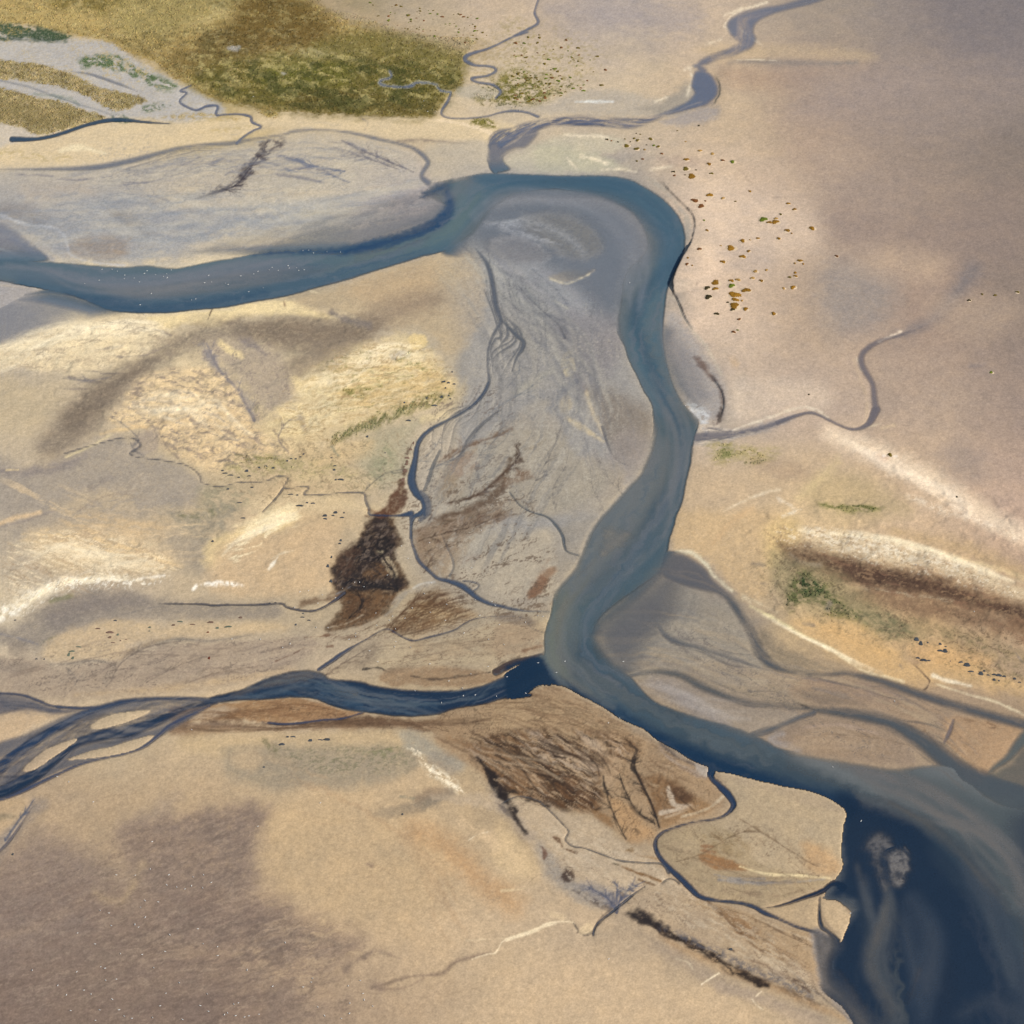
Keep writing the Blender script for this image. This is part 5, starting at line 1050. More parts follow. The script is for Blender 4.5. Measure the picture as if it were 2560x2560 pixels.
GS('C', '1780,1690,1.5 1840,1670,2 1870,1665,2 1895,1625,3 1925,1612,3', (226, 206, 172), .85, 2, 1)
GS('C', '1760,1620,1.5 1870,1612,2 1925,1612,2', (218, 196, 160), .6, 2, 1)
# --- lower right: fans, weed strips and the point bars
G('D', '-200,700 0,700 60,675 160,650 240,690 330,740 430,810 540,880 690,960 750,1000 800,1080 760,1140 640,1180 560,1210 540,1240 500,1250 420,1240 330,1150 200,1120 60,1080 -40,1060 -160,960 -300,860', (162, 136, 104), .9, 10, 5)
G('D', '-150,760 100,700 300,740 420,830 380,900 160,880 -60,860', (170, 146, 112), .6, 20, 6, (12, 60, 8, .3, .6))
FAN = '-160,880 0,830 200,830 340,840 470,860 480,900 450,930 340,960 340,1100 300,1130 180,1120 60,1080 -20,1060 -120,960'
G('D', FAN, (128, 96, 62), .9, 16, 8, (26, 60, 10, .34, .58))
G('D', FAN, (86, 64, 42), .9, 12, 8, (30, 44, 8, .46, .60, 7))
G('D', FAN, (178, 158, 136), .7, 12, 8, (34, 60, 12, .55, .66, 4))
G('D', '-20,990 120,960 240,1000 320,1080 280,1130 160,1100 60,1080 0,1060', (104, 74, 44), .85, 14, 10, (30, 30, 9, .34, .56))
G('D', '200,880 300,860 340,930 300,1040 230,980 180,930', (178, 156, 130), .7, 10, 8, (50, 24, 8, .46, .58, 9))
G('D', '310,880 420,860 400,1000 380,1060 330,1000', (176, 150, 120), .55, 12, 6, (70, 40, 8, .36, .56))
for s in ('180,850,2 280,920,3 320,960,3 330,1000,2', '110,960,2 220,990,3 330,1040,2', '50,930,2 180,960,3 260,1000,2', '-60,860,2 80,900,2 200,930,2', '60,1000,3 160,1020,3 260,1080,3', '0,960,2 120,1000,2 240,1090,2'):
    GS('D', s, (70, 52, 40), .8, 2.5, 3)
for s in ('345,1000,4 350,1040,5 385,1100,4 385,1150,3 400,1200,3 430,1235,3', '410,1010,3 435,1090,4 470,1140,4 520,1165,3 540,1180,2', '465,930,3 450,960,5 475,1000,6 510,1070,6 540,1140,5 555,1190,4', '390,870,2 440,880,3 470,900,4 455,940,4'):
    GS('D', s, (64, 54, 48), .9, 2.5, 3)
G('D', '360,1080 430,1100 500,1180 540,1220 450,1240 400,1180', (176, 142, 100), .8, 10, 5)
GS('D', '480,1000,6 500,1060,6 540,1130,4', (138, 104, 66), .6, 6, 4)
G('D', '500,1010 570,1000 640,1040 690,1090 640,1130 560,1150 530,1090', (132, 100, 64), .85, 10, 6, (30, 30, 9, .2, .5))
G('D', '590,1030 640,1040 690,1080 680,1110 620,1090', (92, 66, 46), .8, 12, 6)
GS('D', '590,1040,6 600,1080,8 620,1110,8 680,1110,8 560,1140,5', (190, 172, 150), .9, 3, 4)
GS('D', '700,1110,3 640,1135,5 580,1155,4', (194, 176, 152), .8, 3, 3)
G('D', '690,1080 760,1120 640,1160 570,1190 560,1160 640,1130', (146, 112, 70), .6, 8, 5)
GS('D', '640,1150,3 740,1120,5 800,1070,5', (196, 178, 150), .7, 4, 2)
G('D', '300,1130 360,1150 380,1190 340,1180', (140, 104, 60), .7, 7, 5)
GS('D', '-100,830,2 0,900,3 80,960,2', (96, 74, 52), .5, 4, 3)
G('D', '560,900 600,930 680,970 740,1000 700,1000 620,960', (164, 150, 140), .6, 6, 4)
GS('D', '560,870,2 590,900,4 640,935,4 690,955,5 740,985,5', (92, 84, 84), .7, 4, 2)
G('D', '690,950 740,965 750,990 720,1000', (172, 160, 148), .8, 4, 3)
# the two smooth blocks at the river's edge
G('D', '775,975 850,985 950,1010 1060,1035 1150,1050 1210,1080 1260,1130 1250,1230 1250,1330 1215,1385 1100,1375 960,1370 860,1320 700,1290 620,1240 560,1240 640,1200 780,1160 840,1110 820,1050', (178, 158, 128), .95, 6, 4)
G('D', '1100,1250 1200,1280 1240,1330 1210,1375 1120,1350', (190, 154, 108), .7, 16, 6)
GS('D', '840,1150,2 960,1220,3 1060,1290,2 1150,1340,2', (128, 104, 76), .7, 3, 2)
G('D', '780,980 900,1000 1060,1040 1200,1090 1260,1140 1200,1130 1000,1070 820,1010', (172, 152, 126), .6, 8, 5)
G('D', '560,1220 640,1190 780,1180 860,1260 960,1340 1100,1370 1210,1395 1100,1440 960,1490 900,1490 760,1460 680,1400 600,1330 550,1270', (168, 148, 116), .85, 8, 4)
G('D', '720,1230 800,1210 900,1260 860,1300 740,1290', (152, 130, 94), .7, 14, 6, (40, 30, 8, .3, .56))
G('D', '710,1295 790,1305 860,1330 890,1355 800,1355 730,1335', (150, 110, 66), .85, 6, 5)
GS('D', '715,1262,3 760,1265,4', (146, 106, 70), .8, 3, 3)
GS('D', '712,1278,3 765,1285,3', (146, 106, 70), .8, 3, 3)
GS('D', '750,1210,3 800,1250,4', (124, 96, 66), .7, 3, 4)
for s in ('780,1390,5 900,1400,6 1060,1400,4 1180,1385,3', '760,1370,3 840,1385,4 950,1385,3'):
    GS('D', s, (142, 138, 138), .7, 4, 3, wet=.5)
GS('D', '800,1430,6 900,1440,8 1000,1450,6 1100,1425,4', (132, 110, 88), .7, 6, 4, (4, 40, 6, .3, .56))
GS('D', '860,1340,3 960,1368,4 1080,1374,4 1200,1383,3', (220, 200, 156), .85, 3, 1)
G('D', '950,1490 1040,1470 1150,1455 1150,1570 1060,1545', (184, 160, 126), .95, 5, 3)
G('D', '1165,1460 1230,1470 1262,1510 1275,1535 1265,1590 1245,1620 1215,1580 1180,1530', (190, 166, 132), .95, 4, 3)
G('D', '700,1470 860,1500 1000,1560 1130,1590 1140,1640 1160,1780 1080,1730 920,1650 800,1560', (172, 146, 112), .9, 8, 4)
G('D', '790,1500 900,1540 940,1580 900,1620 840,1570', (138, 104, 66), .75, 12, 8, (35, 20, 8, .3, .54))
GS('D', '740,1470,3 800,1530,5 860,1590,4 930,1650,4 1000,1680,3 1080,1725,3', (110, 82, 54), .8, 4, 4)
GS('D', '930,1540,2 1000,1575,3 1090,1610,3', (120, 96, 74), .6, 3, 3)
GS('D', '920,1530,3 1040,1585,3 1140,1620,3', (196, 176, 148), .6, 3, 2)
# strips of weed along the sand's foot
G('D', '-300,1080 -40,1070 60,1090 180,1130 330,1170 430,1260 520,1300 580,1370 680,1450 560,1420 420,1430 350,1500 260,1480 140,1420 100,1340 60,1250 -20,1140', (182, 162, 136), .85, 10, 5)
G('D', '100,1250 180,1330 260,1400 360,1420 380,1490 280,1480 180,1420 120,1350', (150, 142, 134), .75, 16, 8)
GS('D', '-50,1100,4 0,1150,8 40,1200,7 55,1215,3', (60, 44, 38), .9, 5, 6)
GS('D', '-40,1075,3 0,1055,7 20,1060,5', (50, 44, 40), .8, 4, 5)
GS('D', '-80,1010,4 -60,1060,8 -20,1090,8 10,1130,6', (52, 40, 36), .9, 6, 7)
G('D', '180,1365 215,1345 235,1370 235,1395 200,1400 180,1385', (70, 50, 42), .85, 5, 7, (20, 10, 6, .26, .48))
GS('D', '160,1230,5 180,1245,7 190,1265,3', (104, 74, 48), .85, 3, 4)
GS('D', '205,1275,3 245,1287,5', (104, 74, 44), .9, 2, 2)
GS('D', '115,1270,4 125,1290,6 120,1310,3', (106, 70, 52), .8, 3, 5)
GS('D', '287,1305,2 305,1309,2.5', (110, 76, 48), .85, 2, 1)
GS('D', '380,1325,3 400,1332,4', (92, 80, 54), .85, 2, 2)
GS('D', '415,1340,3 470,1362,4 520,1378,5 560,1393,5', (130, 98, 58), .9, 2.5, 2)
GS('D', '430,1278,6 450,1278,8', (140, 112, 70), .8, 3, 3)
GS('D', '470,1298,2 530,1305,6 570,1315,3', (150, 118, 76), .7, 4, 3)
GS('D', '480,1388,2 515,1402,4 540,1410,2', (118, 92, 62), .8, 2, 3)
GS('D', '230,1430,4 280,1450,8 330,1480,10 370,1495,7', (76, 60, 54), .75, 7, 8, (25, 16, 7, .30, .52))
GS('D', '250,1410,10 320,1440,20 380,1470,24', (124, 122, 130), .6, 14, 8)
GS('D', '380,1500,10 390,1450,18 420,1420,12 460,1410,6', (94, 94, 108), .6, 10, 8, (75, 20, 6, .34, .56))
G('D', '440,1520 480,1500 530,1515 545,1545 600,1570 560,1580 500,1560 450,1540', (56, 48, 48), .92, 6, 8)
GS('D', '480,1550,8 560,1580,10 620,1610,9 700,1640,9 780,1690,9 860,1730,10 940,1770,11 1040,1810,12 1110,1840,9 1160,1860,5', (56, 44, 40), .95, 7, 10, (25, 14, 8, .26, .48))
GS('D', '560,1570,8 700,1630,12 860,1710,16 1000,1770,18 1130,1830,14', (92, 92, 102), .8, 14, 10, (25, 9, 5, .36, .54))
GS('D', '600,1610,4 700,1650,5 800,1705,5 880,1745,4', (52, 34, 28), .85, 5, 7, (25, 16, 6, .34, .52))
GS('D', '560,1610,8 640,1650,14 760,1700,16 860,1750,16 1000,1800,16 1130,1860,14 1250,1910,10', (172, 140, 100), .7, 12, 6)
GS('D', '815,1650,3 835,1658,4', (76, 56, 48), .85, 3, 3)
GS('D', '905,1695,4 950,1710,9 1000,1735,10 1040,1760,5', (104, 76, 58), .8, 6, 8, (25, 16, 7, .30, .52))
GS('D', '1060,1770,3 1100,1790,8 1130,1820,4', (92, 68, 54), .8, 5, 6)
GS('D', '1040,1700,6 1130,1760,14 1200,1820,18 1300,1900,18', (176, 154, 128), .7, 10, 5)
GS('D', '1060,1740,2 1130,1800,2 1220,1870,2 1290,1925,2', (92, 84, 84), .6, 3, 4)
GS('D', '470,1580,8 560,1640,16 660,1710,26 760,1770,28 900,1820,20', (164, 146, 126), .75, 16, 8)
GS('D', '400,1590,12 470,1600,14 560,1620,10', (168, 148, 122), .6, 12, 6)
GS('D', '780,1800,14 900,1830,22 1030,1880,26 1160,1930,26', (164, 146, 128), .8, 12, 6)
G('D', '-60,1800 200,1700 500,1720 700,1800 900,1860 1100,1960 -60,1960', (198, 172, 138), .6, 50, 10)
GS('D', '-20,1615,6 60,1590,6 130,1560,6 180,1548,4 225,1550,3 240,1565,2 245,1580,2', (230, 210, 174), .9, 3, 1)
GS('D', '150,1520,10 190,1535,10', (222, 196, 154), .6, 8, 4)
GS('D', '240,1560,1.5 248,1585,2 245,1592,1.5', (96, 84, 72), .8, 1.5)
GS('D', '260,1598,2 300,1590,3', (224, 202, 164), .7, 3, 1)
GS('D', '305,1590,1.5 315,1570,2 340,1545,2.5 370,1515,2.5 400,1490,2', (112, 98, 86), .8, 2, 1)
GS('D', '50,1425,1.5 65,1400,1.5 90,1378,1.5 110,1370,1', (122, 104, 84), .7, 1.5, 1)
GS('D', '-40,1430,3 20,1428,2 55,1420,1.5', (214, 192, 152), .7, 3, 1)
GS('D', '715,1785,2 745,1765,3 780,1743,3', (230, 212, 180), .9, 2, 1)
GS('D', '905,1840,2.5 920,1860,3 945,1880,3', (232, 216, 186), .9, 2, 1)
GS('D', '920,1830,2 940,1812,2', (226, 206, 174), .8, 2, 1)
GS('D', '620,1690,2 660,1700,2 680,1725,2', (214, 196, 164), .5, 3, 2)
G('D', '-40,1180 40,1260 100,1340 60,1380 -60,1350', (206, 180, 138), .6, 24, 8)
G('C', '1860,1000 1900,1060 1950,1130 2020,1230 1980,1240 1900,1140 1850,1060', (150, 138, 128), .5, 14, 6)
GS('C', '1810,945,3 1830,960,6 1850,985,6', (78, 76, 44), .85, 5, 6)
GS('C', '1840,975,6 1870,1020,9 1900,1065,11 1925,1090,8 1945,1130,5', (50, 40, 38), .92, 6, 7)
G('C', '1700,850 1800,870 1932,920 2050,1000 1980,1060 1900,990 1800,920 1720,880', (136, 106, 74), .8, 12, 6, (24, 30, 8, .25, .52))
GS('C', '1640,850,2 1720,890,4 1780,920,3', (110, 84, 62), .6, 5, 5)
# films at the river bank, centre
G('D', '60,300 100,260 110,230 165,210 140,260 95,310 70,330', (158, 120, 76), .85, 6, 4)
G('D', '65,300 100,245 130,255 135,280 100,320 60,335', (140, 98, 56), .85, 5, 5, (-50, 16, 6, .22, .48))
G('D', '-20,340 40,330 100,345 140,352 140,370 60,365', (164, 148, 126), .6, 6, 3)
G('D', '-60,385 20,385 70,400 90,430 20,430 -60,410', (136, 120, 104), .8, 6, 3)
G('D', '-60,430 60,435 115,460 115,520 40,540 -60,550', (168, 144, 112), .8, 8, 4, (-14, 40, 8, .2, .56))
GS('D', '40,525,4 80,515,4 110,505,3', (130, 94, 62), .7, 4, 3)
GS('D', '140,180,3 100,240,4 70,280,4', (160, 126, 86), .5, 6, 5)
# pale rims where the sand dries at the waterline
for t, s in (('U', '1393,1464 1432,1420 1446,1392 1456,1366 1470,1330 1512,1273 1545,1237 1572,1207'), ('U', '1313,1741 1346,1717 1379,1712 1413,1721 1456,1744 1512,1775 1552,1801 1611,1827 1644,1855'), ('U', '1787,1931 1827,1937 1909,1959 1963,1970 2019,1980 2059,1994 2094,2012 2113,2034 2106,2062 2100,2119 2102,2152'), ('U', '596,1662 728,1628 800,1618'), ('U', '-40,708 66,720')):
    GS(t, ' '.join(p + ',2.5' for p in s.split()), (206, 184, 148), .22, 3, 1)

# what the running water has combed into the wet flats
SFLOW('U', '-60,560,70 200,590,90 500,570,90 800,540,80 1040,490,50', (144, 149, 157), .3, 240, 12, .46, .70, 30)
SFLOW('U', '-60,560,70 200,590,90 500,570,90 800,540,80 1040,490,50', (192, 182, 164), .35, 260, 14, .48, .72, 30, seed=3)
SFLOW('U', '200,450,30 460,400,40 760,360,50 960,390,40', (126, 132, 144), .35, 120, 6, .56, .70, 20)
SFLOW('U', '1170,660,60 1250,760,80 1330,900,120 1330,1060,140 1250,1200,150 1200,1300,120', (132, 128, 124), .5, 120, 10, .50, .66, 40)
SFLOW('U', '1170,660,60 1250,760,80 1330,900,120 1330,1060,140 1250,1200,150 1200,1300,120', (184, 172, 150), .45, 140, 12, .52, .68, 40, seed=5)
SFLOW('U', '1480,720,40 1470,850,60 1490,1000,90 1520,1120,70', (136, 132, 132), .45, 120, 10, .48, .66, 30)
SFLOW('D', '300,480,60 520,470,110 760,520,110 1000,610,60 1300,680,60 1560,790,60 1700,900,60', (124, 116, 112), .5, 130, 9, .48, .66, 30)
SFLOW('D', '300,480,60 520,470,110 760,520,110 1000,610,60 1300,680,60 1560,790,60 1700,900,60', (170, 152, 126), .5, 160, 9, .52, .68, 30, seed=3)
SFLOW('D', '-200,740,60 60,760,90 300,830,100 500,960,80', (134, 106, 78), .5, 130, 8, .50, .66, 30)
SFLOW('D', '580,1290,30 720,1330,70 900,1390,60 1100,1400,30', (136, 116, 92), .5, 110, 7, .48, .66, 14)
SFLOW('D', '720,1500,20 900,1600,60 1080,1700,50', (146, 118, 86), .5, 110, 8, .48, .66, 20)
SFLOW('U', '60,1700,40 300,1640,50 560,1640,40 760,1590,30', (136, 118, 102), .5, 130, 7, .50, .66, 20)
SFLOW('U', '900,1640,30 1060,1620,50 1220,1600,40 1330,1580,30', (142, 122, 96), .5, 110, 7, .50, .66, 16)
SFLOW('U', '60,1250,60 260,1330,60 460,1340,60', (220, 192, 148), .5, 100, 9, .50, .66, 40)
SFLOW('U', '300,820,40 140,850,50 20,900,40', (234, 218, 184), .5, 70, 8, .46, .64, 24)
SFLOW('B', '1100,1700,20 1330,1750,40 1600,1900,50 1900,2060,50', (200, 176, 148), .35, 160, 12, .48, .66, 30)
SFLOW('D', '1010,120,20 1250,200,60 1500,270,70 1800,370,80 2000,450,80', (142, 108, 82), .55, 60, 7, .54, .68, 20)
SFLOW('C', '1000,1000,60 1300,1120,120 1560,1300,150 1700,1500,120', (178, 148, 112), .35, 200, 22, .46, .66, 60)
G('D', '1320,1215 1400,1195 1510,1270 1520,1360 1470,1430 1400,1440 1340,1340', (158, 152, 148), .9, 10, 4)
G('A', '700,190 1000,180 1300,200 1740,260 1700,350 1500,400 1100,400 760,340', (196, 178, 112), .55, 16, 8, (0, 26, 10, .56, .68, 14))
G('A', '450,150 800,120 900,200 760,320 600,280', (92, 80, 24), .4, 16, 10, (10, 30, 12, .50, .64, 3))
G('A', '900,230 1300,220 1700,260 1640,420 1100,410 800,350', (74, 78, 14), .65, 20, 10, (0, 40, 14, .48, .64, 6))
G('B', '1180,820 1300,780 1500,840 1700,760 1932,700 1932,1000 1640,960 1400,920 1250,960', (150, 132, 122), .55, 50, 20)
G('B', '1000,230 1400,240 1932,150 1932,420 1500,520 1150,420', (158, 142, 133), .5, 60, 20)
G('B', '1600,-60 2000,-60 2000,260 1750,220 1620,120', (128, 120, 122), .6, 60, 20)
G('d4', '330,1220 450,1250 560,1340 520,1500 640,1650 900,1980 700,1980 430,1700 388,1620 358,1450', (140, 132, 128), .9, 10, 4)
# curved silt bands inside the bend
for s_, c_, a_ in (('-60,775,7 80,750,9 200,762,9 310,803,9 400,860,10 462,935,10', (180, 178, 180), .5), ('-60,800,6 90,783,7 200,800,7 300,845,6', (118, 124, 134), .5), ('-70,838,9 40,832,9 120,852,9 210,895,7 270,950,5', (190, 186, 184), .75),
                   ('-70,868,7 40,862,7 120,884,6 190,930,4', (116, 114, 116), .6), ('-70,905,6 30,895,6 110,920,5', (172, 168, 168), .5), ('330,800,8 410,860,10 470,940,10 480,1010,8', (122, 126, 136), .5), ('360,900,8 410,960,9 420,1030,9 400,1090,8', (172, 168, 166), .45),
                   ('40,1010,8 140,1000,10 260,1005,8 340,990,8', (172, 168, 164), .5), ('60,1040,5 160,1085,6 260,1070,5', (118, 120, 128), .5)):
    GS('B', s_, c_, a_ * .6, 17, 3)
DKR, MUD = (96, 98, 106), (112, 104, 98)
for t_, s_, c_, a_, n_, l_, w_ in (
 ('A', '1560,650,2 1450,605,2 1370,570,2 1290,532,1', (104, 98, 106), .7, 9, 50, 2), ('A', '1500,640,1.5 1430,615,1.5 1360,590,1 1240,565,1', (112, 106, 112), .6, 8, 46, 1.6), ('A', '1300,648,3 1200,632,3 1130,610,2.5 1060,588,1.5', (108, 116, 136), .7, 9, 50, 2.4), ('A', '1320,690,2 1220,655,2 1120,650,1.5 1060,635,1', (116, 124, 142), .6, 8, 46, 2),
 ('A', '735,752,1.5 850,718,3 900,690,3 960,615,3 1000,565,2', (62, 52, 62), .75, 14, 56, 2.4), ('A', '640,762,2 560,742,2 480,735,1', (118, 120, 132), .5, 6, 50, 1.6), ('A', '420,700,2 560,690,2 700,650,2 850,600,1', (124, 124, 134), .5, 9, 60, 1.5), ('A', '200,780,2 330,765,2 500,760,1', (126, 128, 138), .4, 7, 60, 1.6),
 ('b3', '60,1930,3 180,1700,3 300,1480,3 390,1240,2', MUD, .55, 12, 60, 2), ('b3', '330,1930,2 310,1760,2.5 400,1600,2 430,1450,1', MUD, .55, 9, 50, 2), ('b3', '700,1930,2 610,1760,2 590,1600,1', MUD, .5, 8, 50, 1.6), ('b3', '840,1800,2 740,1700,2 640,1500,1', MUD, .5, 7, 50, 1.6),
 ('b3', '-200,1200,3 -40,1100,4 120,1010,4 240,900,2', (118, 122, 128), .5, 10, 70, 2.4), ('b3', '0,700,3 60,860,3 -40,1000,2', (112, 116, 124), .5, 9, 50, 2), ('b3', '60,190,2 190,380,3 300,480,3 400,620,3', (112, 114, 122), .55, 12, 60, 2), ('b3', '150,100,2 330,250,3 430,400,3', (114, 116, 124), .5, 9, 60, 2),
 ('b2', '1700,1720,3 1660,1560,3 1760,1440,3 1932,1250,2', (112, 112, 114), .55, 12, 56, 2.2), ('b2', '1290,1620,2 1420,1560,3 1560,1480,3 1720,1240,3', (108, 112, 118), .6, 10, 50, 2), ('b2', '1220,1560,2 1320,1480,2.5 1390,1380,2', (112, 116, 122), .6, 6, 36, 2), ('b2', '1330,1690,2 1320,1800,2 1400,1640,1', (124, 116, 108), .5, 6, 40, 1.6),
 
 ('D', '430,1235,2.5 400,1180,3 360,1080,3 345,1000,2', (60, 50, 42), .8, 10, 40, 2), ('D', '540,1180,2.5 470,1130,3 430,1060,3 405,990,2', (60, 50, 42), .8, 10, 40, 2), ('D', '555,1190,3 520,1090,4 475,1000,4 455,930,3', (52, 44, 40), .85, 12, 44, 2.2), ('D', '690,1130,2 640,1090,2.5 580,1040,2', (84, 62, 44), .7, 8, 40, 2),
 ('D', '60,790,1.5 200,800,1.5 330,840,1', (104, 80, 56), .55, 8, 60, 1.5), ('D', '-60,720,1.5 60,720,1.5 180,730,1', (112, 88, 62), .5, 8, 60, 1.5), ('D', '300,740,1 400,860,1.5 500,900,1', (112, 88, 62), .5, 8, 50, 1.5),
 ('D', '395,1515,3 410,1460,4 450,1420,3 500,1395,1.5', (86, 90, 108), .8, 16, 40, 2.6), ('D', '395,1515,3 370,1470,4 330,1440,3 270,1410,1.5', (92, 94, 110), .75, 14, 40, 2.4), ('D', '400,1510,2 395,1450,3 400,1400,1.5', (92, 96, 112), .7, 10, 34, 2.2),
 ('C', '1500,305,2 1490,240,2.5 1450,180,2.5 1420,110,1.5', (40, 34, 34), .7, 12, 36, 2), ('C', '1310,410,2 1365,350,2.5 1350,300,2 1380,250,1', (44, 36, 34), .75, 12, 40, 2), ('C', '1500,300,2 1420,285,2.5 1340,270,2 1290,240,1', (40, 36, 38), .7, 12, 36, 2), ('C', '1260,440,1.5 1340,425,1.5 1430,390,1.5 1470,340,1', (150, 128, 100), .6, 8, 40, 1.6),
 ('C', '1580,110,2 1680,80,3 1780,60,3 1932,-10,2', (88, 64, 40), .75, 13, 50, 2.4), ('C', '1600,230,2 1640,160,2.5 1700,120,2', (110, 82, 54), .65, 10, 40, 2), ('C', '1480,455,2 1560,400,2.5 1660,350,2 1760,320,1', (92, 66, 42), .7, 12, 56, 2), ('C', '1500,470,2 1620,440,2.5 1760,390,2', (104, 78, 52), .6, 10, 56, 2), ('C', '1470,440,2 1530,370,2.5 1600,310,2', (96, 70, 46), .7, 9, 44, 2),
 ('A', '1690,1900,2 1800,1870,3 1900,1790,4 1960,1720,4 1940,1680,2', (96, 70, 46), .75, 14, 46, 2.4), ('A', '1680,1740,2 1780,1680,2.5 1900,1640,2', (124, 96, 66), .6, 10, 50, 2),
 ('C', '420,640,2 460,570,3 560,510,3 680,490,2', (122, 108, 96), .6, 11, 60, 2), ('C', '560,640,1.5 680,580,2 800,540,1.5', (126, 110, 96), .5, 9, 60, 1.6), ('C', '700,650,1.5 820,610,2 1000,580,1', (128, 108, 88), .5, 9, 60, 1.6), ('C', '240,700,1.5 290,640,2 250,590,1.5', (124, 114, 104), .5, 7, 40, 1.6),
 ('C', '1450,600,1.5 1560,560,2 1720,520,2 1900,500,1', (136, 116, 92), .5, 11, 70, 1.6), ('C', '1220,620,2 1300,570,2.5 1380,520,2', (118, 100, 84), .6, 9, 50, 2),
 ('C', '20,1240,5 70,1165,4 108,1118,4 122,1090,2', (86, 92, 108), .75, 7, 24, 3), ('C', '1500,790,1.5 1650,800,2 1850,790,1.5', (110, 86, 62), .55, 10, 70, 1.6), ('C', '1100,800,1.5 1300,800,2 1500,800,1', (106, 82, 60), .55, 9, 60, 1.6),
 ('D', '850,1390,2 950,1400,2.5 1080,1390,1', (120, 112, 108), .5, 8, 50, 1.6), ('D', '620,1320,2 720,1290,2.5 820,1230,2 900,1200,1', (120, 98, 72), .55, 10, 50, 1.6), ('D', '1150,1340,1.5 1000,1250,2 860,1160,1.5', (122, 100, 76), .55, 9, 50, 1.5), ('D', '1130,1640,1.5 1020,1590,2 900,1530,1.5 780,1490,1', (108, 84, 60), .6, 10, 44, 1.6),
 ('D', '700,860,2 640,850,2 560,860,1', (120, 110, 104), .5, 7, 50, 1.6), ('D', '1000,590,2 880,520,2 740,440,1', (120, 112, 106), .5, 9, 70, 1.8), ('D', '1500,880,2 1350,850,2 1180,840,1', (128, 108, 88), .5, 9, 70, 1.6), ('D', '1640,930,2 1560,830,2 1450,790,1', (136, 112, 88), .45, 8, 60, 1.6),
 ('A', '960,1590,5 900,1480,6 830,1400,6 780,1300,4', (128, 122, 126), .65, 12, 44, 3), ('A', '640,1300,2 560,1340,2.5 440,1350,2', (150, 136, 124), .5, 8, 50, 2), ('A', '420,1425,2 330,1440,3 240,1430,2', (134, 126, 122), .6, 7, 40, 2), ('A', '1090,1710,2.5 1050,1660,3 1080,1600,3 1140,1560,2', (138, 124, 112), .6, 9, 40, 2),
 ('A', '540,1720,3 500,1690,3 520,1650,3 420,1570,2', (126, 120, 116), .6, 8, 40, 2), ('A', '700,1755,2 640,1700,2.5 600,1620,2 640,1540,1', (150, 134, 118), .5, 9, 44, 2), ('A', '1370,1860,2 1450,1790,2 1540,1770,1.5', (110, 106, 96), .6, 7, 30, 1.8), ('A', '300,1930,2 380,1880,2 520,1850,1', (150, 134, 118), .4, 8, 60, 2)):
    dendrite(t_, s_, c_, a_, n_, l_, w_)
weave('A', '420,690,20 640,640,50 900,610,60 1200,590,60 1480,600,40', (134, 134, 142), .35, 16, 2.5, 3, 170, 3)
weave('U', '0,520,60 200,560,90 480,560,80 760,540,70 1000,500,40', (150, 154, 162), .22, 16, 8, 9, 260, 4)
weave('U', '0,520,60 200,560,90 480,560,80 760,540,70 1000,500,40', (190, 182, 168), .3, 14, 9, 10, 260, 14)
weave('D', '320,500,80 560,480,120 800,540,100 1000,610,60', (168, 156, 138), .35, 14, 7, 8, 220, 5)
weave('D', '480,650,20 700,720,50 900,780,50', (168, 158, 150), .4, 9, 6, 7, 200, 6)
weave('D', '1020,880,40 1200,840,50 1400,880,50', (172, 150, 124), .4, 9, 7, 8, 200, 7)
weave('B', '-100,1000,80 0,1100,100 140,1260,110 260,1440,110 330,1640,110', (176, 168, 150), .4, 18, 6, 7, 220, 8)
weave('B', '-100,1000,80 0,1100,100 140,1260,110 260,1440,110 330,1640,110', (122, 122, 126), .35, 18, 5, 6, 220, 18)
weave('D', '-160,860,30 20,920,70 180,1000,90 300,1090,60', (70, 53, 39), .8, 15, 3.4, 2.6, 190, 21)
weave('D', '0,830,30 160,880,40 300,950,50 350,1010,40', (78, 59, 43), .7, 9, 3, 2.6, 170, 22)
weave('D', '-160,900,30 20,960,60 180,1040,70', (180, 158, 130), .5, 8, 4, 4, 190, 23)
weave('D', '-100,740,30 100,730,40 260,770,40 420,850,40', (124, 100, 74), .5, 14, 2, 2.5, 120, 24)
weave('C', '1450,450,20 1550,400,40 1680,350,40 1780,320,20', (98, 70, 44), .6, 14, 2.4, 2, 110, 25)
weave('C', '660,750,16 860,760,24 1100,740,30 1300,760,16', (124, 90, 58), .5, 12, 2.4, 2.5, 120, 26)
weave('C', '640,815,12 900,820,16 1250,800,18 1560,800,20 1900,780,20', (106, 82, 60), .5, 12, 2.4, 2.5, 150, 27)
GS('U', '1087,1300,4 1150,1283,8 1210,1258,11 1247,1231,10 1264,1195,6 1276,1152,4', (112, 84, 52), .85, 7, 7)
GS('U', '1262,1205,8 1300,1195,10 1320,1185,5', (140, 108, 72), .7, 9, 8, (-20, 14, 6, .36, .58))
G('U', '1060,1320 1140,1300 1230,1270 1265,1250 1265,1290 1200,1330 1150,1370 1100,1400 1070,1370', (158, 132, 98), .75, 12, 8, (-24, 20, 6, .34, .58))
GS('U', '1194,1896,4 1212,1920,8 1236,1954,12 1258,1990,11 1272,2012,5', (46, 37, 37), .93, 5, 8)
GS('U', '1258,1965,6 1290,1990,5 1330,2000,5 1370,2015,4', (60, 48, 42), .8, 5, 6, (20, 16, 6, .32, .54))
GS('U', '1275,2020,5 1292,2052,7 1312,2080,6', (52, 42, 40), .9, 5, 7)
GS('U', '1572,2284,9 1610,2300,15 1645,2312,9', (50, 43, 44), .9, 6, 9)
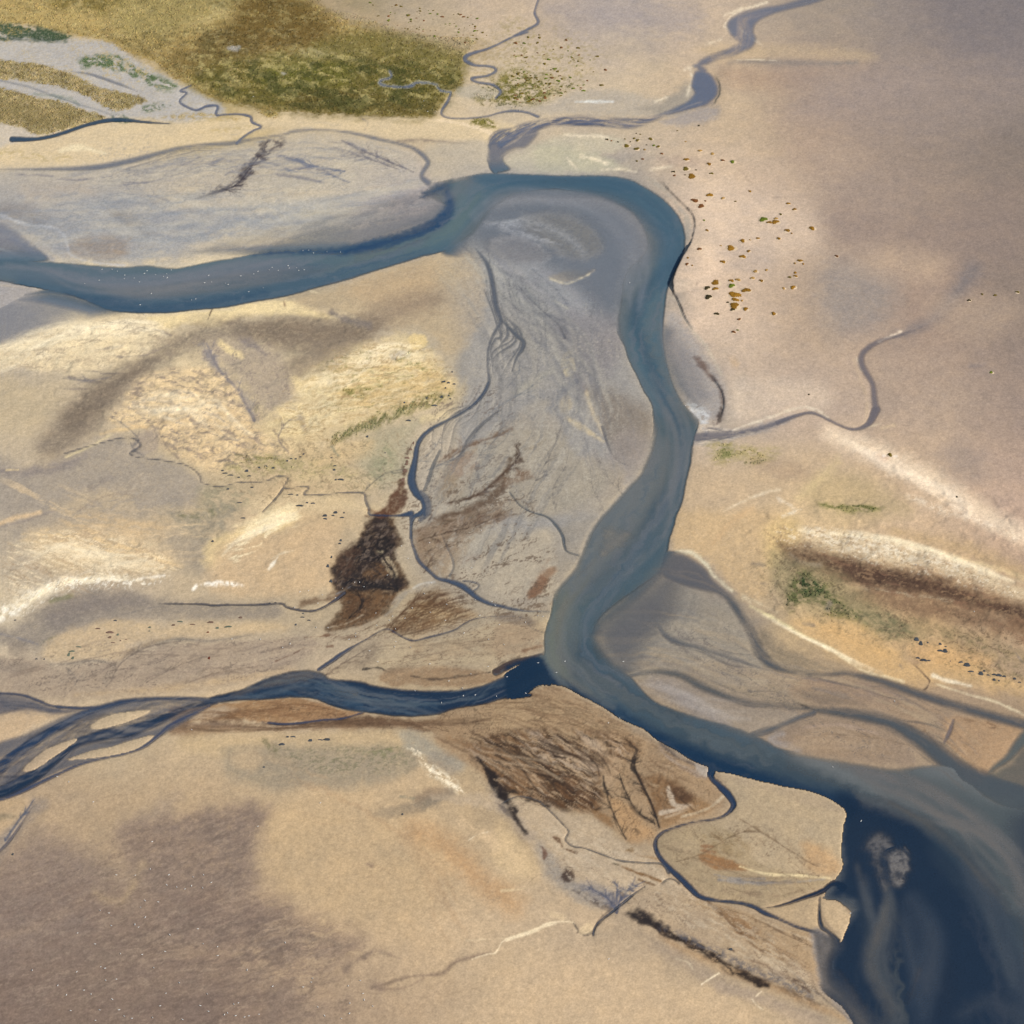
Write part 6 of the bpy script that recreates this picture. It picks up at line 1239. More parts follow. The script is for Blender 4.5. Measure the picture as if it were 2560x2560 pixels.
GS('U', '1640,2318,6 1720,2362,9 1790,2400,10 1850,2434,10 1920,2466,8', (46, 35, 32), .9, 6, 9, (26, 22, 8, .30, .52))
GS('U', '1530,2272,3 1498,2300,2.5 1483,2328,2.5 1460,2339,2.5 1442,2322,2.5 1434,2310,2', (104, 92, 82), .8, 2, 1)
GS('U', '1472,2318,9 1455,2330,7', (214, 190, 150), .6, 6, 3)
GS('B', '648,968,2.5 636,990,3.5 624,1016,4.5 612,1042,4.5 604,1075,5 610,1108,3.5', (58, 52, 50), .85, 2.5, 3)  # cut bank's shadow painted dark into the ground along its foot
GS('B', '560,690,1 600,728,1.5 650,778,2 682,815,2.5 690,850,2 684,880,2.5 668,930,2.5 650,962,2.5', (92, 84, 76), .75, 2, 2.5, (60, 14, 8, .26, .46))  # fainter painted shadow line along the upper part of the scarp
GS('B', '610,1108,2 630,1142,2 642,1172,1.5 656,1205,1.5', (84, 74, 66), .8, 1.6, 1)  # thin lower end of the painted bank shadow
G('B', '500,668 560,700 640,785 672,830 668,900 640,960 612,1020 600,1080 580,1100 600,1000 640,900 650,830 600,750 540,700', (166, 158, 146), .7, 7, 4)
# bright dry crests
for t_, s_, n_, w_, se in (('A', '-20,1330,30 160,1270,40 360,1240,40 560,1235,30 640,1260,16', 16, 7, 1), ('A', '1150,1470,40 1300,1400,60 1480,1330,50 1620,1330,40', 14, 5, 3), ('A', '480,1530,40 640,1530,60 800,1560,70 960,1640,60', 18, 5, 4),
    ('C', '60,160,40 260,150,50 460,180,50 640,200,30', 16, 5, 5), ('C', '840,170,20 940,90,26 1060,30,24 1130,0,20', 9, 7, 6), ('C', '-30,400,24 80,340,26 220,280,20 380,255,14 520,258,8', 14, 4, 7), ('D', '1080,70,12 1300,90,16 1500,130,16 1750,210,16 1960,300,16', 12, 3.5, 8),
    ('D', '900,360,5 1060,450,7 1240,540,8 1420,625,6', 6, 3, 9), ('B', '1230,1660,20 1400,1740,26 1600,1850,28 1800,1960,28', 10, 8, 10)):
    weave(t_, s_, (242, 226, 192) if t_ != 'B' else (236, 216, 190), .34, n_, w_, 6, 120, se)
# closer detail
G('C', WEED, (30, 26, 26), .4, 6, 6, (-35, 9, 5, .53, .66, 3))
G('C', WEED, (146, 122, 96), .3, 6, 6, (-35, 8, 4, .60, .72, 6))
G('C', '1230,470 1400,430 1480,390 1560,330 1700,300 1800,390 1700,440 1540,460 1480,450 1380,470 1260,480', (104, 76, 50), .6, 10, 8, (-24, 40, 4, .54, .66, 3))
G('A', RIP, (228, 202, 158), .5, 10, 8, (-16, 14, 5, .55, .68, 5))
G('A', '-20,1300 200,1240 420,1200 560,1195 640,1250 600,1310 480,1360 300,1400 60,1380', (232, 214, 176), .6, 12, 8, (-10, 30, 9, .52, .66, 5))
G('A', '-20,1300 200,1240 420,1200 560,1195 640,1250 600,1310 480,1360 300,1400 60,1380', (170, 152, 128), .45, 12, 8, (-8, 30, 8, .55, .68, 11))
G('A', '1150,1440 1280,1340 1480,1280 1620,1310 1700,1450 1560,1540 1300,1600 1150,1640 1020,1620 1080,1540', (230, 211, 168), .5, 14, 10, (-12, 30, 6, .55, .68, 5))
G('A', '1150,1440 1280,1340 1480,1280 1620,1310 1700,1450 1560,1540 1300,1600 1150,1640 1020,1620 1080,1540', (176, 150, 100), .55, 14, 10, (-10, 20, 5, .55, .68, 12))
G('A', '1240,1330 1480,1330 1660,1400 1640,1520 1400,1560 1240,1540', (120, 116, 62), .5, 12, 10, (-8, 12, 4, .60, .72, 7), veg=.5)
G('A', '900,1700 1300,1680 1500,1650 1560,1720 1500,1850 1200,1880 880,1800', (112, 110, 82), .45, 16, 12, (20, 8, 4, .58, .70, 7))
G('C', '40,120 360,70 660,180 600,250 300,270 60,330', (234, 214, 176), .6, 16, 10, (14, 30, 4, .54, .68, 5))
G('C', '-40,420 60,340 240,250 500,240 640,250 500,290 260,300 100,380', (242, 234, 216), .75, 10, 10, (-50, 10, 4, .55, .68, 5))
G('C', '860,110 1000,20 1130,-20 1120,60 1000,110 900,200', (238, 220, 178), .7, 12, 8, (-20, 24, 5, .52, .66, 5))
G('D', '1020,60 1250,70 1500,140 1700,200 1932,300 1932,330 1500,230 1200,160 1020,130', (230, 218, 196), .5, 10, 8, (16, 9, 4, .56, .70, 5))
G('D', '960,60 1250,70 1500,140 1760,220 1932,330 1932,420 1600,290 1200,170 1000,140', (150, 122, 90), .6, 14, 10, (16, 8, 4, .56, .68, 8))
G('D', '900,200 1100,200 1500,390 1932,520 1932,680 1500,560 1100,420 960,330', (118, 108, 78), .5, 20, 12, (22, 10, 5, .57, .69, 9))
G('D', FAN, (64, 48, 36), .6, 12, 8, (28, 60, 7, .55, .68, 3))
G('D', FAN, (186, 160, 128), .55, 12, 8, (30, 36, 5, .60, .72, 12))
G('D', '-200,700 0,700 160,650 330,740 540,880 690,960 740,1020 560,1010 440,880 200,820 0,830 -160,880', (120, 94, 68), .45, 14, 8, (20, 60, 5, .54, .68, 6))
G('D', '120,1180 330,1200 520,1310 660,1440 900,1540 1100,1720 1150,1830 900,1700 620,1540 400,1430 200,1330', (196, 178, 152), .5, 14, 8, (28, 30, 6, .50, .66, 6))
G('B', '-100,300 60,270 180,300 260,300 200,350 110,395 -100,400', (92, 92, 34), .7, 12, 10, (0, 8, 4, .52, .66, 5), veg=.8)
G('A', '-40,760 300,700 700,700 1100,760 1500,700 1400,800 900,900 500,980 100,940', (134, 142, 154), .35, 30, 10, (-6, 110, 9, .50, .68, 4))
G('A', '300,660 700,590 1000,560 1450,560 1560,660 1300,740 800,770', (132, 132, 138), .35, 20, 10, ('rill', -20, 90, 18, .03, 7))
G('A', '300,660 700,590 1000,560 1450,560 1560,660 1300,740 800,770', (204, 192, 168), .3, 20, 10, (-10, 110, 12, .5, .7, 8))
G('C', '-40,1400 400,1250 950,1120 1000,1450 1300,1640 1000,1960 -40,1960', (122, 104, 93), .4, 40, 16, (-18, 26, 6, .55, .68, 6))
G('C', '-40,1400 400,1250 950,1120 1000,1450 1300,1640 1000,1960 -40,1960', (168, 148, 128), .35, 40, 16, (-18, 22, 5, .58, .70, 9))
# drainage threads
for t_, s_, c_, a_, r_ in (
 ('B', '-150,960 100,1040 320,1100 400,1300 420,1600 300,1900 -100,1900 -160,1300', (116, 114, 116), .4, ('rill', 72, 80, 22, .03, 3)),
 ('B', '-150,960 100,1040 320,1100 400,1300 420,1600 300,1900 -100,1900 -160,1300', (196, 184, 160), .3, ('rill', 62, 90, 26, .03, 8)),
 ('A', '1560,1560 1932,1480 1932,1932 1620,1932', (126, 110, 96), .7, ('rill', -50, 70, 20, .03, 5)),
 ('C', '1500,-60 1932,-100 2100,200 2000,440 1700,300 1600,200', (116, 92, 66), .75, ('rill', -40, 50, 20, .04, 2)),
 ('C', '-40,560 500,500 1150,480 1000,620 400,690 -40,670', (128, 112, 98), .7, ('rill', -22, 80, 16, .032, 6)),
 ('C', '1180,480 1500,440 1932,400 2080,450 1900,590 1500,590 1300,560', (128, 106, 82), .7, ('rill', -18, 80, 16, .035, 9)),
 ('C', '640,760 1000,720 1900,720 2100,700 2000,900 1500,830 900,830', (104, 80, 58), .6, ('rill', 4, 90, 14, .035, 4)),
 ('D', '-200,700 60,680 330,740 690,960 800,1080 640,1180 520,1250 200,1130 -100,1040', (84, 66, 50), .4, ('rill', 48, 80, 18, .035, 7)),
 ('D', '-200,700 60,680 330,740 690,960 800,1080 640,1180 520,1250 200,1130 -100,1040', (70, 56, 46), .35, ('rill', 70, 90, 30, .022, 11)),
 ('D', '560,1230 800,1180 1230,1380 900,1490 640,1400', (132, 110, 84), .6, ('rill', 24, 80, 20, .03, 5)),
 ('D', '0,1080 330,1180 700,1460 1150,1700 1150,1860 700,1600 300,1480 60,1260', (128, 108, 88), .6, ('rill', 30, 60, 18, .03, 3)),
 ('D', '380,420 900,420 1000,620 1600,760 1700,920 1200,920 700,760 500,640', (112, 104, 100), .6, ('rill', 22, 120, 18, .03, 8)),
 ('A', '520,1440 960,1500 1100,1700 880,1770 560,1640', (152, 138, 124), .45, ('rill', -30, 44, 14, .05, 6)),
 ('A', '-40,1330 300,1215 640,1240 600,1320 240,1410', (160, 142, 122), .6, ('rill', -14, 60, 14, .045, 2)),
 ('A', '1100,1420 1480,1270 1720,1440 1400,1600 1100,1680', (168, 140, 98), .6, ('rill', -14, 50, 14, .04, 9)),
 ('A', '860,1720 1560,1640 1500,1900 900,1900', (150, 130, 100), .6, ('rill', 30, 40, 16, .035, 1)),
 ('A', '700,1280 960,1290 1120,1450 960,1600 800,1420', (142, 128, 120), .6, ('rill', 60, 60, 18, .03, 4)),
 ('C', '40,110 360,60 680,190 500,270 60,330', (172, 148, 118), .6, ('rill', 12, 50, 12, .045, 7)),
 ('D', '900,140 1500,290 1932,480 1932,660 1400,480 980,330', (82, 66, 50), .5, ('rill', 20, 44, 12, .035, 2)),
 ('U', '260,360 700,330 1040,380 1040,440 700,500 300,480', (130, 130, 138), .3, ('rill', -8, 120, 16, .028, 5)),
 ('U', '1560,400 1720,520 1700,560 1560,440', (160, 146, 128), .5, ('rill', 40, 30, 12, .03, 5)),
 ('U', '0,60 560,30 620,220 200,200', (190, 166, 104), .5, ('rill', 20, 40, 20, .04, 3))):
    G(t_, s_, c_, a_, 22, 8, r_)
# sand is never one colour: mottling at every size
_h = fbm(GX / 9, GY / 9, 4, 14, .65) - .5
COL *= (1 + .16 * _h + .14 * NF + .22 * (fbm(GX / .62, GY / .62, 2, 9, .7) - .5))[..., None]
COL[..., 2] *= 1 - .10 * _h; COL[..., 0] *= 1 + .04 * _h
_l = COL @ np.array([.25, .6, .15], 'f4')
_k = .03 * (1 - VEG)[..., None]
COL += (_l[..., None] - COL) * _k
COL[:] = .27 * (COL.clip(.004) / .27) ** 1.2 * np.array([1.10, 1.095, 1.11], 'f4')
COL *= np.array([.985, 1.005, .98], 'f4')
tone('A', '-60,1150 700,1120 1250,1120 1750,1250 1700,1560 1300,1932 -60,1932', (.985, .98, .97), .98, 60)
tone('C', '-60,0 900,-40 1260,0 1250,300 700,330 -60,420', (.99, .985, .98), .96, 50)
tone('A', MARSH, (.88, .92, .98), .9, 8)
tone('A', ISL1, (.88, .91, 1.05), .8, 6)
tone('A', ISL2, (.88, .91, 1.05), .8, 6)
tone('U', '1130,730 1300,730 1540,860 1620,1060 1560,1200 1460,1350 1330,1530 1060,1470 1020,1240 1040,1100 1180,960', (.92, .92, .93), .74, 50)
tone('U', '1150,560 1400,500 1560,540 1590,660 1540,800 1400,800 1220,720', (.93, .97, 1.02), .7, 60)
tone('C', '-60,420 700,420 1300,440 1932,400 2060,430 2060,560 1300,600 700,660 -60,670', (.96, .955, .96), .9, 40)
_l = COL @ np.array([.25, .6, .15], 'f4')
COL += (_l[..., None] - COL) * (.12 * (1 - .8 * VEG))[..., None]
# ---------------------------------------------------------------- relief
hummocks('A', '-40,1330 300,1200 700,1190 1240,1150 1400,1230 1700,1350 1700,1520 1300,1680 1100,1740 700,1760 380,1640 60,1500', 1.6, 14, 40)
hummocks('A', RIP, .9, 4, 16, 7)
hummocks('C', '-40,380 200,100 640,20 1100,-40 1260,60 1240,260 800,300 300,300', 1.2, 12, 40, 3)
hummocks('D', '900,0 1932,-40 2000,500 1932,660 1500,540 1050,420 900,340', 1.6, 12, 40, 9)
hummocks('C', WEED, .6, 3, 10, 2)
hummocks('D', FAN, .5, 3.5, 16, 2)
hummocks('A', MARSH, .9, 7, 10, 4)
hummocks('B', '1150,1620 1400,1650 1932,1900 2300,2200 1932,2100 1400,1850', 1.5, 16, 30, 4)
scarp('B', '540,676 570,696 600,730 650,780 680,815 687,860 670,930 650,960', .55, 60)
scarp('B', '676,905 670,930 652,962 640,980 622,1016 612,1040 603,1075 612,1120', 2.4, 60)
scarp('B', '606,1095 630,1150 650,1200 690,1260', .7, 40)
scarp('B', '740,1410 780,1460 797,1500 797,1545 780,1590', .7, 30)
scarp('B', '755,275 778,310 785,340 775,372 740,402', .8, 40)
Z = .16 * sst(0, 11, SDW) + .22 * sst(8, 48, SDW) + (.6 * NB + .5 * NM) * sst(4, 40, SDW) * .5 + .05 * NF * sst(2, 10, SDW)
Z += ZADD + .25 * VEG * (NF + .5).clip(0, 1)
wet_ = WD > .004
Z = np.where(wet_, np.minimum(Z, -1.4 * WD - .02), np.maximum(Z, .012))
# ---------------------------------------------------------------- materials
def material(name):
    m = bpy.data.materials.new(name); m.use_nodes = True
    n = m.node_tree.nodes; return m, n, m.node_tree.links, n['Principled BSDF']
def noise(n, l, vec, scale, detail=3, rough=.6):
    t = n.new('ShaderNodeTexNoise'); t.inputs['Scale'].default_value = scale; t.inputs['Detail'].default_value = detail; t.inputs['Roughness'].default_value = rough
    l.new(vec, t.inputs['Vector']); return t.outputs['Fac']
def math_(n, l, op, a, b=None, c=None):
    t = n.new('ShaderNodeMath'); t.operation = op
    for i, q in enumerate((a, b, c)):
        if q is None: continue
        if isinstance(q, (int, float)): t.inputs[i].default_value = q
        else: l.new(q, t.inputs[i])
    return t.outputs[0]
def grained(name, amount=.2, scales=(2.6, .55), attr='reflectance', wetness=True, bump=.03):
    m, n, l, p = material(name)
    a = n.new('ShaderNodeAttribute'); a.attribute_name = attr
    g = n.new('ShaderNodeNewGeometry').outputs['Position']
    f1 = noise(n, l, g, scales[0], 2, .7); f2 = noise(n, l, g, scales[1], 3)
    k = math_(n, l, 'MULTIPLY_ADD', f1, amount * 2, 1 - amount)
    k2 = math_(n, l, 'MULTIPLY_ADD', f2, amount * 1.0, 1 - amount * .5)
    k = math_(n, l, 'MULTIPLY', k, k2)
    v = n.new('ShaderNodeVectorMath'); v.operation = 'SCALE'; l.new(a.outputs['Color'], v.inputs[0]); l.new(k, v.inputs['Scale'])
    l.new(v.outputs[0], p.inputs['Base Color'])
    p.inputs['Specular IOR Level'].default_value = .25; p.inputs['Roughness'].default_value = .85
    if wetness:
        w = n.new('ShaderNodeAttribute'); w.attribute_name = 'wetness'
        l.new(math_(n, l, 'MULTIPLY_ADD', w.outputs['Fac'], -.45, .88), p.inputs['Roughness'])
    if bump:
        b = n.new('ShaderNodeBump'); b.inputs['Distance'].default_value = bump; b.inputs['Strength'].default_value = .6
        l.new(f2, b.inputs['Height']); l.new(b.outputs[0], p.inputs['Normal'])
    return m
M_SAND = grained('tidal sand and mud', .34, (1.35, .45))
def water_material():
    m, n, l, p = material('silty river water')
    a = n.new('ShaderNodeAttribute'); a.attribute_name = 'reflectance'
    o = n.new('ShaderNodeAttribute'); o.attribute_name = 'opacity'
    g = n.new('ShaderNodeNewGeometry').outputs['Position']
    f = noise(n, l, g, 1.1, 3, .7); f2 = noise(n, l, g, .22, 4)
    k = math_(n, l, 'MULTIPLY', math_(n, l, 'MULTIPLY_ADD', f, .5, .75), math_(n, l, 'MULTIPLY_ADD', f2, .16, .92))
    v = n.new('ShaderNodeVectorMath'); v.operation = 'SCALE'; l.new(a.outputs['Color'], v.inputs[0]); l.new(k, v.inputs['Scale'])
    l.new(v.outputs[0], p.inputs['Base Color'])
    p.inputs['Roughness'].default_value = .22; p.inputs['IOR'].default_value = 1.33; p.inputs['Specular IOR Level'].default_value = .2
    b = n.new('ShaderNodeBump'); b.inputs['Distance'].default_value = .16; b.inputs['Strength'].default_value = .7; l.new(f, b.inputs['Height']); l.new(b.outputs[0], p.inputs['Normal'])
    t = n.new('ShaderNodeBsdfTransparent'); x = n.new('ShaderNodeMixShader')
    l.new(o.outputs['Fac'], x.inputs[0]); l.new(t.outputs[0], x.inputs[1]); l.new(p.outputs[0], x.inputs[2])
    l.new(x.outputs[0], n['Material Output'].inputs['Surface'])
    return m
M_WATER = water_material()
def plain(name, c, rough=.8, var=.25, scale=6, spec=.25):
    m, n, l, p = material(name)
    g = n.new('ShaderNodeTexCoord').outputs['Object']
    f = noise(n, l, g, scale, 3); r = n.new('ShaderNodeObjectInfo').outputs['Random']
    k = math_(n, l, 'MULTIPLY', math_(n, l, 'MULTIPLY_ADD', f, var * 2, 1 - var), math_(n, l, 'MULTIPLY_ADD', r, var, 1 - var * .5))
    v = n.new('ShaderNodeVectorMath'); v.operation = 'SCALE'; v.inputs[0].default_value = tuple(float(q) for q in alb(c)); l.new(k, v.inputs['Scale'])
    l.new(v.outputs[0], p.inputs['Base Color']); p.inputs['Roughness'].default_value = rough; p.inputs['Specular IOR Level'].default_value = spec
    return m
# ---------------------------------------------------------------- meshes
def fast_mesh(name, co, quads, mat, colour=None, scalars=(), smooth_=True):
    me = bpy.data.meshes.new(name); k = quads.shape[1]
    me.vertices.add(len(co)); me.vertices.foreach_set('co', np.ascontiguousarray(co, 'f4').ravel())
    me.loops.add(quads.size); me.loops.foreach_set('vertex_index', np.ascontiguousarray(quads, 'i4').ravel())
    me.polygons.add(len(quads)); me.polygons.foreach_set('loop_start', np.arange(0, quads.size, k, dtype='i4'))
    if smooth_: me.polygons.foreach_set('use_smooth', np.ones(len(quads), bool))
    me.update(calc_edges=True); me.materials.append(mat)
    if colour is not None:
        a = me.attributes.new('reflectance', 'FLOAT_COLOR', 'POINT'); a.data.foreach_set('color', np.ascontiguousarray(np.c_[colour, np.ones(len(colour))], 'f4').ravel())
    for nm, arr in scalars:
        a = me.attributes.new(nm, 'FLOAT', 'POINT'); a.data.foreach_set('value', np.ascontiguousarray(arr, 'f4').ravel())
    return me
def link(name, me, parent=None, kind=None, label=None, cat=None, group=None):
    o = bpy.data.objects.new(name, me); S.collection.objects.link(o)
    if parent is not None: o.parent = parent
    for k, v in (('kind', kind), ('label', label), ('category', cat), ('group', group)):
        if v: o[k] = v
    return o
idx = np.arange(NU * NV, dtype='i4').reshape(NV, NU)
QUADS = np.stack([idx[1:, :-1], idx[1:, 1:], idx[:-1, 1:], idx[:-1, :-1]], -1).reshape(-1, 4)
CO = np.stack([GX, GY, Z.astype('f4')], -1).reshape(-1, 3)
link('tidal_flats', fast_mesh('tidal_flats', CO, QUADS, M_SAND, COL.clip(.004, .85).reshape(-1, 3), [('wetness', WET.clip(0, 1))]), kind='structure')
OPA = np.where(WD > 0, 1 - np.exp(-2.9 * WD), 0)
inw = (WD > .004)
cell = inw[1:, :-1] | inw[1:, 1:] | inw[:-1, 1:] | inw[:-1, :-1]
own = np.maximum.reduce([OWN[1:, :-1], OWN[1:, 1:], OWN[:-1, 1:], OWN[:-1, :-1]])
own = np.where(inw[1:, :-1], OWN[1:, :-1], own)
# carry water colour a cell past the waterline so that edges do not darken
for ax, sh in ((0, 1), (0, -1), (1, 1), (1, -1)):
    nb = np.roll(WCOL, sh, ax); fill = (WCOL.sum(-1) < .003) & (nb.sum(-1) > .003); WCOL[fill] = nb[fill]
for i, nm in enumerate(NAMES):
    q = QUADS.reshape(NV - 1, NU - 1, 4)[cell & (own == i)]
    if not len(q): continue
    u_, inv = np.unique(q, return_inverse=True); inv = inv.reshape(q.shape)
    co = CO[u_].copy(); co[:, 2] = 0
    link(nm, fast_mesh(nm, co, inv, M_WATER, WCOL.reshape(-1, 3)[u_].clip(.004, .85), [('opacity', OPA.reshape(-1)[u_])]), kind='structure')
print('terrain', round(time.time() - _t0, 1))
# ---------------------------------------------------------------- helpers for the small things
rng = np.random.RandomState(11)
def zat(u, v):
    i = np.clip(np.searchsorted(UA, u), 1, NU - 1); j = np.clip(np.searchsorted(VA, v), 1, NV - 1)
    return float(max(Z[j, i], Z[j - 1, i - 1]))
def place(u, v):
    x, y = ground_xy(u, v); return Vector((float(x), float(y), 0))
def upx(u, v):                                             # metres across one image pixel there
    return float(ground_xy(u + 1, v)[0] - ground_xy(u, v)[0])
ORD = ['leftmost', 'second from left', 'third from left', 'fourth from left', 'fifth from left', 'sixth from left', 'seventh from left', 'eighth from left', 'ninth from left', 'tenth from left',
       'eleventh from left', 'twelfth from left', 'thirteenth from left', 'fourteenth from left', 'fifteenth from left', 'sixteenth from left', 'seventeenth from left', 'eighteenth from left', 'nineteenth from left', 'twentieth from left']
def clump_mesh(name, mat, n_tufts, seed, flat=.35, extra=None):
    """a hummock of leaf tufts: an uneven low dome with small leaning blades all over"""
    r = np.random.RandomState(seed); V = []; F = []
    nr, na = 5, 14
    for i in range(nr):
        t = i / (nr - 1) * math.pi / 2
        for k in range(na):
            a = 2 * math.pi * k / na; wob = 1 + .22 * math.sin(2 * a + seed) + .16 * math.sin(3 * a + 2 * seed) + .1 * (r.rand() - .5)
            V.append((.92 * math.cos(t) * wob * math.cos(a), .92 * math.cos(t) * wob * math.sin(a), flat * math.sin(t) * (1 + .25 * (r.rand() - .5)) - (.05 if i == 0 else 0)))
    for i in range(nr - 1):
        for k in range(na):
            F.append((i * na + k, i * na + (k + 1) % na, (i + 1) * na + (k + 1) % na, (i + 1) * na + k))
    for _ in range(n_tufts):
        a = r.rand() * 2 * math.pi; q = math.sqrt(r.rand()); wob = 1 + .22 * math.sin(2 * a + seed) + .16 * math.sin(3 * a + 2 * seed)
        x, y = q * wob * math.cos(a), q * wob * math.sin(a); z = flat * math.sqrt(max(0, 1 - q * q)) * .92
        h = .10 + .16 * r.rand(); w = .05 + .07 * r.rand(); lx, ly = (r.rand(2) - .5) * .22; b = r.rand() * math.pi
        c, s = math.cos(b) * w, math.sin(b) * w; m = len(V)
        V += [(x - c, y - s, z - .03), (x + c, y + s, z - .03), (x + s * .8, y - c * .8, z - .03), (x + lx, y + ly, z + h)]
        F += [(m, m + 1, m + 3), (m + 1, m + 2, m + 3), (m + 2, m, m + 3)]
    me = bpy.data.meshes.new(name); me.from_pydata(V, [], F); me.materials.append(mat); me.update(); return me
def mound_mesh(name, mat, seed):
    r = np.random.RandomState(seed); V = []; F = []; na, nr = 16, 4
    for i in range(nr):
        q = [1.0, .72, .4, .12][i]; z = [-.04, .07, .15, .18][i]
        for k in range(na):
            a = 2 * math.pi * k / na; wob = 1 + .12 * math.sin(2 * a + seed) + .08 * (r.rand() - .5)
            V.append((1.45 * q * wob * math.cos(a), 1.3 * q * wob * math.sin(a), z))
    for i in range(nr - 1):
        for k in range(na): F.append((i * na + k, i * na + (k + 1) % na, (i + 1) * na + (k + 1) % na, (i + 1) * na + k))
    F.append(tuple((nr - 1) * na + k for k in range(na)))
    me = bpy.data.meshes.new(name); me.from_pydata(V, [], F); me.materials.append(mat)
    me.polygons.foreach_set('use_smooth', np.ones(len(F), bool)); me.update(); return me
# ---------------------------------------------------------------- tussocks on their sand mounds, right of the bend
LEAF = {'amber': (150, 108, 22), 'olive': (112, 96, 28), 'green': (104, 116, 22), 'rust': (122, 76, 34), 'dark': (66, 56, 22), 'pale': (176, 140, 78)}
LEAF_M = {k: plain(k + ' tussock leaves', c, .8, .35, 5) for k, c in LEAF.items()}
LEAF_ME = {k: [clump_mesh('tussock_' + k, m, 46, 3 + 7 * i, .42) for i in range(2)] for k, m in LEAF_M.items()}
M_MOUND = plain('pale blown sand', (216, 194, 166), .9, .1, 3)
MOUND_ME = [mound_mesh('sand_mound', M_MOUND, i) for i in range(3)]
CODE = dict(a='amber', o='olive', g='green', r='rust', d='dark', p='pale')
TUSS = {'a3': '717,1056,12d 750,1066,8r 800,1075,8d 852,1052,6o 922,1048,11o 948,1064,14o 893,1075,5d 864,1105,23o 940,1128,20o 1045,1053,17o 1070,1102,11g 1103,1112,15o 1015,1098,5d 1000,1135,10p 1130,1165,12r 985,1205,10r 942,1220,10o '
  '938,1008,5d 968,1016,5o 1247,990,6o 1410,951,9d 1418,1144,14p 1512,1165,16p 1315,1210,20a 1310,1281,25o 1355,1338,32a 1218,1307,14d 1225,1335,11r 1388,1289,7d 1305,1328,6d 1487,1243,17a 1505,1314,15o 1588,1216,14r 1663,1226,20g 1310,1073,7p '
  '1795,1449,11a 1492,1481,26a 1592,1502,14p 1378,1525,28r 1426,1567,24r 1458,1526,9r 1685,1525,9o 1448,1673,9g 1470,1748,13a 1898,1662,32g 1740,1823,20a 1855,1804,13a 1795,1815,6p 1650,1879,32a 1575,1862,8p 1786,1902,13a 1412,1908,17r',
 'a4': '10,1685,20a 55,1680,28a 95,1622,12o 152,1541,14a 200,1585,15a 145,1745,22a 330,1728,24a 80,1807,15a 60,1655,16p 178,1765,8a',
 'b3': '1740,12,22a 1590,53,20a 1318,90,14r 1325,42,10a 1358,98,6a 1533,207,34a 1535,253,20a 1473,246,22d 1482,315,30d 1658,230,26g 1655,192,18a 1705,185,18p 1768,265,30a 1680,296,42a 1685,335,24a 1678,380,42a 1665,411,17d 1627,355,10d '
  '1762,405,22a 1735,342,10p 1545,442,18d 1714,483,14r 1702,564,9g 1672,580,16r 1836,121,18p 1815,173,17p 1880,192,16a 1920,110,12p',
 'b4': '518,6,14r 240,40,18a 265,65,9a 202,60,10p 205,130,12a 208,157,14a 163,165,12o 187,243,22a 117,250,13p 42,441,18a 1517,340,14d 1615,293,10o 1713,300,12o 1883,277,15o 1683,884,14g 920,1506,18o 1425,1823,8d 308,1049,8d'}
tl = []
for tile, s in TUSS.items():
    for q in s.split():
        x, y, w = q.split(','); u, v, wp = pts(tile, f'{x},{y},{w[:-1]}')[0]
        tl.append((u, v, wp, CODE[w[-1]]))
def zone(u, v):
    if v < 420 and u < 1690: return 'below the narrow upper channel'
    if v < 450: return 'level with the top of the bend'
    if v < 545 and u < 1850: return 'beside the outside of the bend'
    if v < 670 and u > 1840: return 'on open sand right of the bend'
    if v < 670: return 'between bend and open flat'
    if u < 1900 and v < 900: return 'in the dense cluster by the cut bank'
    if u < 2120 and v < 800: return 'on sand right of the dense cluster'
    return 'alone on the wide right flats'
buckets = {}
for t in sorted(tl): buckets.setdefault((zone(t[0], t[1]), t[3], 'large' if t[2] > 6.2 else 'small'), []).append(t)
for (zn, colr, size), L in buckets.items():
    for i, (u, v, w, c) in enumerate(L):
        adj = {'amber': 'amber', 'olive': 'olive', 'green': 'green', 'rust': 'rusty', 'dark': 'dark', 'pale': 'straw'}[colr]
        lab = (f'{ORD[i]} of the {size} {adj} tussocks {zn}' if len(L) > 1 else f'the only {size} {adj} tussock {zn}')
        r = max(.55, w * upx(u, v)) * 1.04; p = place(u, v); k = int(rng.rand() * 2)
        e = link('tussock', None, label=lab, cat='tussock', group='tussocks on the sand right of the river')
        e.location = (p.x, p.y, zat(u, v) + .02); e.rotation_euler = (0, 0, rng.rand() * 6.28); e.scale = (r, r * (.9 + .3 * rng.rand()), min(1.25, r) * (.95 + .4 * rng.rand()))
        link('foliage', LEAF_ME[colr][k], parent=e)
        if r > 1: link('sand_mound', MOUND_ME[i % 3], parent=e)
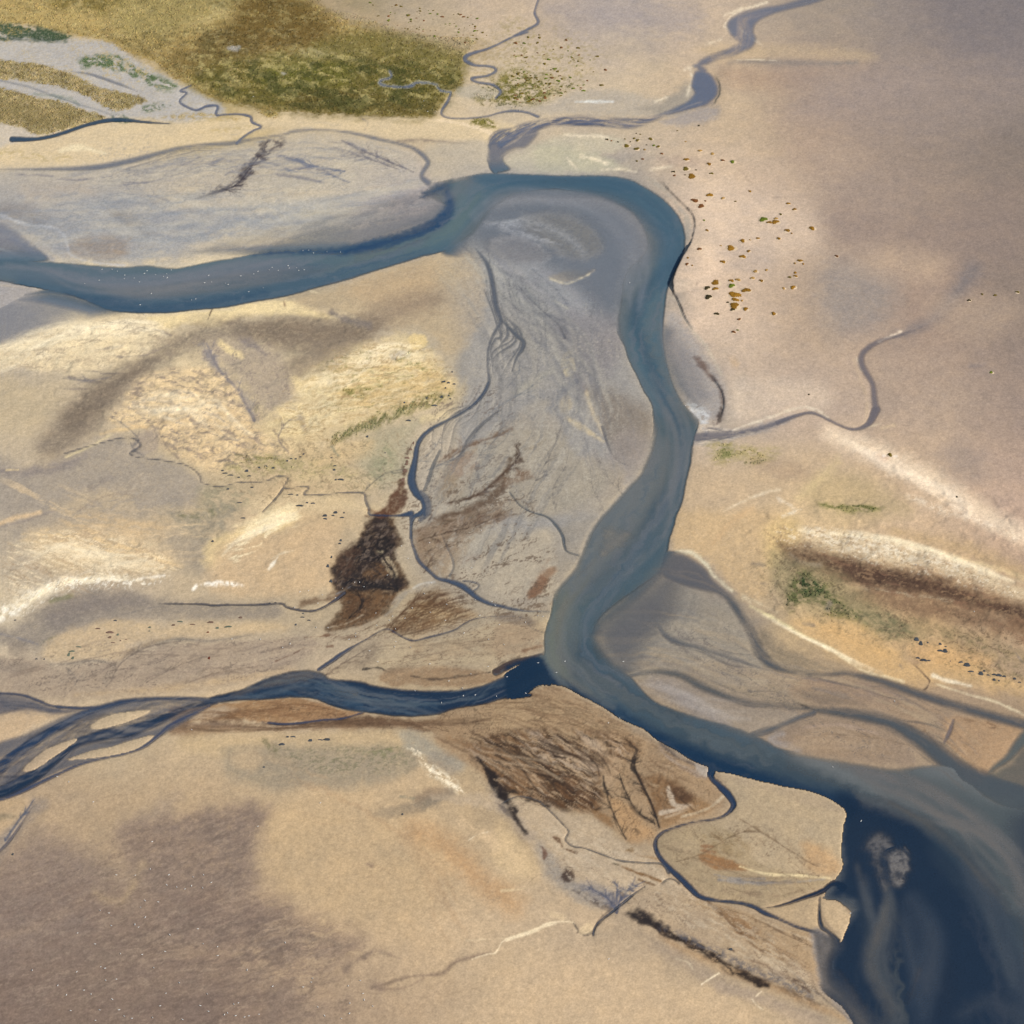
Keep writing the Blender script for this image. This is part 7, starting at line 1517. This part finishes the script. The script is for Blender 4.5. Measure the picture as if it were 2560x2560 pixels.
# ---------------------------------------------------------------- dark weed clumps lying on the sand
M_WEED = plain('dark wet weed', (76, 80, 84), .6, .3, 4); M_WEEDB = plain('brown weed', (122, 98, 84), .7, .3, 4); M_WEEDG = plain('grey green weed', (104, 112, 96), .7, .3, 4); M_RUST = plain('rust red weed', (112, 56, 36), .7, .3, 4)
WEED_ME = {m: [clump_mesh(m.name, m, 26, 5 + 3 * i, .16) for i in range(2)] for m in (M_WEED, M_WEEDB, M_WEEDG, M_RUST)}
WEEDS = [
 ('c4', 'on the orange sand at right', '1120,968,24,14 1152,996,20,16 1205,992,9,5 1298,1002,15,8 1340,1018,9,5 1300,1052,24,11 1335,1052,26,14 1130,1105,16,9 1175,1122,26,13 1213,1126,12,7 1375,1130,6,4 1455,1138,16,8 1500,1160,34,14 1530,1210,22,8 1605,1225,26,14 1660,1238,12,7'),
 ('c4', 'at the far right edge', '1630,1208,12,7 1705,1235,18,10 1740,1240,22,14 1780,1248,14,9 1705,1272,16,9 1742,1279,10,6 1860,1265,17,8 1897,1291,13,6'),
 ('c2', 'left of the dark weed field', '520,32,24,9 522,56,15,8 600,8,22,9 582,30,11,7 665,10,8,6 650,46,15,7 640,218,12,9 632,242,10,8 570,344,10,9 542,412,15,12 565,526,11,16'),
 ('c2', 'left of the brown weed field', '350,796,16,6 400,820,13,6 300,854,11,7 355,766,9,4 103,686,9,4 148,684,9,4'),
 ('c2', 'on sand below the clear tributary', '238,1701,16,6 280,1700,20,7 195,1758,22,13 410,1728,22,10 487,1724,18,6 535,1720,36,9 60,1930,12,6'),
 ('c1', 'on the sand flats at the left', '1835,48,18,6 1605,223,13,7 870,823,13,7 275,1113,10,6 335,1115,8,5 115,820,10,4'),
 ('b2', 'beside the green belt', '1480,880,10,5 1420,952,18,9 1452,962,13,8 1495,970,11,7 1430,1000,9,6 1400,1068,17,9 1455,1058,10,6 1466,1081,9,5 1345,1132,20,8 1290,1076,12,9 1120,1111,10,6 1150,1245,19,8'),
 ('b2', 'above the thin left creek', '840,1366,13,8 975,1490,7,5 595,1588,13,6 590,1617,15,7 640,1690,24,9 602,1692,12,6 360,1497,10,5 334,1518,10,5 300,1533,12,5 265,1532,10,6 235,1548,12,6 570,1526,9,5'),
 ('b2', 'below the thin left creek', '330,1886,28,9 430,1868,15,7 385,1865,14,5 262,1801,20,6 312,1806,13,5 25,1600,12,6 75,1590,13,6 130,1602,18,6'),
 ('b1', 'at the head of the thin left creek', '1680,1622,15,5 1700,1642,20,6 1740,1656,22,6 1862,1624,19,9 1880,1662,15,6 1802,1672,15,4 1720,1760,15,6 1902,1748,15,5 1808,1866,20,5'),
 ('d1', 'beside the little channel at the lower left edge', '97,655,11,8'), ('d2', 'in the grey patch on the lower sand', '1105,353,11,7'),
 ('d3', 'above the weed strip at the bottom', '1650,1373,20,9'),
]
WEEDX = [(M_WEEDG, 'grey green', 'on the lower left sand', 'c1', '1130,875,15,6 1128,903,8,4 1360,832,21,7 1640,880,18,7 1722,870,28,9 890,930,12,8 595,1022,20,6 545,1055,22,9 520,1080,14,14 550,1105,14,10'),
         (M_WEEDB, 'brown', 'on the lower left sand', 'c1', '1310,857,18,6 1590,837,32,7 1455,853,20,6 830,912,28,12 855,991,16,5 740,884,26,5 910,975,9,4 952,966,9,4 830,950,18,8 1815,800,14,10'),
         (M_RUST, 'rust red', 'above the clear tributary', 'c1', '1578,1108,9,15 1570,913,13,5'),
         (M_WEEDB, 'brown', 'on the creek bank above the weed field', 'b2', '1140,1525,18,11 1140,1553,15,9 1135,1572,17,9 1166,1460,13,9 1188,1412,9,10 1125,1622,18,18 1110,1690,18,14')]
def weeds(tile, where, s, m, adj):
    L = sorted(pts(tile, s.replace(' ', ' ')), key=lambda q: q[0])
    for i, (u, v, a, b) in enumerate(L):
        k = upx(u, v); fy = abs(float(ground_xy(u, v + 1)[1] - ground_xy(u, v)[1]))
        p = place(u, v)
        lab = f'{ORD[i]} of the {adj} weed clumps {where}' if len(L) > 1 else f'single {adj} weed clump {where}'
        o = link('weed_clump', WEED_ME[m][i % 2], label=lab, cat='seaweed', group='weed clumps on the sand')
        o.location = (p.x, p.y, zat(u, v)); o.scale = (a * k, b * fy * 1.0, min(1.2, .5 + a * k * .3)); o.rotation_euler = (0, 0, (rng.rand() - .5) * .3)
for t_, w_, s_ in WEEDS: weeds(t_, w_, s_, M_WEED, 'dark')
for m_, a_, w_, t_, s_ in WEEDX: weeds(t_, w_, s_, m_, a_)
# ---------------------------------------------------------------- bushes straying over the sand beside the marsh
BUSH_ME = [clump_mesh('salt_bush', LEAF_M[c], 30, 31 + i, .5) for i, c in enumerate(('olive', 'rust', 'olive', 'green'))]
def inside(P, u, v):
    c = False; n = len(P)
    for i in range(n):
        (x0, y0), (x1, y1) = P[i - 1][:2], P[i][:2]
        if (y0 > v) != (y1 > v) and u < x0 + (v - y0) * (x1 - x0) / (y1 - y0): c = not c
    return c
def scatter(tile, s, n, fn):
    P = pts(tile, s); us = [p[0] for p in P]; vs = [p[1] for p in P]; out = []
    while len(out) < n:
        u = rng.uniform(min(us), max(us)); v = rng.uniform(min(vs), max(vs))
        if inside(P, u, v) and rng.rand() < fn(u, v): out.append((u, v))
    return out
def ranked(n, what):
    if n == 1: return ['the only one of the ' + what]
    return [(ORD[i] if i < min(20, (n + 1) // 2 if n > 20 else n) else (ORD[n - 1 - i].replace('left', 'right') if n - 1 - i < 20 else 'one')) + ' of the ' + what for i in range(n)]
def band(tile, v):
    if tile == 'A': return 'near the top edge' if v < 60 else 'lower down'
    return 'far up' if v < 130 else 'midway' if v < 190 else 'near the strand'
BB = [('B', '0,110 90,100 200,130 330,200 420,250 380,330 230,350 120,385 0,395', 120, lambda u, v: min(1, max(.08, (v - 60) / 200) * max(.1, (1560 - u) / 280)), (.9, 2.3), 'by the upper creek', 'bushes right of the upper marsh creek'),
      ('A', '1380,10 1500,20 1800,60 1880,110 1780,170 1600,150 1420,80', 80, lambda u, v: .8, (.7, 1.9), 'above the marsh', 'bushes along the upper edge of the marsh')]
for tile, s, n, fn, (r0, r1), lab, grp in BB:
    B_L = {}
    for u, v in scatter(tile, s, n, fn):
        c = int(rng.rand() * 4); q = rng.rand()
        B_L.setdefault((('olive', 'rusty', 'olive', 'green')[c], 'larger' if q > .8 else 'small', band(tile, v)), []).append((u, v, c, q))
    B_L = [(lb, it) for key, L in B_L.items() for it, lb in zip(sorted(L), ranked(len(L), f'{key[1]} {key[0]} bushes {key[2]} {lab}'.strip()))]
    for lb, (u, v, c, q) in B_L:
        r = (r0 + (r1 - r0) * q ** 2.2) * upx(u, v) * 2.2; p = place(u, v)
        o = link('salt_bush', BUSH_ME[c], label=lb, cat='bush', group=grp)
        o.location = (p.x, p.y, zat(u, v)); o.scale = (r * 1.15, r, r * .8); o.rotation_euler = (0, 0, rng.rand() * 6.28)
# ---------------------------------------------------------------- marsh grass: tufts nobody could count
def tufts(name, label, sel, n, size, seed):
    r = np.random.RandomState(seed); jj, ii = np.nonzero(sel)
    wgt = VEG[jj, ii] * np.abs(np.gradient(GY[:, 0]))[jj] * np.gradient(GX, axis=1)[jj, ii]; wgt = wgt / wgt.sum()
    k = r.choice(len(jj), n, p=wgt); j, i = jj[k], ii[k]
    x = GX[j, i] + (r.rand(n) - .5) * .8; y = GY[j, i] + (r.rand(n) - .5) * 1.2; z = Z[j, i]
    sz = size * (.55 + .9 * r.rand(n) ** 2); c = COL[j, i] * (.72 + .34 * r.rand(n, 1)) * (1 + .10 * (r.rand(n, 3) - .5))
    na = 6; a = np.arange(na) * 2 * np.pi / na + r.rand(n, 1) * 6.28
    rad = sz[:, None] * (.75 + .5 * r.rand(n, na))
    ring = np.stack([x[:, None] + rad * np.cos(a), y[:, None] + rad * np.sin(a), np.repeat((z - .06)[:, None], na, 1)], -1)
    mid = np.stack([x[:, None] + rad * .62 * np.cos(a + .4), y[:, None] + rad * .62 * np.sin(a + .4), z[:, None] + sz[:, None] * (.3 + .35 * r.rand(n, na))], -1)
    top = np.stack([x, y, z + sz * (.55 + .3 * r.rand(n))], -1)[:, None]
    V = np.concatenate([ring, mid, top], 1); base = (np.arange(n) * (2 * na + 1))[:, None]
    q = np.arange(na); q1 = (q + 1) % na
    T = np.concatenate([np.stack([q, q1, na + q], -1), np.stack([q1, na + q1, na + q], -1), np.stack([na + q, na + q1, np.full(na, 2 * na)], -1)], 0)
    F = (base[:, :, None] + T[None]).reshape(-1, 3)
    o = link(name, fast_mesh(name, V.reshape(-1, 3), F, M_GRASS, np.repeat(c, 2 * na + 1, 0).clip(.004, .8), smooth_=False), kind='stuff', label=label)
M_GRASS = grained('salt marsh grass', .18, (3, .7), wetness=False, bump=0)
inframe = (UU > -160) & (UU < 2720) & (VV > -120) & (VV < 2680)
ax_, ay_ = UU / (1280 / 1932), VV / (1280 / 1932)
isl = np.zeros(UU.shape, bool)
def within(tile, s):
    P = smooth(pts(tile, s), True); w, sd = poly_sd(P, 4); m = np.zeros(UU.shape, bool); m[w.sl] = sd < 1; return m
i1, i2, mm = within('A', ISL1), within('A', ISL2), within('A', MARSH)
v_ = VEG > .22
tufts('islet_grass', 'straw coloured grass covering the longer upper islet at the left edge', i1 & v_ & inframe, 1700, .6, 1)
tufts('islet_grass', 'golden grass covering the lower blunt islet at the left edge', i2 & v_ & inframe, 2000, .6, 2)
tufts('marsh_grass', 'dense olive and straw marsh grass across the top left', mm & ~i1 & ~i2 & v_ & inframe, 14000, .62, 3)
tufts('shore_plants', 'loose green plants on the sand and strandlines', ~mm & ~i1 & ~i2 & (VEG > .3) & inframe, 5200, .42, 4)
# ---------------------------------------------------------------- white birds
def bird_mesh():
    white, grey, bill = plain('white plumage', (246, 246, 244), .6, .05, 8), plain('grey wing', (196, 198, 202), .6, .08, 8), plain('orange bill', (200, 110, 40), .5, .1, 8)
    V = []; F = []; Mi = []
    def lathe(rings, n, mi):
        o = len(V)
        for (x, z, ry, rz) in rings:
            for k in range(n):
                a = 2 * math.pi * k / n; V.append((x, ry * math.cos(a), z + rz * math.sin(a)))
        for i in range(len(rings) - 1):
            for k in range(n): F.append((o + i * n + k, o + i * n + (k + 1) % n, o + (i + 1) * n + (k + 1) % n, o + (i + 1) * n + k)); Mi.append(mi)
        for i in (0, len(rings) - 1): F.append(tuple(o + i * n + k for k in range(n))); Mi.append(mi)
    lathe([(-.52, .30, .03, .015), (-.36, .27, .10, .06), (-.15, .25, .17, .15), (.08, .25, .18, .17), (.26, .28, .12, .13), (.33, .36, .07, .08), (.36, .45, .05, .055), (.38, .52, .055, .055), (.42, .56, .065, .06), (.48, .56, .05, .045), (.52, .555, .02, .02)], 8, 0)
    lathe([(.515, .555, .022, .02), (.58, .545, .016, .014), (.63, .53, .005, .005)], 5, 2)
    for s in (-1, 1):
        o = len(V); V.extend([(.20, s * .15, .36), (.02, s * .19, .33), (-.25, s * .15, .30), (-.58, s * .05, .32), (-.30, s * .07, .40), (.02, s * .10, .425)])
        F.append((o, o + 1, o + 2, o + 3, o + 4, o + 5)); Mi.append(1)
        lathe([(.02, 0, .0, .0)] * 0 + [(.03, .13, .012, .012), (.05, .0, .012, .012)], 4, 2)
        for k in range(len(V) - 8, len(V)): V[k] = (V[k][0], V[k][1] + s * .07, V[k][2])
    me = bpy.data.meshes.new('bird'); me.from_pydata(V, [], F)
    for m in (white, grey, bill): me.materials.append(m)
    me.polygons.foreach_set('material_index', Mi); me.polygons.foreach_set('use_smooth', np.ones(len(F), bool)); me.update(); return me
BIRD = bird_mesh()
BIRDS = [('b1', 'white bird swimming on the upper river', 'birds swimming on the upper river', '848,102 885,117 770,103 942,145 938,173 1012,168 1052,197 640,210 1090,133 1110,113 1175,143 1293,107 1260,138 1232,156 1262,166 748,184 1142,285 1058,370 1445,333 1478,325 1545,203 1597,198 1575,148 1700,207 1722,216 1817,152 1915,137 1877,271'),
 ('b2', 'white bird swimming on the upper river', 'birds swimming on the upper river', '15,118 100,107 122,88 168,110 243,75 250,94 307,90 323,110 364,105 55,242'),
 ('a2', 'white bird at the upper edge of the river', 'birds along the upper edge of the upper river', '355,1893 397,1890 434,1910 535,1902 638,1905'),
 ('a2', '*white bird at the dark corner where the upper river bends', None, '1302,1430'),
 ('a2', 'white bird in the green marsh', 'birds in the green marsh', '1268,772 1296,847'),
 ('a1', '*white bird on the strand at the upper left edge', None, '232,1282'), ('a1', '*white bird at the marsh edge above the little creek', None, '1912,735'),
 ('b1', '*white bird at the lower bank of the upper river', None, '1092,443'),
 ('a3', '*white bird among the bushes right of the marsh creek', None, '360,635'), ('b3', '*white bird swimming alone where the river runs down from the bend', None, '888,204'), ('b3', '*white bird at the pale mud tip by the stream mouth', None, '1310,1130'),
 ('c2', 'white bird around the dark weed field', 'birds around the dark weed field', '398,601 332,610 502,631 468,692 292,722 600,650 653,582 745,538 782,537 815,570 992,483 1148,355 1098,261 1310,238 1325,540 1270,623 905,770 1032,792 1125,808 1008,823 912,860 1053,885 545,880 455,878 753,922 753,945 703,966 1180,732 1317,765 1440,705'),
 ('c2', 'white bird between the creeks left of the junction', 'birds on the flat between the creeks', '1655,665 1782,678 1807,706 1430,823 1690,783 1838,854 1570,918 1756,969 1056,983 1047,1024 1168,1026 858,1054 920,1138 1313,1153 1752,1170 1622,1227 1455,1280 1873,1007 1700,145 1628,425'),
 ('c2', 'white bird on the pale flat left of the weed field', 'birds left of the weed field', '258,1003 202,1030 35,968'),
 ('c2', 'white bird on the clear tributary', 'birds swimming on the tributary', '1895,1245 1557,1332 1655,1382 1815,1392 1565,1388 1400,1442 1200,1350'),
 ('c3', 'white bird standing at the river bank by the junction', 'birds at the junction bank', '102,836 195,787 235,792'),
 ('c3', '*white bird swimming in the silty water just right of the junction', None, '400,1128'), ('c3', '*white bird on the dark water of the tributary mouth', None, '197,1140'), ('c3', '*white bird on the lilac bar right of the junction', None, '840,1130'), ('c3', '*white bird on the sand point under the tributary mouth', None, '105,1370'),
 ('c3', '*white bird on brown sand below the river bank, lower of two', None, '727,1597'), ('c3', '*white bird at the river bank, upper of two', None, '812,1558'), ('c3', '*white bird at the sharp colour line of the mixing waters', None, '335,1213'),
 ('c4', '*white bird on the brown weed band at the right', None, '1555,757'), ('c4', '*white bird on the sand bar below the pale strandline', None, '955,1430'), ('c4', '*white bird in the main river near the long bar', None, '490,1925'), ('c4', '*white bird in the pale crust above the brown band', None, '1118,402'),
 ('c1', '*white bird on sand below the braided tributary', None, '1448,1648'), ('c1', '*white bird on the grey flat at the left', None, '1752,965'),
 ('d1', 'white bird on the dark lower left flat', 'birds on the dark lower left flat', '1150,563 1135,768 880,814 1023,815 1276,813 1460,828 1538,813 1596,870 1260,889 1335,904 1446,896 1397,919 1531,912 1097,1008 1196,1018 1063,1057 758,1081 824,1101 1098,1133 842,1197 1020,1189 1047,1208 587,1252 1495,1221 1284,1267 720,1335 1535,1333 1643,1356 1248,1392 1645,1423 910,1408 1075,1415 762,1506 795,1518 1162,1515 245,1533 581,1545 1866,1531 880,1600 800,1609 1355,1628 438,1649 636,1683 689,1714 503,1719 850,1754 1254,1706 1566,1712 1210,1802 1514,1800 1800,1779 1766,1789 536,1837 755,1833 901,1832 1575,1843 1719,1856 1695,1869 1780,1876 1847,1886 1880,1878 940,1879 998,1896 1153,1892 1380,1906 722,1911'),
 ('d1', 'white bird by the braided tributary', 'birds by the braided tributary', '433,68 520,111'), ('d1', '*white bird alone on the smooth sand below the braided tributary', None, '706,263'),
 ('d2', '*white bird on smooth sand under the grey weedy patch', None, '487,271'), ('d2', '*white bird at the upper right edge of the dark rippled flat', None, '15,447'), ('d2', '*white bird above the bottom flock on the dark flat', None, '222,1327'),
 ('d2', 'white bird near the bottom edge', 'birds near the bottom edge', '428,1594 419,1623 357,1660 127,1653 697,1651 788,1612 809,1708 817,1757 709,1782 468,1811 519,1877 706,1859 646,1895 882,1804 25,1864'),
 ('d3', '*white bird on smooth sand at the bottom centre', None, '730,1448'), ('d4', '*white bird swimming on the dark water at the lower right', None, '702,402'), ('d4', '*white bird at the right tip of the small sand island', None, '622,1098')]
FLOCK = {}
for tile, lab, grp, s in BIRDS:
    for u, v in pts(tile, s): FLOCK.setdefault((lab, grp), []).append((u, v))
for (lab, grp), L in FLOCK.items():
    n = len(L); vs = sorted(v for u, v in L); nb = 1 if n < 12 else max(2, math.ceil(n / 14))
    cuts = [vs[int(n * k / nb)] for k in range(1, nb)]
    rows = {}
    for u, v in L: rows.setdefault(sum(v >= c for c in cuts), []).append((u, v))
    for k, R in rows.items():
        R.sort(); what = lab.replace('white bird', 'white birds', 1) + ('' if nb == 1 else f', {("top", "second", "third", "fourth", "fifth", "sixth")[k] if k < nb - 1 else "lowest"} row')
        for (u, v), lb in zip(R, [lab.lstrip('*')] if n == 1 else ranked(len(R), what)):
            p = place(u, v); z = zat(u, v)
            o = link('bird', BIRD, label=lb, cat='bird', group=grp)
            sw = z < 0; k_ = (.72 + .22 * rng.rand()) * (1.1 if v < 1300 else 1)
            o.location = (p.x, p.y, -.09 if sw else z); o.scale = (k_, k_, k_); o.rotation_euler = (0, 0, rng.rand() * 6.28)
print('done', round(time.time() - _t0, 1))
